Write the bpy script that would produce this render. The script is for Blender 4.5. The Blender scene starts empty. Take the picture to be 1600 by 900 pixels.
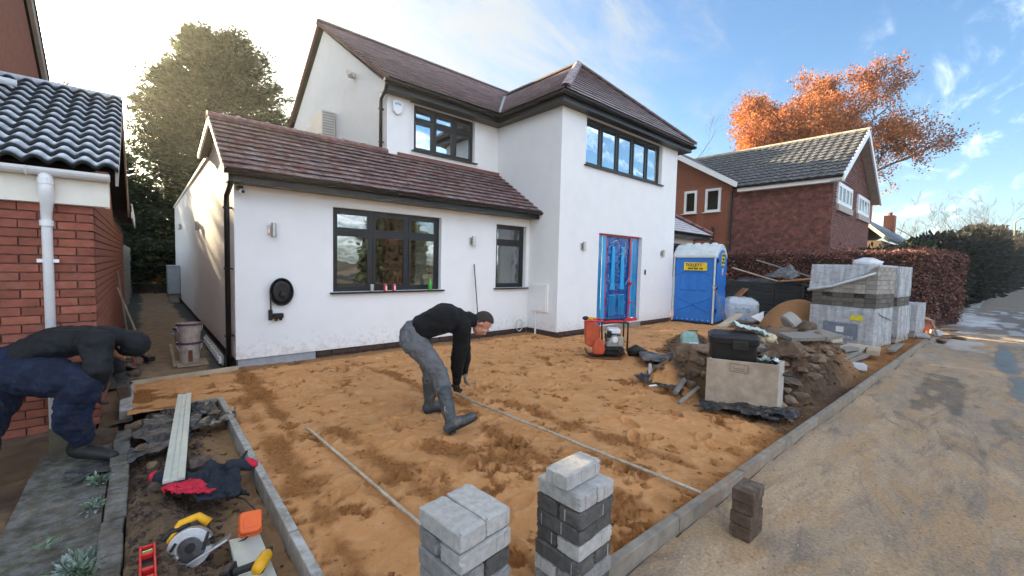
import bpy, math, random
import numpy as np
from mathutils import Matrix, Vector
SC = bpy.context.scene
COL = SC.collection
R = math.radians
rnd = random.Random(7)

# ---------------------------------------------------------------- camera
cam = bpy.data.cameras.new('camera'); camo = bpy.data.objects.new('camera', cam); COL.objects.link(camo)
cam.sensor_fit = 'HORIZONTAL'; cam.sensor_width = 36.0; cam.lens = 36.0*653.0/1600.0
cam.clip_start = 0.05; cam.clip_end = 2000
CX = Vector((0.74953507, -0.66157463, 0.02271975)); CY = Vector((0.02027125, 0.05724499, 0.99815434)); CZ = Vector((-0.66165418, -0.74769113, 0.05631807))
camo.matrix_world = Matrix(((CX.x, CY.x, CZ.x, 0), (CX.y, CY.y, CZ.y, 0), (CX.z, CY.z, CZ.z, 1.55), (0, 0, 0, 1)))
SC.camera = camo

# ---------------------------------------------------------------- exposure
SC.view_settings.view_transform = 'Standard'; SC.view_settings.look = 'None'
SC.view_settings.gamma = 1.0; SC.view_settings.use_curve_mapping = False
SC.view_settings.exposure = 2.78
SC.render.resolution_x = 1024; SC.render.resolution_y = 576

# ---------------------------------------------------------------- sun and sky
SUN_EL = 16.0; SUN_AZ = -6.5        # azimuth from +Y towards +X
sd = Vector((math.sin(R(SUN_AZ))*math.cos(R(SUN_EL)), math.cos(R(SUN_AZ))*math.cos(R(SUN_EL)), math.sin(R(SUN_EL))))
sl = bpy.data.lights.new('sun', 'SUN'); sl.energy = 5.0; sl.angle = R(0.6); sl.color = (1.0, 0.80, 0.50)
so = bpy.data.objects.new('sun', sl); COL.objects.link(so); so.rotation_euler = sd.to_track_quat('Z', 'Y').to_euler()
W = bpy.data.worlds.new("World"); SC.world = W; W.use_nodes = True
nt = W.node_tree; nt.nodes.clear()
def N(t, typ, **kw):
    n = t.nodes.new(typ)
    for k, v in kw.items():
        if k.startswith('i_'): n.inputs[int(k[2:])].default_value = v
        else: setattr(n, k, v)
    return n
def math_n(t, op, a, b=None, c=None, clamp=False):
    n = t.nodes.new('ShaderNodeMath'); n.operation = op; n.use_clamp = clamp
    for i, v in enumerate((a, b, c)):
        if v is None: continue
        if isinstance(v, (int, float)): n.inputs[i].default_value = v
        else: t.links.new(v, n.inputs[i])
    return n.outputs[0]
def mixc(t, f, a, b, blend='MIX'):
    n = t.nodes.new('ShaderNodeMix'); n.data_type = 'RGBA'; n.blend_type = blend
    for i, v in ((0, f), (6, a), (7, b)):
        if isinstance(v, (int, float)): n.inputs[i].default_value = v
        elif isinstance(v, tuple): n.inputs[i].default_value = (*v, 1) if len(v) == 3 else v
        else: t.links.new(v, n.inputs[i])
    return n.outputs[2]
sky = N(nt, 'ShaderNodeTexSky'); sky.sky_type = 'NISHITA'; sky.sun_disc = False
sky.sun_elevation = R(SUN_EL); sky.sun_rotation = R(SUN_AZ); sky.air_density = 1.0; sky.dust_density = 0.6; sky.ozone_density = 2.5
tc = N(nt, 'ShaderNodeTexCoord')
sep = N(nt, 'ShaderNodeSeparateXYZ'); nt.links.new(tc.outputs['Generated'], sep.inputs[0])
zz = math_n(nt, 'ADD', math_n(nt, 'MAXIMUM', sep.outputs[2], 0.0), 0.14)
cb = N(nt, 'ShaderNodeCombineXYZ')
nt.links.new(math_n(nt, 'DIVIDE', sep.outputs[0], zz), cb.inputs[0]); nt.links.new(math_n(nt, 'DIVIDE', sep.outputs[1], zz), cb.inputs[1])
mp = N(nt, 'ShaderNodeMapping'); mp.inputs['Rotation'].default_value = (0, 0, R(-28)); mp.inputs['Scale'].default_value = (0.42, 1.0, 1.0)
nt.links.new(cb.outputs[0], mp.inputs[0])
def noise(t, vec, sc, det=5, rough=.55, dist=0.0, w=None):
    n = N(t, 'ShaderNodeTexNoise'); n.inputs['Scale'].default_value = sc; n.inputs['Detail'].default_value = det
    n.inputs['Roughness'].default_value = rough; n.inputs['Distortion'].default_value = dist
    t.links.new(vec, n.inputs['Vector']); return n.outputs[0]
n1 = noise(nt, mp.outputs[0], 0.75, 3, .5, .6); n2 = noise(nt, mp.outputs[0], 3.2, 9, .66, 1.2); n3 = noise(nt, mp.outputs[0], 9.0, 6, .6, .5)
dot = N(nt, 'ShaderNodeVectorMath'); dot.operation = 'DOT_PRODUCT'; nt.links.new(tc.outputs['Generated'], dot.inputs[0]); dot.inputs[1].default_value = sd
dd = math_n(nt, 'MAXIMUM', dot.outputs['Value'], -1.0)
bias = math_n(nt, 'MULTIPLY', math_n(nt, 'POWER', math_n(nt, 'MULTIPLY_ADD', dd, .5, .5), 3.0), 0.50)
cl = math_n(nt, 'ADD', math_n(nt, 'MULTIPLY', n1, 0.75), math_n(nt, 'ADD', math_n(nt, 'MULTIPLY', n2, 1.05), math_n(nt, 'MULTIPLY', n3, 0.38)))
cl = math_n(nt, 'ADD', cl, bias)
# the clear blue gap that opens over the road end of the street
gapv = Vector((.955, .10, .30)).normalized(); dg_ = N(nt, 'ShaderNodeVectorMath'); dg_.operation = 'DOT_PRODUCT'; nt.links.new(tc.outputs['Generated'], dg_.inputs[0]); dg_.inputs[1].default_value = gapv
gap = math_n(nt, 'MULTIPLY', math_n(nt, 'POWER', math_n(nt, 'MAXIMUM', dg_.outputs['Value'], 0.0), 4.0), 0.20)
cl = math_n(nt, 'SUBTRACT', cl, gap)
mr = N(nt, 'ShaderNodeMapRange'); mr.interpolation_type = 'SMOOTHSTEP'; nt.links.new(cl, mr.inputs[0]); mr.inputs[1].default_value = 0.95; mr.inputs[2].default_value = 1.50
mask = math_n(nt, 'MULTIPLY', mr.outputs[0], 0.93)
# low haze band near the horizon
hz = math_n(nt, 'MULTIPLY', math_n(nt, 'POWER', math_n(nt, 'SUBTRACT', 1.0, math_n(nt, 'MAXIMUM', sep.outputs[2], 0.0), None, True), 9.0), 0.55)
aur = math_n(nt, 'POWER', math_n(nt, 'MAXIMUM', dd, 0.0), 22.0)
aur2 = math_n(nt, 'POWER', math_n(nt, 'MAXIMUM', dd, 0.0), 90.0)
blue = mixc(nt, 1.0, sky.outputs[0], (.33, .41, .45), 'MULTIPLY')
base = mixc(nt, hz, blue, (1.35, 1.45, 1.42))
side_ = N(nt, 'ShaderNodeMapRange'); side_.interpolation_type = 'SMOOTHSTEP'; nt.links.new(dd, side_.inputs[0]); side_.inputs[1].default_value = -.35; side_.inputs[2].default_value = .25
cloudc = mixc(nt, side_.outputs[0], (10.2, 10.5, 10.9), (1.12, 1.20, 1.23))
cloudc = mixc(nt, aur, cloudc, (9.0, 8.6, 7.6))
cloudc = mixc(nt, aur2, cloudc, (60.0, 52.0, 36.0))
skyc = mixc(nt, mask, base, cloudc)
bg = N(nt, 'ShaderNodeBackground'); bg.inputs[1].default_value = 0.10; nt.links.new(skyc, bg.inputs[0])
wo = N(nt, 'ShaderNodeOutputWorld'); nt.links.new(bg.outputs[0], wo.inputs[0])

# ---------------------------------------------------------------- materials
MATS = {}
def pm(name, c1, c2=None, scale=6.0, rough=.75, bump=.15, bscale=60.0, metal=0.0, spec=.4, rv=0.0, frost=0.0, fscale=14.0,
       stain=None, stscale=1.5, stamt=.5, coords='Position', det=5, stretch=None, trans=0.0, fr0=.42, fr1=.66, splash=0, contrast=(.35, .65), sheen=0.0, island=0.0):
    m = bpy.data.materials.new(name); m.use_nodes = True; t = m.node_tree; b = t.nodes['Principled BSDF']
    if coords == 'Position': vec = N(t, 'ShaderNodeNewGeometry').outputs['Position']
    else: vec = N(t, 'ShaderNodeTexCoord').outputs['Object']
    if stretch:
        mpn = N(t, 'ShaderNodeMapping'); mpn.inputs['Scale'].default_value = stretch; t.links.new(vec, mpn.inputs[0]); vec = mpn.outputs[0]
    c2 = c2 or tuple(x*.75 for x in c1)
    nn = noise(t, vec, scale, det, .6)
    mrn = N(t, 'ShaderNodeMapRange'); t.links.new(nn, mrn.inputs[0]); mrn.inputs[1].default_value = contrast[0]; mrn.inputs[2].default_value = contrast[1]
    c = mixc(t, mrn.outputs[0], c1, c2)
    if stain:
        sn = noise(t, vec, stscale, 6, .65, .5)
        ms = N(t, 'ShaderNodeMapRange'); t.links.new(sn, ms.inputs[0]); ms.inputs[1].default_value = .5; ms.inputs[2].default_value = .72; ms.inputs[4].default_value = stamt
        c = mixc(t, ms.outputs[0], c, stain)
    if rv:
        oi = N(t, 'ShaderNodeObjectInfo')
        hs = N(t, 'ShaderNodeHueSaturation'); t.links.new(c, hs.inputs['Color'])
        t.links.new(math_n(t, 'MULTIPLY_ADD', oi.outputs['Random'], rv*2, 1.0-rv), hs.inputs['Value']); c = hs.outputs[0]
    if island:
        ge = N(t, 'ShaderNodeNewGeometry')
        hs = N(t, 'ShaderNodeHueSaturation'); t.links.new(c, hs.inputs['Color'])
        t.links.new(math_n(t, 'MULTIPLY_ADD', ge.outputs['Random Per Island'], island*2, 1.0-island), hs.inputs['Value']); c = hs.outputs[0]
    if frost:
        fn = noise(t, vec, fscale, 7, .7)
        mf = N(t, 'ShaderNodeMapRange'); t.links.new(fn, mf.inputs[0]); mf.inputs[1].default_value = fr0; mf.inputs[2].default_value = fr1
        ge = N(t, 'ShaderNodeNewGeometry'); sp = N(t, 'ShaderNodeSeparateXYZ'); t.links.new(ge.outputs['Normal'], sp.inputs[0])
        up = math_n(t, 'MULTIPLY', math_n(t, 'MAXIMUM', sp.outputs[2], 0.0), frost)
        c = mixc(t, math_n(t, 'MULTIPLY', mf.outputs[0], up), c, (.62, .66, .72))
    if splash:
        ge = N(t, 'ShaderNodeNewGeometry'); sp = N(t, 'ShaderNodeSeparateXYZ'); t.links.new(ge.outputs['Position'], sp.inputs[0])
        ml = N(t, 'ShaderNodeMapRange'); t.links.new(sp.outputs[2], ml.inputs[0]); ml.inputs[1].default_value = .62; ml.inputs[2].default_value = .10
        ms2 = N(t, 'ShaderNodeMapRange'); t.links.new(math_n(t, 'ADD', math_n(t, 'MULTIPLY', ml.outputs[0], .32), noise(t, vec, 16, 6, .7)), ms2.inputs[0]); ms2.inputs[1].default_value = .70; ms2.inputs[2].default_value = .92; ms2.inputs[4].default_value = splash
        c = mixc(t, ms2.outputs[0], c, (.42, .30, .19))
    t.links.new(c, b.inputs['Base Color'])
    b.inputs['Roughness'].default_value = rough; b.inputs['Metallic'].default_value = metal; b.inputs['Specular IOR Level'].default_value = spec
    if bump:
        bn = noise(t, vec, bscale, 6, .65)
        bu = N(t, 'ShaderNodeBump'); bu.inputs['Strength'].default_value = bump; bu.inputs['Distance'].default_value = 0.02
        t.links.new(bn, bu.inputs['Height']); t.links.new(bu.outputs[0], b.inputs['Normal'])
    if trans:
        tr = N(t, 'ShaderNodeBsdfTranslucent'); t.links.new(c, tr.inputs[0]); mx = N(t, 'ShaderNodeMixShader'); mx.inputs[0].default_value = trans
        out = t.nodes['Material Output']; t.links.new(b.outputs[0], mx.inputs[1]); t.links.new(tr.outputs[0], mx.inputs[2]); t.links.new(mx.outputs[0], out.inputs[0])
    MATS[name] = m; return m

pm('render_white', (.82, .82, .82), (.79, .79, .79), 3, .9, .30, 320, stain=(.55, .52, .47), stscale=1.3, stamt=.10, splash=.42, spec=.2)
pm('black_upvc', (.007, .0075, .009), (.010, .010, .012), 20, .35, .02)
pm('anthracite', (.010, .012, .015), (.014, .016, .019), 20, .42, .03)
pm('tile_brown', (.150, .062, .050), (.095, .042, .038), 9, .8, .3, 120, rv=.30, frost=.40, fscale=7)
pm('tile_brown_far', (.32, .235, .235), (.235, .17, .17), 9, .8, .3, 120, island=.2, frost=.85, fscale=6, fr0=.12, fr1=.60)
pm('ridge_brown', (.115, .070, .062), (.075, .048, .044), 9, .8, .3, 120, rv=.15, frost=.3)
pm('ridge_tile', (.19, .075, .062), (.13, .052, .046), 9, .8, .3, 120, rv=.15, frost=.35)
pm('hip_tile', (.22, .12, .12), (.15, .08, .08), 9, .8, .3, 120, rv=.15, frost=1.1)
pm('tile_dark', (.030, .034, .036), (.018, .022, .024), 9, .7, .35, 90, rv=.2, frost=1.5, fscale=8, fr0=.22, fr1=.48)
pm('tile_neighbour', (.052, .049, .050), (.032, .031, .033), 9, .7, .3, 90, island=.3, frost=.30, fscale=9)
pm('roof_deck', (.03, .028, .027), None, 5, .9, .1)
pm('brick_red', (.30, .092, .057), (.215, .066, .043), 14, .85, .35, 90, rv=.22, stain=(.30, .17, .13), stscale=9, stamt=.45)
pm('brick_red_far', (.26, .095, .055), (.19, .068, .042), 14, .85, .35, 90, island=.22)
pm('mortar', (.27, .16, .13), (.19, .11, .09), 20, .95, .4, 120)
pm('hung_tile', (.20, .075, .060), (.12, .046, .038), 8, .8, .25, 90, island=.35)
pm('white_upvc', (.80, .81, .82), (.74, .75, .76), 6, .35, .03, spec=.5)
pm('white_cream', (.82, .78, .70), (.72, .69, .6), 4, .5, .05)
pm('barge_grey', (.42, .36, .32), (.33, .29, .26), 5, .7, .1)
pm('steel', (.48, .47, .45), (.38, .37, .36), 20, .3, .03, metal=.9)
pm('plinth_grey', (.36, .38, .40), (.3, .31, .33), 8, .8, .1)
pm('brick_base', (.09, .055, .042), (.05, .035, .03), 12, .9, .4, 60)
pm('edging_concrete', (.30, .27, .225), (.20, .175, .14), 9, .9, .35, 130, stain=(.34, .17, .075), stscale=3, stamt=.55, rv=.08)
pm('edging_frosted', (.36, .33, .28), (.22, .195, .16), 9, .85, .35, 130, rv=.08, frost=.5)
pm('slab_path', (.125, .108, .078), (.058, .050, .036), 5, .85, .4, 80, stain=(.06, .075, .03), stscale=3, stamt=.5, frost=.18)
pm('timber_grey', (.27, .25, .22), (.17, .16, .14), 5, .8, .3, 70, stretch=(12, 12, 2))
pm('timber_pale', (.46, .38, .27), (.34, .27, .18), 5, .8, .3, 70, rv=.2)
pm('timber_orange', (.46, .22, .10), (.32, .14, .06), 5, .8, .3, 70, rv=.2)
pm('timber_black', (.008, .009, .009), (.016, .017, .016), 12, .7, .3, 70, rv=.2)
pm('metal_channel', (.55, .57, .50), (.40, .42, .37), 14, .5, .15, 90, metal=.25, frost=.35)
pm('block_light', (.50, .485, .46), (.37, .36, .345), 34, .9, .45, 220, rv=.10, stain=(.5, .5, .5), stscale=11, stamt=.4)
pm('block_mid', (.27, .262, .255), (.18, .176, .17), 34, .9, .45, 220, rv=.12, stain=(.42, .42, .42), stscale=9, stamt=.3)
pm('block_dark', (.10, .094, .088), (.065, .06, .056), 34, .9, .45, 220, rv=.15, stain=(.3, .3, .3), stscale=9, stamt=.22)
pm('block_streak', (.40, .40, .39), (.28, .28, .28), 60, .9, .2)
pm('block_pallet', (.40, .37, .33), (.27, .25, .225), 20, .9, .4, 150, island=.22)
pm('block_pallet_dark', (.16, .14, .12), (.1, .09, .08), 20, .9, .4, 150, island=.22)
pm('block_brown', (.115, .075, .052), (.07, .045, .032), 25, .9, .5, 150, rv=.2, stain=(.3, .27, .24), stscale=10, stamt=.4)
pm('wrap', (.80, .83, .87), (.58, .62, .67), 9, .22, .8, 34, spec=.6, stretch=(1, 1, 3))
pm('wrap_grey', (.22, .25, .31), (.17, .19, .24), 9, .35, .3, 40)
pm('yellow_label', (.85, .72, .03), None, 9, .5, .1)
pm('rock', (.24, .155, .10), (.10, .066, .046), 7, .9, .7, 22, rv=.35, stain=(.32, .27, .2), stscale=5, stamt=.4)
pm('concrete_tank', (.46, .37, .28), (.33, .26, .195), 7, .85, .4, 60, stain=(.17, .13, .1), stscale=5, stamt=.5)
pm('tank_end', (.44, .42, .39), (.36, .34, .31), 7, .85, .3, 60)
pm('dpm', (.008, .009, .012), (.018, .02, .023), 12, .28, .4, 30, spec=.6, stain=(.20, .15, .10), stscale=4, stamt=.75)
pm('dpm_dusty', (.028, .031, .036), (.055, .055, .054), 6, .33, .5, 30, spec=.6, stain=(.22, .18, .13), stscale=4, stamt=.7)
pm('blue_plastic', (.02, .19, .60), (.015, .155, .53), 3, .38, .06, 30, spec=.5, stain=(.05, .16, .42), stscale=4, stamt=.3)
pm('white_roof_plastic', (.66, .70, .70), (.52, .57, .57), 5, .4, .1, 30)
pm('sign_yellow', (.86, .62, .015), None, 3, .4, 0)
pm('ink', (.012, .012, .012), None, 3, .5, 0)
pm('sign_red', (.70, .05, .05), None, 3, .5, 0)
pm('blue_film', (.008, .24, .50), (.005, .15, .38), 4, .16, .5, 18, spec=.8, stretch=(1, 1, .35))
pm('blue_film_dark', (.006, .10, .38), (.004, .05, .22), 6, .14, .7, 22, spec=.9, stretch=(1.6, 1, .5))
pm('blue_tape', (.015, .38, .72), (.012, .32, .65), 3, .4, .05)
pm('red_tape', (.66, .03, .05), (.55, .02, .04), 3, .45, .1)
pm('orange_plastic', (.80, .14, .025), (.70, .11, .02), 5, .4, .05)
pm('orange_paint', (.62, .10, .035), (.45, .07, .03), 8, .5, .1, stain=(.25, .14, .08), stscale=14, stamt=.5)
pm('red_plastic', (.62, .03, .03), (.5, .02, .02), 5, .4, .05)
pm('yellow_plastic', (.80, .42, .01), (.70, .35, .01), 5, .45, .05, stain=(.2, .12, .03), stscale=30, stamt=.3)
pm('black_plastic', (.007, .007, .008), (.013, .013, .014), 9, .42, .08)
pm('black_rubber', (.010, .0105, .011), (.02, .0195, .019), 9, .55, .15)
pm('alu', (.50, .51, .52), (.38, .39, .40), 14, .38, .1, metal=.7)
pm('blade', (.13, .13, .135), (.07, .07, .07), 14, .35, .1, metal=.8)
pm('can_red', (.62, .02, .02), None, 5, .3, 0, spec=.6)
pm('can_silver', (.45, .46, .47), None, 5, .3, 0, metal=.7)
pm('bottle_green', (.05, .42, .05), (.03, .3, .04), 5, .15, 0, spec=.8)
pm('bucket_white', (.60, .56, .50), (.42, .38, .33), 9, .5, .1, stain=(.3, .2, .12), stscale=8, stamt=.7)
pm('bucket_rim', (.13, .07, .12), (.09, .05, .08), 9, .5, .1)
pm('rust', (.20, .08, .03), (.12, .05, .02), 20, .8, .3)
pm('skin', (.52, .25, .17), (.45, .19, .13), 30, .55, .08, 120)
pm('hair_dark', (.03, .022, .018), (.06, .045, .038), 120, .8, .7, 300)
pm('jumper', (.0035, .0035, .0045), (.007, .007, .009), 12, .95, .5, 160, sheen=.2)
pm('jacket_dark', (.0045, .006, .008), (.008, .0095, .012), 7, .75, .35, 50)
pm('trouser_grey', (.16, .165, .175), (.09, .094, .10), 9, .9, .8, 45, stain=(.22, .2, .17), stscale=9, stamt=.3)
pm('trouser_navy', (.008, .016, .046), (.005, .009, .026), 6, .9, .5, 60, stain=(.08, .08, .09), stscale=8, stamt=.3)
pm('welly', (.035, .047, .056), (.065, .075, .080), 9, .42, .3, 40, stain=(.24, .19, .14), stscale=7, stamt=.8)
pm('glove', (.02, .02, .021), (.035, .033, .03), 30, .85, .3)
pm('glove_grey', (.22, .19, .17), (.12, .10, .09), 30, .85, .3)
pm('fleece_navy', (.014, .018, .028), (.024, .029, .040), 20, .95, .4, 90)
pm('fleece_red', (.60, .02, .05), (.45, .015, .035), 20, .9, .4, 60)
pm('rail_metal', (.55, .50, .40), (.36, .30, .22), 16, .5, .2, 60, metal=.2, stain=(.40, .22, .10), stscale=14, stamt=.5)
pm('ground_far', (.07, .065, .045), (.05, .055, .03), 1.5, .95, .3, 20)
pm('verge_frost', (.14, .16, .11), (.09, .10, .06), 6, .95, .5, 60, frost=.8)
pm('conifer_leaf', (.070, .095, .048), (.040, .057, .030), 1.2, .8, 0, trans=.55, island=.45)
pm('bark', (.085, .062, .045), (.05, .036, .028), 12, .95, .5, 30)
pm('oak_leaf', (.50, .175, .055), (.27, .10, .045), .35, .8, 0, trans=.35, island=.4)
pm('beech_leaf', (.20, .080, .060), (.10, .045, .036), 3, .8, 0, trans=.15, island=.5, frost=.22)
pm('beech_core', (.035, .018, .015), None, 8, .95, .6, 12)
pm('shrub_leaf', (.035, .055, .028), (.018, .028, .018), 1, .8, 0, trans=.2, island=.5)
pm('shrub_dark', (.032, .035, .028), (.018, .019, .017), 1, .85, 0, trans=.15, island=.5)
pm('weed', (.16, .24, .15), (.10, .15, .09), 12, .8, 0, trans=.2, island=.35, frost=.8)
pm('slate', (.17, .20, .24), (.12, .145, .18), 5, .7, .2, frost=.2, island=.15)
pm('house_buff', (.34, .23, .15), (.28, .19, .12), 4, .9, .2)
pm('lamp_grey', (.22, .22, .18), (.16, .17, .13), 4, .6, .1)
pm('bag_white', (.62, .66, .70), (.50, .54, .60), 12, .35, .3, 30)
pm('bag_blue', (.15, .36, .66), (.55, .6, .66), 9, .35, .3, 30, contrast=(.45, .55))
pm('bag_green', (.16, .30, .25), (.30, .42, .37), 7, .4, .4, 30)
pm('sheer', (.55, .64, .62), (.40, .50, .48), 9, .35, .5, 20, stain=(.4, .38, .3), stscale=7, stamt=.4)
pm('foam', (.62, .52, .36), (.5, .4, .26), 12, .9, .6, 40)
pm('alu_grey_unit', (.34, .36, .38), (.28, .3, .32), 4, .5, .05)
pm('ac_cream', (.62, .58, .52), (.55, .52, .47), 4, .5, .05)
pm('room_wall', (.16, .155, .145), None, 2, .9, 0)
pm('room_light', (.52, .51, .48), None, 2, .9, 0)
pm('stone_pale', (.48, .42, .33), (.36, .31, .25), 7, .85, .35, 90, rv=.12)
pm('gravel', (.46, .38, .29), (.30, .245, .19), 40, .95, .3, island=.5)
pm('sand_clod', (.40, .175, .05), (.26, .105, .03), 30, .95, .4, island=.25)
pm('soil_clod', (.085, .055, .038), (.05, .034, .025), 30, .95, .5, island=.4)
pm('yellow_tub', (.60, .36, .02), (.5, .28, .02), 6, .6, .1, stain=(.15, .1, .03), stscale=12, stamt=.5)
pm('rusty_plate', (.22, .075, .055), (.14, .05, .04), 6, .8, .2)
def glass(name, reflect, tint, dark):
    m = bpy.data.materials.new(name); m.use_nodes = True; t = m.node_tree; t.nodes.clear()
    g = N(t, 'ShaderNodeBsdfGlossy'); g.inputs['Roughness'].default_value = .012; g.inputs[0].default_value = (*tint, 1)
    bn = noise(t, N(t, 'ShaderNodeNewGeometry').outputs['Position'], 2.2, 2, .5); bu = N(t, 'ShaderNodeBump'); bu.inputs['Strength'].default_value = .05; bu.inputs['Distance'].default_value = .05
    t.links.new(bn, bu.inputs['Height']); t.links.new(bu.outputs[0], g.inputs['Normal'])
    tr = N(t, 'ShaderNodeBsdfTransparent'); tr.inputs[0].default_value = (*dark, 1)
    lw = N(t, 'ShaderNodeFresnel'); lw.inputs[0].default_value = 1.5
    mx = N(t, 'ShaderNodeMixShader'); o = N(t, 'ShaderNodeOutputMaterial')
    f = math_n(t, 'MULTIPLY_ADD', lw.outputs[0], 1.0-reflect, reflect, True)
    t.links.new(f, mx.inputs[0]); t.links.new(tr.outputs[0], mx.inputs[1]); t.links.new(g.outputs[0], mx.inputs[2]); t.links.new(mx.outputs[0], o.inputs[0])
    MATS[name] = m
glass('glass', .10, (.95, .97, 1), (.75, .77, .76))
glass('glass_sky', .58, (.85, .95, 1), (.6, .65, .66))

# ---------------------------------------------------------------- mesh helpers
WM = {}
def link(o, parent=None, world=None):
    COL.objects.link(o)
    w = world if world is not None else Matrix.Identity(4)
    WM[o.name] = w; o.matrix_basis = w
    if parent is not None:
        o.parent = parent; o.matrix_parent_inverse = WM[parent.name].inverted()
    return o
def mesh_np(name, v, f, mat, parent=None, smooth=False):
    """v (n,3); f (m,k) all same size"""
    v = np.asarray(v, np.float32); f = np.asarray(f, np.int32); me = bpy.data.meshes.new(name)
    me.vertices.add(len(v)); me.vertices.foreach_set('co', v.ravel()); k = f.shape[1]
    me.loops.add(f.size); me.loops.foreach_set('vertex_index', f.ravel())
    me.polygons.add(len(f)); me.polygons.foreach_set('loop_start', np.arange(0, f.size, k, dtype=np.int32)); me.polygons.foreach_set('loop_total', np.full(len(f), k, np.int32))
    me.update(calc_edges=True); me.validate()
    if smooth: me.polygons.foreach_set('use_smooth', np.ones(len(me.polygons), bool))
    me.materials.append(MATS[mat] if isinstance(mat, str) else mat)
    return link(bpy.data.objects.new(name, me), parent)
class G:
    def __init__(s): s.v = []; s.f = []; s.m = []; s.mi = 0
    def add(s, vs, fs):
        n = len(s.v); s.v += [tuple(p) for p in vs]; s.f += [tuple(i+n for i in q) for q in fs]; s.m += [s.mi]*len(fs); return s
    def quad(s, a, b, c, d): return s.add([a, b, c, d], [(0, 1, 2, 3)])
    def box(s, c, d, rot=None):
        hx, hy, hz = d[0]/2, d[1]/2, d[2]/2
        vs = [Vector((x, y, z)) for z in (-hz, hz) for y in (-hy, hy) for x in (-hx, hx)]
        if rot is not None:
            M_ = rot if isinstance(rot, Matrix) else Matrix.Rotation(rot, 3, 'Z'); vs = [M_ @ v for v in vs]
        vs = [v+Vector(c) for v in vs]
        return s.add(vs, [(0, 2, 3, 1), (4, 5, 7, 6), (0, 1, 5, 4), (2, 6, 7, 3), (0, 4, 6, 2), (1, 3, 7, 5)])
    def bb(s, x0, x1, y0, y1, z0, z1): return s.box(((x0+x1)/2, (y0+y1)/2, (z0+z1)/2), (abs(x1-x0), abs(y1-y0), abs(z1-z0)))
    def tube(s, pts, r, n=8, caps=True):
        pts = [Vector(p) for p in pts]; rs = r if isinstance(r, (list, tuple)) else [r]*len(pts); vs = []; fs = []
        up = Vector((0, 0, 1)); prev = None
        for i, p in enumerate(pts):
            t = (pts[min(i+1, len(pts)-1)]-pts[max(i-1, 0)])
            t = t.normalized() if t.length > 1e-9 else Vector((0, 0, 1))
            if prev is None:
                a = t.cross(up if abs(t.z) < .95 else Vector((1, 0, 0))).normalized()
            else:
                a = prev-t*prev.dot(t); a = a.normalized() if a.length > 1e-6 else t.orthogonal().normalized()
            b = t.cross(a); prev = a
            for k in range(n):
                an = 2*math.pi*k/n; vs.append(p+(a*math.cos(an)+b*math.sin(an))*rs[i])
        for i in range(len(pts)-1):
            for k in range(n):
                fs.append((i*n+k, i*n+(k+1) % n, (i+1)*n+(k+1) % n, (i+1)*n+k))
        if caps: fs.append(tuple(range(n-1, -1, -1))); fs.append(tuple((len(pts)-1)*n+k for k in range(n)))
        return s.add(vs, fs)
    def lathe(s, prof, n=20, M_=None, caps=True):
        vs = []; fs = []
        for r, z in prof:
            for k in range(n): vs.append(Vector((r*math.cos(2*math.pi*k/n), r*math.sin(2*math.pi*k/n), z)))
        for i in range(len(prof)-1):
            for k in range(n): fs.append((i*n+k, i*n+(k+1) % n, (i+1)*n+(k+1) % n, (i+1)*n+k))
        if caps: fs.append(tuple(range(n-1, -1, -1))); fs.append(tuple((len(prof)-1)*n+k for k in range(n)))
        if M_ is not None: vs = [M_ @ v for v in vs]
        return s.add(vs, fs)
    def prism(s, poly, h, M_=None):
        """poly in local xy, extruded 0..h in z"""
        n = len(poly); vs = [Vector((x, y, 0)) for x, y in poly]+[Vector((x, y, h)) for x, y in poly]
        fs = [tuple(range(n-1, -1, -1)), tuple(range(n, 2*n))]+[(i, (i+1) % n, n+(i+1) % n, n+i) for i in range(n)]
        if M_ is not None: vs = [M_ @ v for v in vs]
        return s.add(vs, fs)
    def hexa(s, lo, hi):
        """lo, hi : 4 points each"""
        return s.add(list(lo)+list(hi), [(3, 2, 1, 0), (4, 5, 6, 7), (0, 1, 5, 4), (1, 2, 6, 5), (2, 3, 7, 6), (3, 0, 4, 7)])
    def ell(s, c, r, nu=14, nv=9, M_=None, jit=0):
        vs = []; fs = []; c = Vector(c)
        for j in range(nv+1):
            th = math.pi*j/nv
            for i in range(nu):
                ph = 2*math.pi*i/nu; k = 1+rnd.uniform(-jit, jit)
                v = Vector((r[0]*math.sin(th)*math.cos(ph)*k, r[1]*math.sin(th)*math.sin(ph)*k, r[2]*math.cos(th)*k))
                if M_ is not None: v = M_ @ v
                vs.append(c+v)
        for j in range(nv):
            for i in range(nu): fs.append((j*nu+i, (j+1)*nu+i, (j+1)*nu+(i+1) % nu, j*nu+(i+1) % nu))
        return s.add(vs, fs)
    def mesh(s, name, mat, smooth=False):
        me = bpy.data.meshes.new(name); me.from_pydata([tuple(v) for v in s.v], [], s.f)
        for m in (mat if isinstance(mat, (list, tuple)) else [mat]): me.materials.append(MATS[m])
        if any(s.m): me.polygons.foreach_set('material_index', s.m)
        if smooth: me.polygons.foreach_set('use_smooth', [True]*len(me.polygons))
        me.update(); return me
    def obj(s, name, mat, parent=None, smooth=False, bevel=0, seg=2, sub=0, solid=0, stuff=False, struct=False, autos=False):
        o = bpy.data.objects.new(name, s.mesh(name, mat, smooth)); link(o, parent)
        if solid: md = o.modifiers.new('solid', 'SOLIDIFY'); md.thickness = solid
        if sub: md = o.modifiers.new('sub', 'SUBSURF'); md.levels = sub; md.render_levels = sub
        if bevel: md = o.modifiers.new('bevel', 'BEVEL'); md.width = bevel; md.segments = seg; md.limit_method = 'ANGLE'; md.angle_limit = R(40)
        if stuff: o['kind'] = 'stuff'
        if struct: o['kind'] = 'structure'
        return o
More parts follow.
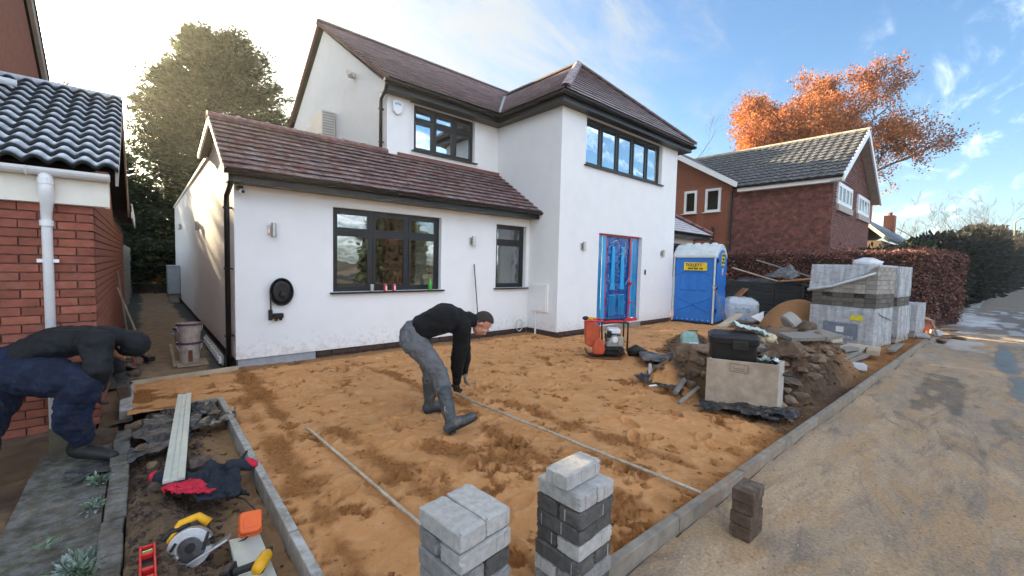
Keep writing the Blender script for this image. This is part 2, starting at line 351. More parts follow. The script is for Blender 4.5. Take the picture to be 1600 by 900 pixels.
def inst(name, me, mtx, parent=None):
    o = bpy.data.objects.new(name, me); return link(o, parent, mtx)
def tag(o, label, cat, group=None):
    o['label'] = label; o['category'] = cat
    if group: o['group'] = group
    return o
def thing(name, label, cat, loc=(0, 0, 0), group=None):
    o = bpy.data.objects.new(name, None); o.empty_display_size = .2; link(o, None, Matrix.Translation(loc)); return tag(o, label, cat, group)
def place(o, loc, rz=0, rx=0, ry=0, s=1):
    o.location = loc; o.rotation_euler = (rx, ry, rz); o.scale = (s, s, s)
def dup(o, parent=None):
    c = o.copy(); COL.objects.link(c); c.parent = parent
    for ch in list(o.children): dup(ch, c)
    return c
# value noise
def vnoise(x, y, seed=0):
    xi = np.floor(x).astype(np.int64); yi = np.floor(y).astype(np.int64); xf = x-xi; yf = y-yi
    def h(a, b):
        n = (a*374761393+b*668265263+seed*1442695041) & 0xffffffff
        n = ((n ^ (n >> 13))*1274126177) & 0xffffffff; n = n ^ (n >> 16)
        return (n & 0xffff)/65535.0
    u = xf*xf*(3-2*xf); w = yf*yf*(3-2*yf)
    return (h(xi, yi)*(1-u)+h(xi+1, yi)*u)*(1-w)+(h(xi, yi+1)*(1-u)+h(xi+1, yi+1)*u)*w
def fbm(x, y, sc, octv=4, seed=0, gain=.5, ridged=False):
    a = 1.0; s = np.zeros_like(x); t = 0.0; f = sc
    for o in range(octv):
        v = vnoise(x*f+17.3*o, y*f-9.1*o, seed+o*13)
        if ridged: v = 1-np.abs(2*v-1)
        s += a*v; t += a; a *= gain; f *= 2.03
    return s/t
def smooth(a, b, x): t = np.clip((x-a)/(b-a), 0, 1); return t*t*(3-2*t)
def grid_mesh(name, x0, x1, y0, y1, step, hf, mat, attrs=None, struct=True, keep=None):
    nx = int((x1-x0)/step)+1; ny = int((y1-y0)/step)+1
    X, Y = np.meshgrid(np.linspace(x0, x1, nx), np.linspace(y0, y1, ny)); Z = hf(X, Y)
    v = np.stack([X, Y, Z], -1).reshape(-1, 3)
    i = np.arange(nx*ny).reshape(ny, nx); f = np.stack([i[:-1, :-1], i[:-1, 1:], i[1:, 1:], i[1:, :-1]], -1).reshape(-1, 4)
    if keep is not None:
        kx = (X[:-1, :-1]+X[1:, 1:])/2; ky = (Y[:-1, :-1]+Y[1:, 1:])/2; f = f[keep(kx, ky).ravel()]
    o = mesh_np(name, v, f, mat, None, True)
    if struct: o['kind'] = 'structure'
    for k, fn in (attrs or {}).items():
        a = o.data.attributes.new(k, 'FLOAT', 'POINT'); a.data.foreach_set('value', fn(X, Y).astype(np.float32).ravel())
    return o
def scatter_bits(name, pts, sizes, mat, kind='stuff', parent=None, seed=1, flat=.6):
    """many little irregular stones in one mesh"""
    rs = np.random.RandomState(seed); pts = np.asarray(pts); n = len(pts); sizes = np.asarray(sizes)
    base = np.array([(0, 0, 1), (1, 0, 0), (0, 1, 0), (-1, 0, 0), (0, -1, 0), (0, 0, -.6)], float)
    fs = np.array([(0, 1, 2), (0, 2, 3), (0, 3, 4), (0, 4, 1), (5, 2, 1), (5, 3, 2), (5, 4, 3), (5, 1, 4)])
    j = base[None]*(1+rs.uniform(-.35, .35, (n, 6, 3))); j[:, :, 2] *= flat
    a = rs.uniform(0, 6.28, n); c, s_ = np.cos(a), np.sin(a)
    x = j[:, :, 0]*c[:, None]-j[:, :, 1]*s_[:, None]; y = j[:, :, 0]*s_[:, None]+j[:, :, 1]*c[:, None]
    v = np.stack([x, y, j[:, :, 2]], -1)*sizes[:, None, None]+pts[:, None, :]
    f = (fs[None]+(np.arange(n)*6)[:, None, None]).reshape(-1, 3)
    o = mesh_np(name, v.reshape(-1, 3), f, mat, parent)
    if kind: o['kind'] = kind
    return o
def leaves(name, pts, dirs, size, mat, parent=None, seed=1, asp=.55, jit=.35, stuff=False):
    """leaf quads at pts, loosely along dirs"""
    rs = np.random.RandomState(seed); pts = np.asarray(pts, float); n = len(pts)
    d = np.asarray(dirs, float)+rs.normal(0, jit, (n, 3)); d /= np.linalg.norm(d, axis=1)[:, None]+1e-9
    r = rs.normal(0, 1, (n, 3)); s = np.cross(d, r); s /= np.linalg.norm(s, axis=1)[:, None]+1e-9
    L = (size*rs.uniform(.6, 1.3, n))[:, None]
    v = np.stack([pts, pts+d*L*.5+s*L*asp*.5, pts+d*L, pts+d*L*.5-s*L*asp*.5], 1).reshape(-1, 3)
    o = mesh_np(name, v, np.arange(n*4).reshape(n, 4), mat, parent)
    if stuff: o['kind'] = 'stuff'
    return o

# ================================================================ THE GROUND
def ground_mat(name, kind):
    m = bpy.data.materials.new(name); m.use_nodes = True; t = m.node_tree; b = t.nodes['Principled BSDF']
    pos = N(t, 'ShaderNodeNewGeometry').outputs['Position']
    def att(a): n = N(t, 'ShaderNodeAttribute'); n.attribute_name = a; return n.outputs['Fac']
    def rg(v, a, c, lo=0., hi=1.):
        n = N(t, 'ShaderNodeMapRange'); t.links.new(v, n.inputs[0]); n.inputs[1].default_value = a; n.inputs[2].default_value = c; n.inputs[3].default_value = lo; n.inputs[4].default_value = hi; return n.outputs[0]
    fine = noise(t, pos, 55, 6, .7); mid = noise(t, pos, 7, 6, .65, .4); big = noise(t, pos, 1.1, 4, .55, .3)
    if kind == 'sand':
        c = mixc(t, rg(big, .35, .65), (.64, .305, .118), (.53, .25, .092))
        c = mixc(t, rg(mid, .45, .7, 0, .5), c, (.72, .43, .21))
        c = mixc(t, rg(noise(t, pos, 24, 7, .75, .3), .56, .66, 0, .55), c, (.36, .17, .06))
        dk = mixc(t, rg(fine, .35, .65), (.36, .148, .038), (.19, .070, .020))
        c = mixc(t, att('disturb'), c, dk)  # dug sand tone, with crevice shade put into the colour
        so_ = mixc(t, rg(mid, .35, .62), (.125, .075, .043), (.060, .038, .026))
        so_ = mixc(t, rg(big, .45, .62, 0, .8), so_, (.24, .135, .062))
        c = mixc(t, att('soil'), c, so_)
        c = mixc(t, rg(noise(t, pos, 3.1, 6, .7, .2), .70, .74, 0, .0), c, (.5, .46, .4))
        b.inputs['Roughness'].default_value = .95; bs = 1.0
    elif kind == 'soil':
        c = mixc(t, rg(mid, .35, .62), (.115, .072, .046), (.050, .033, .024))
        c = mixc(t, rg(big, .40, .62, 0, .85), c, (.185, .12, .068))
        c = mixc(t, att('sandy'), c, (.34, .20, .10))
        c = mixc(t, rg(fine, .62, .72, 0, .35), c, (.30, .26, .2))
        b.inputs['Roughness'].default_value = .92; bs = .6
    elif kind == 'path':
        c = mixc(t, rg(mid, .35, .65), (.30, .21, .13), (.19, .13, .085))
        c = mixc(t, att('edge'), c, (.055, .06, .055)); b.inputs['Roughness'].default_value = .9; bs = .4
    else:
        st = N(t, 'ShaderNodeMapping'); st.inputs['Scale'].default_value = (.55, 1.5, 1); t.links.new(pos, st.inputs[0])
        b2 = noise(t, st.outputs[0], .8, 8, .68, .9); b3 = noise(t, st.outputs[0], 2.6, 8, .7, .8)
        c = mixc(t, rg(b2, .38, .62), (.53, .375, .235), (.30, .235, .175))
        c = mixc(t, rg(b3, .48, .60, 0, .85), c, (.45, .29, .155))
        c = mixc(t, rg(noise(t, st.outputs[0], 1.7, 8, .7, 1.3), .52, .68, 0, .75), c, (.13, .11, .095))
        c = mixc(t, rg(fine, .40, .62, 0, .45), c, (.09, .075, .06))
        c = mixc(t, rg(noise(t, pos, 130, 4, .7), .62, .72, 0, .45), c, (.46, .42, .37))
        c = mixc(t, att('asphalt'), c, mixc(t, rg(mid, .35, .65), (.085, .083, .083), (.15, .145, .14)))
        c = mixc(t, att('patch'), c, (.055, .052, .05))
        c = mixc(t, att('frost'), c, (.55, .58, .62))
        wet = att('wet'); c = mixc(t, wet, c, (.05, .048, .045))
        t.links.new(math_n(t, 'MULTIPLY_ADD', wet, -.66, .90), b.inputs['Roughness']); bs = .5
    t.links.new(c, b.inputs['Base Color']); b.inputs['Specular IOR Level'].default_value = .3
    bu = N(t, 'ShaderNodeBump'); bu.inputs['Strength'].default_value = bs; bu.inputs['Distance'].default_value = .012
    t.links.new(math_n(t, 'ADD', fine, math_n(t, 'MULTIPLY', noise(t, pos, 170, 4, .7), .5)), bu.inputs['Height'])
    t.links.new(bu.outputs[0], b.inputs['Normal']); MATS[name] = m
for nm, kd in (('m_sand', 'sand'), ('m_soil', 'soil'), ('m_path', 'path'), ('m_pave', 'pave')): ground_mat(nm, kd)

def seg_d(X, Y, a, b):
    ax, ay = a; bx, by = b; dx, dy = bx-ax, by-ay; t = np.clip(((X-ax)*dx+(Y-ay)*dy)/(dx*dx+dy*dy), 0, 1)
    return np.hypot(X-ax-t*dx, Y-ay-t*dy)
SOILPOLY = [(4.35, 1.0), (4.75, 1.95), (4.95, 2.7), (5.6, 3.3), (6.6, 3.9), (8.2, 4.35), (10.2, 4.2), (12, 4.6), (17, 4.2), (17, 1.0)]
def inside(X, Y, poly):
    r = np.zeros(X.shape, bool); n = len(poly)
    for i in range(n):
        x0, y0 = poly[i]; x1, y1 = poly[(i+1) % n]
        c = ((y0 > Y) != (y1 > Y)) & (X < (x1-x0)*(Y-y0)/(y1-y0+1e-12)+x0); r ^= c
    return r
def soil_edge(X, Y):
    d = np.full(X.shape, 99.0)
    for i in range(len(SOILPOLY)-2): d = np.minimum(d, seg_d(X, Y, SOILPOLY[i], SOILPOLY[i+1]))
    return np.where(inside(X, Y, SOILPOLY), d, -d)
def a_soil(X, Y):
    e = soil_edge(X, Y)+(fbm(X, Y, 2.2, 4, 5)-.5)*.7
    s = smooth(-.02, .22, e)
    s = np.maximum(s*(1-.75*smooth(7.5, 9.5, X)*smooth(.40, .52, fbm(X, Y, .8, 3, 8))), smooth(6.62, 6.75, Y+(fbm(X, Y, 3, 3, 9)-.5)*.25)*smooth(.5, 1.2, X)*(X < 6.6)*.6)
    return s
RAILS = [((1.10, 4.04), (1.22, 1.6)), ((2.66, 3.78), (2.82, 1.19))]
PRINTS = [(rnd.uniform(.9, 6.3), rnd.uniform(1.3, 6.6), rnd.uniform(0, 3.14), rnd.random() < .5) for _ in range(170)]
def disturb(X, Y):
    n = fbm(X, Y, 1.6, 4, 21, .6); r = fbm(X, Y, 5.2, 4, 23, .62); q = fbm(X+.05*r, Y-.06*r, 17, 3, 27, .62)
    d = smooth(.53, .66, n*.42+r*.58)
    d = d*smooth(.46, .58, q+d*.06)*.95
    d = np.maximum(d, smooth(.80, .90, fbm(X+.10*r, Y+.1*n, 2.9, 3, 29, .5, True))*smooth(.42, .54, r)*smooth(.44, .55, q)*.9)  # thin lines that carry the painted crevice shade
    for (a, b) in (((1.0, 4.3), (.98, 6.6)), ((1.32, 3.9), (1.50, 1.3)), ((2.50, 5.9), (2.62, 3.7)), ((3.05, 3.6), (3.25, 1.2)), ((2.45, 3.4), (2.30, 1.5)), ((.80, 5.3), (.78, 1.9)), ((1.8, 3.0), (2.2, 2.3))):
        d = np.maximum(d, (1-smooth(.02, .15, seg_d(X, Y, a, b)+(fbm(X, Y, 5, 4, 31)-.5)*.32))*.85)
    d = np.maximum(d, smooth(.90, .55, Y-1.0+(fbm(X, Y, 4, 4, 33)-.5)*.5)*.0+(1-smooth(1.15, 1.42, Y+(fbm(X, Y, 5, 3, 35)-.5)*.3))*.8)
    return np.clip(d, 0, 1)
def h_sand(X, Y):
    d = disturb(X, Y)
    h = (fbm(X, Y, 1.1, 3, 41)-.5)*.045+(fbm(X, Y, 5, 3, 42)-.5)*.010
    h = h + d*((fbm(X, Y, 12, 4, 43, .6, True)-.75)*.075+(fbm(X, Y, 34, 3, 44, .6, True)-.7)*.036)
    lump = fbm(X, Y, 3.6, 4, 45, .55, True); h = h + smooth(.70, .92, lump)*.012-smooth(.55, .38, lump)*.007+(fbm(X, Y, 8, 3, 47, .6)-.5)*.012
    for (px, py, an, deep) in PRINTS:
        m = (np.abs(X-px) < .25) & (np.abs(Y-py) < .25)
        if not m.any(): continue
        c, s_ = math.cos(an), math.sin(an); u = (X[m]-px)*c+(Y[m]-py)*s_; v = -(X[m]-px)*s_+(Y[m]-py)*c
        q = np.sqrt((u/.14)**2+(v/.055)**2); k = .030 if deep else .018
        h[m] += -k*smooth(1.0, .8, q)+k*.7*np.exp(-((q-1.15)/.16)**2)
    for a, b in RAILS:
        q = seg_d(X, Y, a, b); h = h-.012*smooth(.06, .02, q)+.010*np.exp(-((q-.10)/.03)**2)
    e = soil_edge(X, Y)
    s = smooth(-.05, .35, e); rough = (fbm(X, Y, 3.2, 5, 51, .6)-.5)*.22+(fbm(X, Y, 13, 3, 52, .6, True)-.5)*.05
    h = h*(1-s*.5)+s*rough*.6-.03*s
    def bump(cx, cy, rx, ry, ht, an=0, p=1.6):
        c, s_ = math.cos(an), math.sin(an); u = (X-cx)*c+(Y-cy)*s_; v = -(X-cx)*s_+(Y-cy)*c
        return ht*np.clip(1-(np.abs(u/rx)**p+np.abs(v/ry)**p), 0, 1)**.8
    m = bump(5.75, 2.45, .95, .62, .46, -.4)
    m = np.maximum(m, bump(7.6, 1.95, 2.4, .95, .52, .05)); m = np.maximum(m, bump(6.7, 1.8, 1.1, .7, .44, 0))
    m = np.maximum(m, bump(8.3, 3.9, 1.0, .5, .22, .2)); m = np.maximum(m, bump(9.6, 3.1, 1.6, .8, .40, .1))
    m = m*(.72+.56*fbm(X, Y, 2.7, 5, 61, .62))+np.minimum(m, .2)*(fbm(X, Y, 9, 4, 62, .6, True)-.5)*.55
    m = np.where(Y < 1.22, 0, m)*smooth(1.1, 1.45, Y)
    return h+m-.004
def keep_sand(X, Y): return ~((Y > 6.97) & (X < 6.55)) & ~((Y > 6.03) & (X > 6.65) & (X < 11.4)) & (Y > 1.19-.031*(X-1.75)-.005)
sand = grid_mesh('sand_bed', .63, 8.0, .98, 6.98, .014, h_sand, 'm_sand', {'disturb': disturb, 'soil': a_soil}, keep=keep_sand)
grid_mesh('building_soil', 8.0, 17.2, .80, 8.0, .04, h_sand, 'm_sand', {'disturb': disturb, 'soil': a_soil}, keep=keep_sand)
# sand strip between the alley board and the dug strip
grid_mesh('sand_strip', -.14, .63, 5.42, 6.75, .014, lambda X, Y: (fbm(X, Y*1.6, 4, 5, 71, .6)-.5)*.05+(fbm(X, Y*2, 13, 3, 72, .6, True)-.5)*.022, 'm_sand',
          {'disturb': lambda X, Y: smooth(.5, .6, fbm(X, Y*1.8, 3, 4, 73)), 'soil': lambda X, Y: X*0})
# dug strip left of the edging
def h_dug(X, Y):
    h = -.09+(fbm(X, Y, 2.6, 4, 81)-.5)*.10+(fbm(X, Y, 11, 4, 82, .6, True)-.5)*.05
    h = h+.16*np.exp(-(((X-.02)/.17)**2+((Y-2.75)/.55)**2))*(.5+fbm(X, Y, 6, 4, 83))
    h = h+.05*np.exp(-(((X+.02)/.12)**2+((Y-3.3)/.6)**2))*(fbm(X, Y, 14, 4, 85)*1.5)
    return h-.02*smooth(.25, .5, X)
grid_mesh('dug_strip', -.10, .58, 1.2, 5.42, .011, h_dug, 'm_soil', {'sandy': lambda X, Y: np.clip(smooth(.18, .42, X+(fbm(X, Y, 3, 4, 84)-.5)*.4)*.75, 0, 1)})
grid_mesh('bare_soil', -2.2, -.20, 1.0, 5.36, .03, lambda X, Y: -.06+(fbm(X, Y, 2.4, 4, 91)-.5)*.08+(fbm(X, Y, 9, 3, 92)-.5)*.04, 'm_soil', {'sandy': lambda X, Y: X*0+.06})
grid_mesh('alley_path', -.34, .98, 6.72, 23.6, .05, lambda X, Y: -.025+(fbm(X, Y, 3, 4, 95)-.5)*.025, 'm_path',
          {'edge': lambda X, Y: np.maximum(smooth(.70, .78, X+(fbm(X, Y, 2, 3, 96)-.5)*.22), smooth(-.02, -.12, X+(fbm(X, Y, 2, 3, 97)-.5)*.2))})
grid_mesh('alley_entrance', -.34, -.12, 5.36, 6.75, .03, lambda X, Y: -.05+(fbm(X, Y, 6, 4, 98)-.5)*.06, 'm_soil', {'sandy': lambda X, Y: X*0+.1})
# footpath and road
def pv(X, Y, cx, cy, rx, ry, sc, sd_): return smooth(1.15, .75, np.sqrt(((X-cx)/rx)**2+((Y-cy)/ry)**2)+(fbm(X, Y, sc, 4, sd_)-.5)*1.1)
def a_asph(X, Y): return np.clip(smooth(-.3, -.9, Y+(fbm(X, Y, .6, 4, 101)-.5)*.8)*smooth(7, 12, X)*.75+smooth(13, 20, X)*.75, 0, .9)
def a_wet(X, Y): return np.maximum(pv(X, Y, 12.4, -.35, 2.2, .16, 2.5, 103), pv(X, Y, 9.2, -.42, 1.3, .10, 3, 104))*.9
def a_frost(X, Y): return np.clip(pv(X, Y, 21.5, .1, 3.5, .5, 1.4, 105)*.5+smooth(.55, .66, fbm(X, Y*2.5, 1.3, 5, 106))*smooth(9, 16, X)*.45, 0, .8)
def a_patch(X, Y): return np.maximum(smooth(.03, -.02, np.maximum(np.abs(X-7.9-(Y)*.5)-1.35, np.abs(Y-.30)-.22)+(fbm(X, Y, 4, 4, 107)-.5)*.12)*.55*smooth(.36, .56, fbm(X*.6, Y*2, 4, 4, 108)+.06), 0)
def h_pave(X, Y): return -.045+(fbm(X, Y, 1.0, 4, 111)-.5)*.05+(fbm(X*.7, Y*1.6, 7, 4, 112, .6)-.5)*.016*smooth(14, 8, X)
PA = {'asphalt': a_asph, 'wet': a_wet, 'frost': a_frost, 'patch': a_patch}
def front_y(x): return 1.19-.031*(x-1.75)
grid_mesh('footpath', .9, 8.0, -1.0, 1.16, .016, h_pave, 'm_pave', PA, keep=lambda X, Y: Y < front_y(X)-.035)
grid_mesh('pavement', 8.0, 30, -2.4, 1.0, .05, h_pave, 'm_pave', PA, keep=lambda X, Y: Y < np.where(X < 13.6, front_y(X)-.03, .9))
gf = G(); gf.quad((-2.2, -60, -.075), (30, -60, -.075), (30, -2.35, -.055), (-2.2, -2.35, -.055)); gf.quad((-2.2, -2.35, -.056), (8, -2.35, -.056), (8, -.98, -.05), (-2.2, -.98, -.05)); gf.quad((-2.2, -.98, -.06), (.95, -.98, -.06), (.95, 1.3, -.06), (-2.2, 1.3, -.06))
def mesh_attr0(o):
    for k in PA:
        a = o.data.attributes.new(k, 'FLOAT', 'POINT'); a.data.foreach_set('value', [.7 if k == 'asphalt' else 0.0]*len(o.data.vertices))
o = gf.obj('road', 'm_pave', struct=True); mesh_attr0(o)
g2 = G(); g2.quad((30, -8, -.06), (300, -60, -.06), (300, -4, -.06), (30, .1, -.06)); o = g2.obj('far_road', 'm_pave', struct=True); mesh_attr0(o)
G().quad((17, .9, -.05), (30, .9, -.05), (30, 4, -.05), (17, 8, -.05)).quad((30, 0.1, -.05), (300, -4, -.05), (300, 30, -.05), (30, 4, -.05)).obj('grass_verge', 'verge_frost', struct=True)
G().quad((-700, -700, -.16), (700, -700, -.16), (700, 700, -.16), (-700, 700, -.16)).obj('ground', 'ground_far', struct=True)

# loose stones on the footpath, clods in the sand and the dug strip
rs = np.random.RandomState(3)
n = 5200; x = 1.2+rs.power(.6, n)*8; y = rs.uniform(-.9, 1.1, n); ok = y < front_y(x)-.05; x, y = x[ok], y[ok]
scatter_bits('gravel', np.stack([x, y, h_pave(x, y)+.001], 1), .002+rs.power(.25, len(x))*.008, 'gravel')
n = 30000; x = rs.uniform(.66, 7, n); y = rs.uniform(1.2, 6.85, n); dd_ = disturb(x, y); ok = (rs.rand(n) < dd_*.9+.02) & ~((y > 5.95) & (x > 6.5)); x, y = x[ok], y[ok]
scatter_bits('sand_clods', np.stack([x, y, h_sand(x, y)], 1), .003+rs.power(.30, len(x))*.019, 'sand_clod', seed=2)
n = 7000; x = rs.uniform(-.08, .55, n); y = rs.uniform(1.9, 5.3, n); ok = rs.rand(n) < smooth(.55, .1, x); x, y = x[ok], y[ok]
scatter_bits('soil_clods', np.stack([x, y, h_dug(x, y)], 1), .003+rs.power(.25, len(x))*.024, 'soil_clod', seed=4)
n = 5000; x = rs.uniform(4.6, 9.5, n); y = rs.uniform(1.25, 4.2, n); ok = a_soil(x, y) > .4; x, y = x[ok], y[ok]
scatter_bits('spoil_clods', np.stack([x, y, h_sand(x, y)], 1), .006+rs.power(.22, len(x))*.035, 'soil_clod', seed=5)

# edging kerbs : each stone a piece
def edging_run(name, label, a, b, w, h, top, mat, L=.915, gap=.006, jit=.004, group=None):
    a = Vector((*a, 0)); b = Vector((*b, 0)); d = (b-a); T = d.length; d.normalize(); an = math.atan2(d.y, d.x)
    o = thing(name, label, 'edging', (a.x, a.y, 0), group); k = max(1, round(T/L)); LL = T/k
    me = None
    for i in range(k):
        if me is None:
            g = G(); g.box((0, 0, 0), (LL-gap, w, h)); me = g.mesh('edging_stone', mat)
        p = a+d*(LL*(i+.5))
        oo = inst('edging_stone', me, Matrix.Translation((p.x, p.y, top-h/2+rnd.uniform(-jit, jit)))@Matrix.Rotation(an+rnd.uniform(-.004, .004), 4, 'Z')@Matrix.Rotation(rnd.uniform(-.01, .01), 4, 'X'), o)
        md = oo.modifiers.new('bevel', 'BEVEL'); md.width = .006; md.segments = 2
    return o
edging_run('kerb_edging', 'long concrete edging between the orange sand bed and the footpath', (.55, 1.225), (13.6, .82), .055, .17, .045, 'edging_concrete')
edging_run('kerb_edging', 'pale frosty edging between the dug strip and the orange sand bed', (.605, 1.5), (.605, 5.42), .05, .15, .035, 'edging_frosted')
edging_run('kerb_edging', 'short dark edging along the top end of the dug strip with black sheet', (.30, 5.43), (.58, 5.46), .04, .15, .03, 'edging_concrete')
o = thing('timber_board', 'thin timber board on edge across the mouth of the side alley', 'board', (.4, 6.8, 0))
G().hexa([(-.14, 6.745, -.08), (.97, 6.80, -.08), (.97, 6.825, -.08), (-.14, 6.77, -.08)], [(-.14, 6.745, .035), (.97, 6.80, .055), (.97, 6.825, .055), (-.14, 6.77, .035)]).obj('board', 'timber_pale', o)
# left path slab and its edging blocks
def hp(X, Y): return -.02+(fbm(X, Y, 2, 4, 121)-.5)*.03
sp = grid_mesh('concrete_path', -.62, -.215, .9, 4.75, .03, hp, 'slab_path')
o = thing('block_edging', 'row of old mossy blocks edging the frosty concrete path', 'edging', (-.14, 3, 0))
me = G().box((0, 0, 0), (.10, .2, .12)).mesh('edging_block', 'slab_path'); y = 1.0
meB = G().box((0, 0, 0), (.10, .2, .12)).mesh('edging_block', 'edging_frosted')
while y < 6.6:
    if not (4.75 < y < 5.35):
        L_ = .33 if y > 5.2 else .2
        oo = inst('edging_block', meB if y > 5.2 else me, Matrix.Translation((-.155+rnd.uniform(-.006, .006), y+.1, -.03+rnd.uniform(-.006, .006)))@Matrix.Rotation(rnd.uniform(-.03, .03), 4, 'Z'), o)
        md = oo.modifiers.new('bevel', 'BEVEL'); md.width = .008; md.segments = 2
    y += .206

# ================================================================ TILE HELPERS
def slope_tiles(parent, origin, u, v, span, Lv, gauge, w, mat, name='tile', th=.016, lift=.028, stuff=True, broken=True, gap=.004):
    """origin at eave, u along the eave, v up the slope; span(v)->(u0,u1)"""
    O_ = Vector(origin); u = Vector(u).normalized(); v = Vector(v).normalized(); nrm = u.cross(v).normalized()
    if nrm.z < 0: nrm = -nrm
    big = G(); nrow = int(math.ceil(Lv/gauge-1e-6)); me = {}
    for r in range(nrow):
        v0 = r*gauge-.02; v1 = min((r+1)*gauge+.03, Lv); (a0, a1), (b0, b1) = span(max(v0, 0)), span(v1)
        off = (w/2 if (r % 2 and broken) else 0)
        lo = math.floor((min(a0, b0)-off)/w); hi = math.ceil((max(a1, b1)-off)/w)
        for k in range(lo, hi):
            s0 = off+k*w+gap/2; s1 = off+(k+1)*w-gap/2
            p = [(max(s0, a0), v0), (min(s1, a1), v0), (min(max(s1, b0), b1), v1), (max(min(s0, b1), b0), v1)]
            if p[1][0]-p[0][0] < .015 and p[2][0]-p[3][0] < .015: continue
            if p[1][0] < p[0][0]: p[1] = p[0]
            j = rnd.uniform(-.002, .003)
            lo_ = []; hi_ = []
            for (a, b), z in zip(p, (lift+j, lift+j, .006+j, .006+j)):
                q = O_+u*a+v*b; lo_.append(q+nrm*(z-.004 if z < .01 else z-th)); hi_.append(q+nrm*(z+th*.25 if z < .01 else z))
            if stuff: big.hexa(lo_, hi_)
            else:
                full = abs(p[1][0]-p[0][0]-(w-gap)) < 1e-4 and abs(p[2][0]-p[3][0]-(w-gap)) < 1e-4
                if full:
                    if 'm' not in me:
                        gg = G(); c0 = O_+u*p[0][0]+v*p[0][1]; B = Matrix((u, v, nrm)).transposed().to_4x4()
                        iv = (Matrix.Translation(c0)@B).inverted(); gg.hexa([iv@q for q in lo_], [iv@q for q in hi_]); me['m'] = gg.mesh(name, mat)
                    c0 = O_+u*p[0][0]+v*p[0][1]; B = Matrix((u, v, nrm)).transposed().to_4x4()
                    inst(name, me['m'], Matrix.Translation(c0+nrm*rnd.uniform(-.002, .002))@B, parent)
                else: G().hexa(lo_, hi_).obj(name, mat, parent)
    if stuff:
        o = big.obj('roof_tiles', mat, parent); o['kind'] = 'stuff'; return o
def wall_open(x0, x1, z0, z1, y, th, openings, top=None, axis='y', g=None, back=1):
    """wall in plane y (outer face), thickness th behind; openings [(xa,xb,za,zb)] -> geometry of solid boxes"""
    g = g or G()
    def bx(a, b, c, d):
        if b-a < 1e-4 or d-c < 1e-4: return
        if axis == 'y': g.bb(a, b, y, y+th*back, c, d)
        else: g.bb(y, y+th*back, a, b, c, d)
    xs = sorted({x0, x1, *[o[0] for o in openings], *[o[1] for o in openings]})
    for a, b in zip(xs[:-1], xs[1:]):
        cov = sorted([(o[2], o[3]) for o in openings if o[0] <= a+1e-6 and o[1] >= b-1e-6]); z = z0
        for c, d in cov: bx(a, b, z, c); z = d
        bx(a, b, z, z1)
    return g
def window(parent, x0, x1, z0, z1, y, cols, transom, mat='anthracite', gmat='glass', fr=.055, mu=.06, dep=.07, label=None, sill=True, axis='y', sash=.04, sgn=1, sillmat=None, room=True, rdepth=1.6, rmat='room_wall'):
    """cols = list of x fractions of mullions, transom = z height of cross bar or None"""
    def P3(a, yy, z): return (a, yy, z) if axis == 'y' else (yy, a, z)
    def bb(g, a, b, ya, yb, c, d):
        if axis == 'y': g.bb(a, b, ya, yb, c, d)
        else: g.bb(ya, yb, a, b, c, d)
    g = G(); ya, yb = y, y+dep*sgn
    bb(g, x0, x0+fr, ya, yb, z0, z1); bb(g, x1-fr, x1, ya, yb, z0, z1); bb(g, x0+fr, x1-fr, ya, yb, z0, z0+fr); bb(g, x0+fr, x1-fr, ya, yb, z1-fr, z1)
    xs = [x0+fr]+[v for c in cols for v in (x0+(x1-x0)*c-mu/2, x0+(x1-x0)*c+mu/2)]+[x1-fr]
    for i in range(1, len(xs)-1, 2): bb(g, xs[i], xs[i+1], ya+.003*sgn, yb, z0+fr, z1-fr)
    cells = []
    for i in range(0, len(xs), 2):
        zs = [z0+fr, z1-fr] if transom is None else [z0+fr, transom-mu/2, transom+mu/2, z1-fr]
        if transom is not None: bb(g, xs[i], xs[i+1], ya+.005*sgn, yb, transom-mu/2, transom+mu/2)
        for k in range(0, len(zs), 2): cells.append((xs[i], xs[i+1], zs[k], zs[k+1]))
    w = g.obj('window', mat, parent)
    for (a, b, c, d) in cells:
        s = G(); q = sash; t0, t1 = y-.008*sgn, y+.04*sgn
        bb(s, a, a+q, t0, t1, c, d); bb(s, b-q, b, t0, t1, c, d); bb(s, a+q, b-q, t0, t1, c, c+q); bb(s, a+q, b-q, t0, t1, d-q, d)
        s.obj('sash', mat, w)
        p = G(); bb(p, a+q, b-q, y+.014*sgn, y+.020*sgn, c+q, d-q); p.obj('pane', gmat, w)
    if sill:
        s = G(); bb(s, x0-.05, x1+.05, y-.16*sgn, y+.02*sgn, z0-.03, z0-.002); s.obj('sill', sillmat or mat, w, bevel=.004)
    return w
def room(parent, x0, x1, y0, y1, z0, z1, mat='room_wall'):
    g = G(); g.quad((x0, y1, z0), (x1, y1, z0), (x1, y1, z1), (x0, y1, z1)).quad((x0, y0, z0), (x1, y0, z0), (x1, y1, z0), (x0, y1, z0)).quad((x0, y0, z1), (x1, y0, z1), (x1, y1, z1), (x0, y1, z1))
    g.quad((x0, y0, z0), (x0, y1, z0), (x0, y1, z1), (x0, y0, z1)).quad((x1, y0, z0), (x1, y1, z0), (x1, y1, z1), (x1, y0, z1))
    return g.obj('interior_wall', mat, parent)
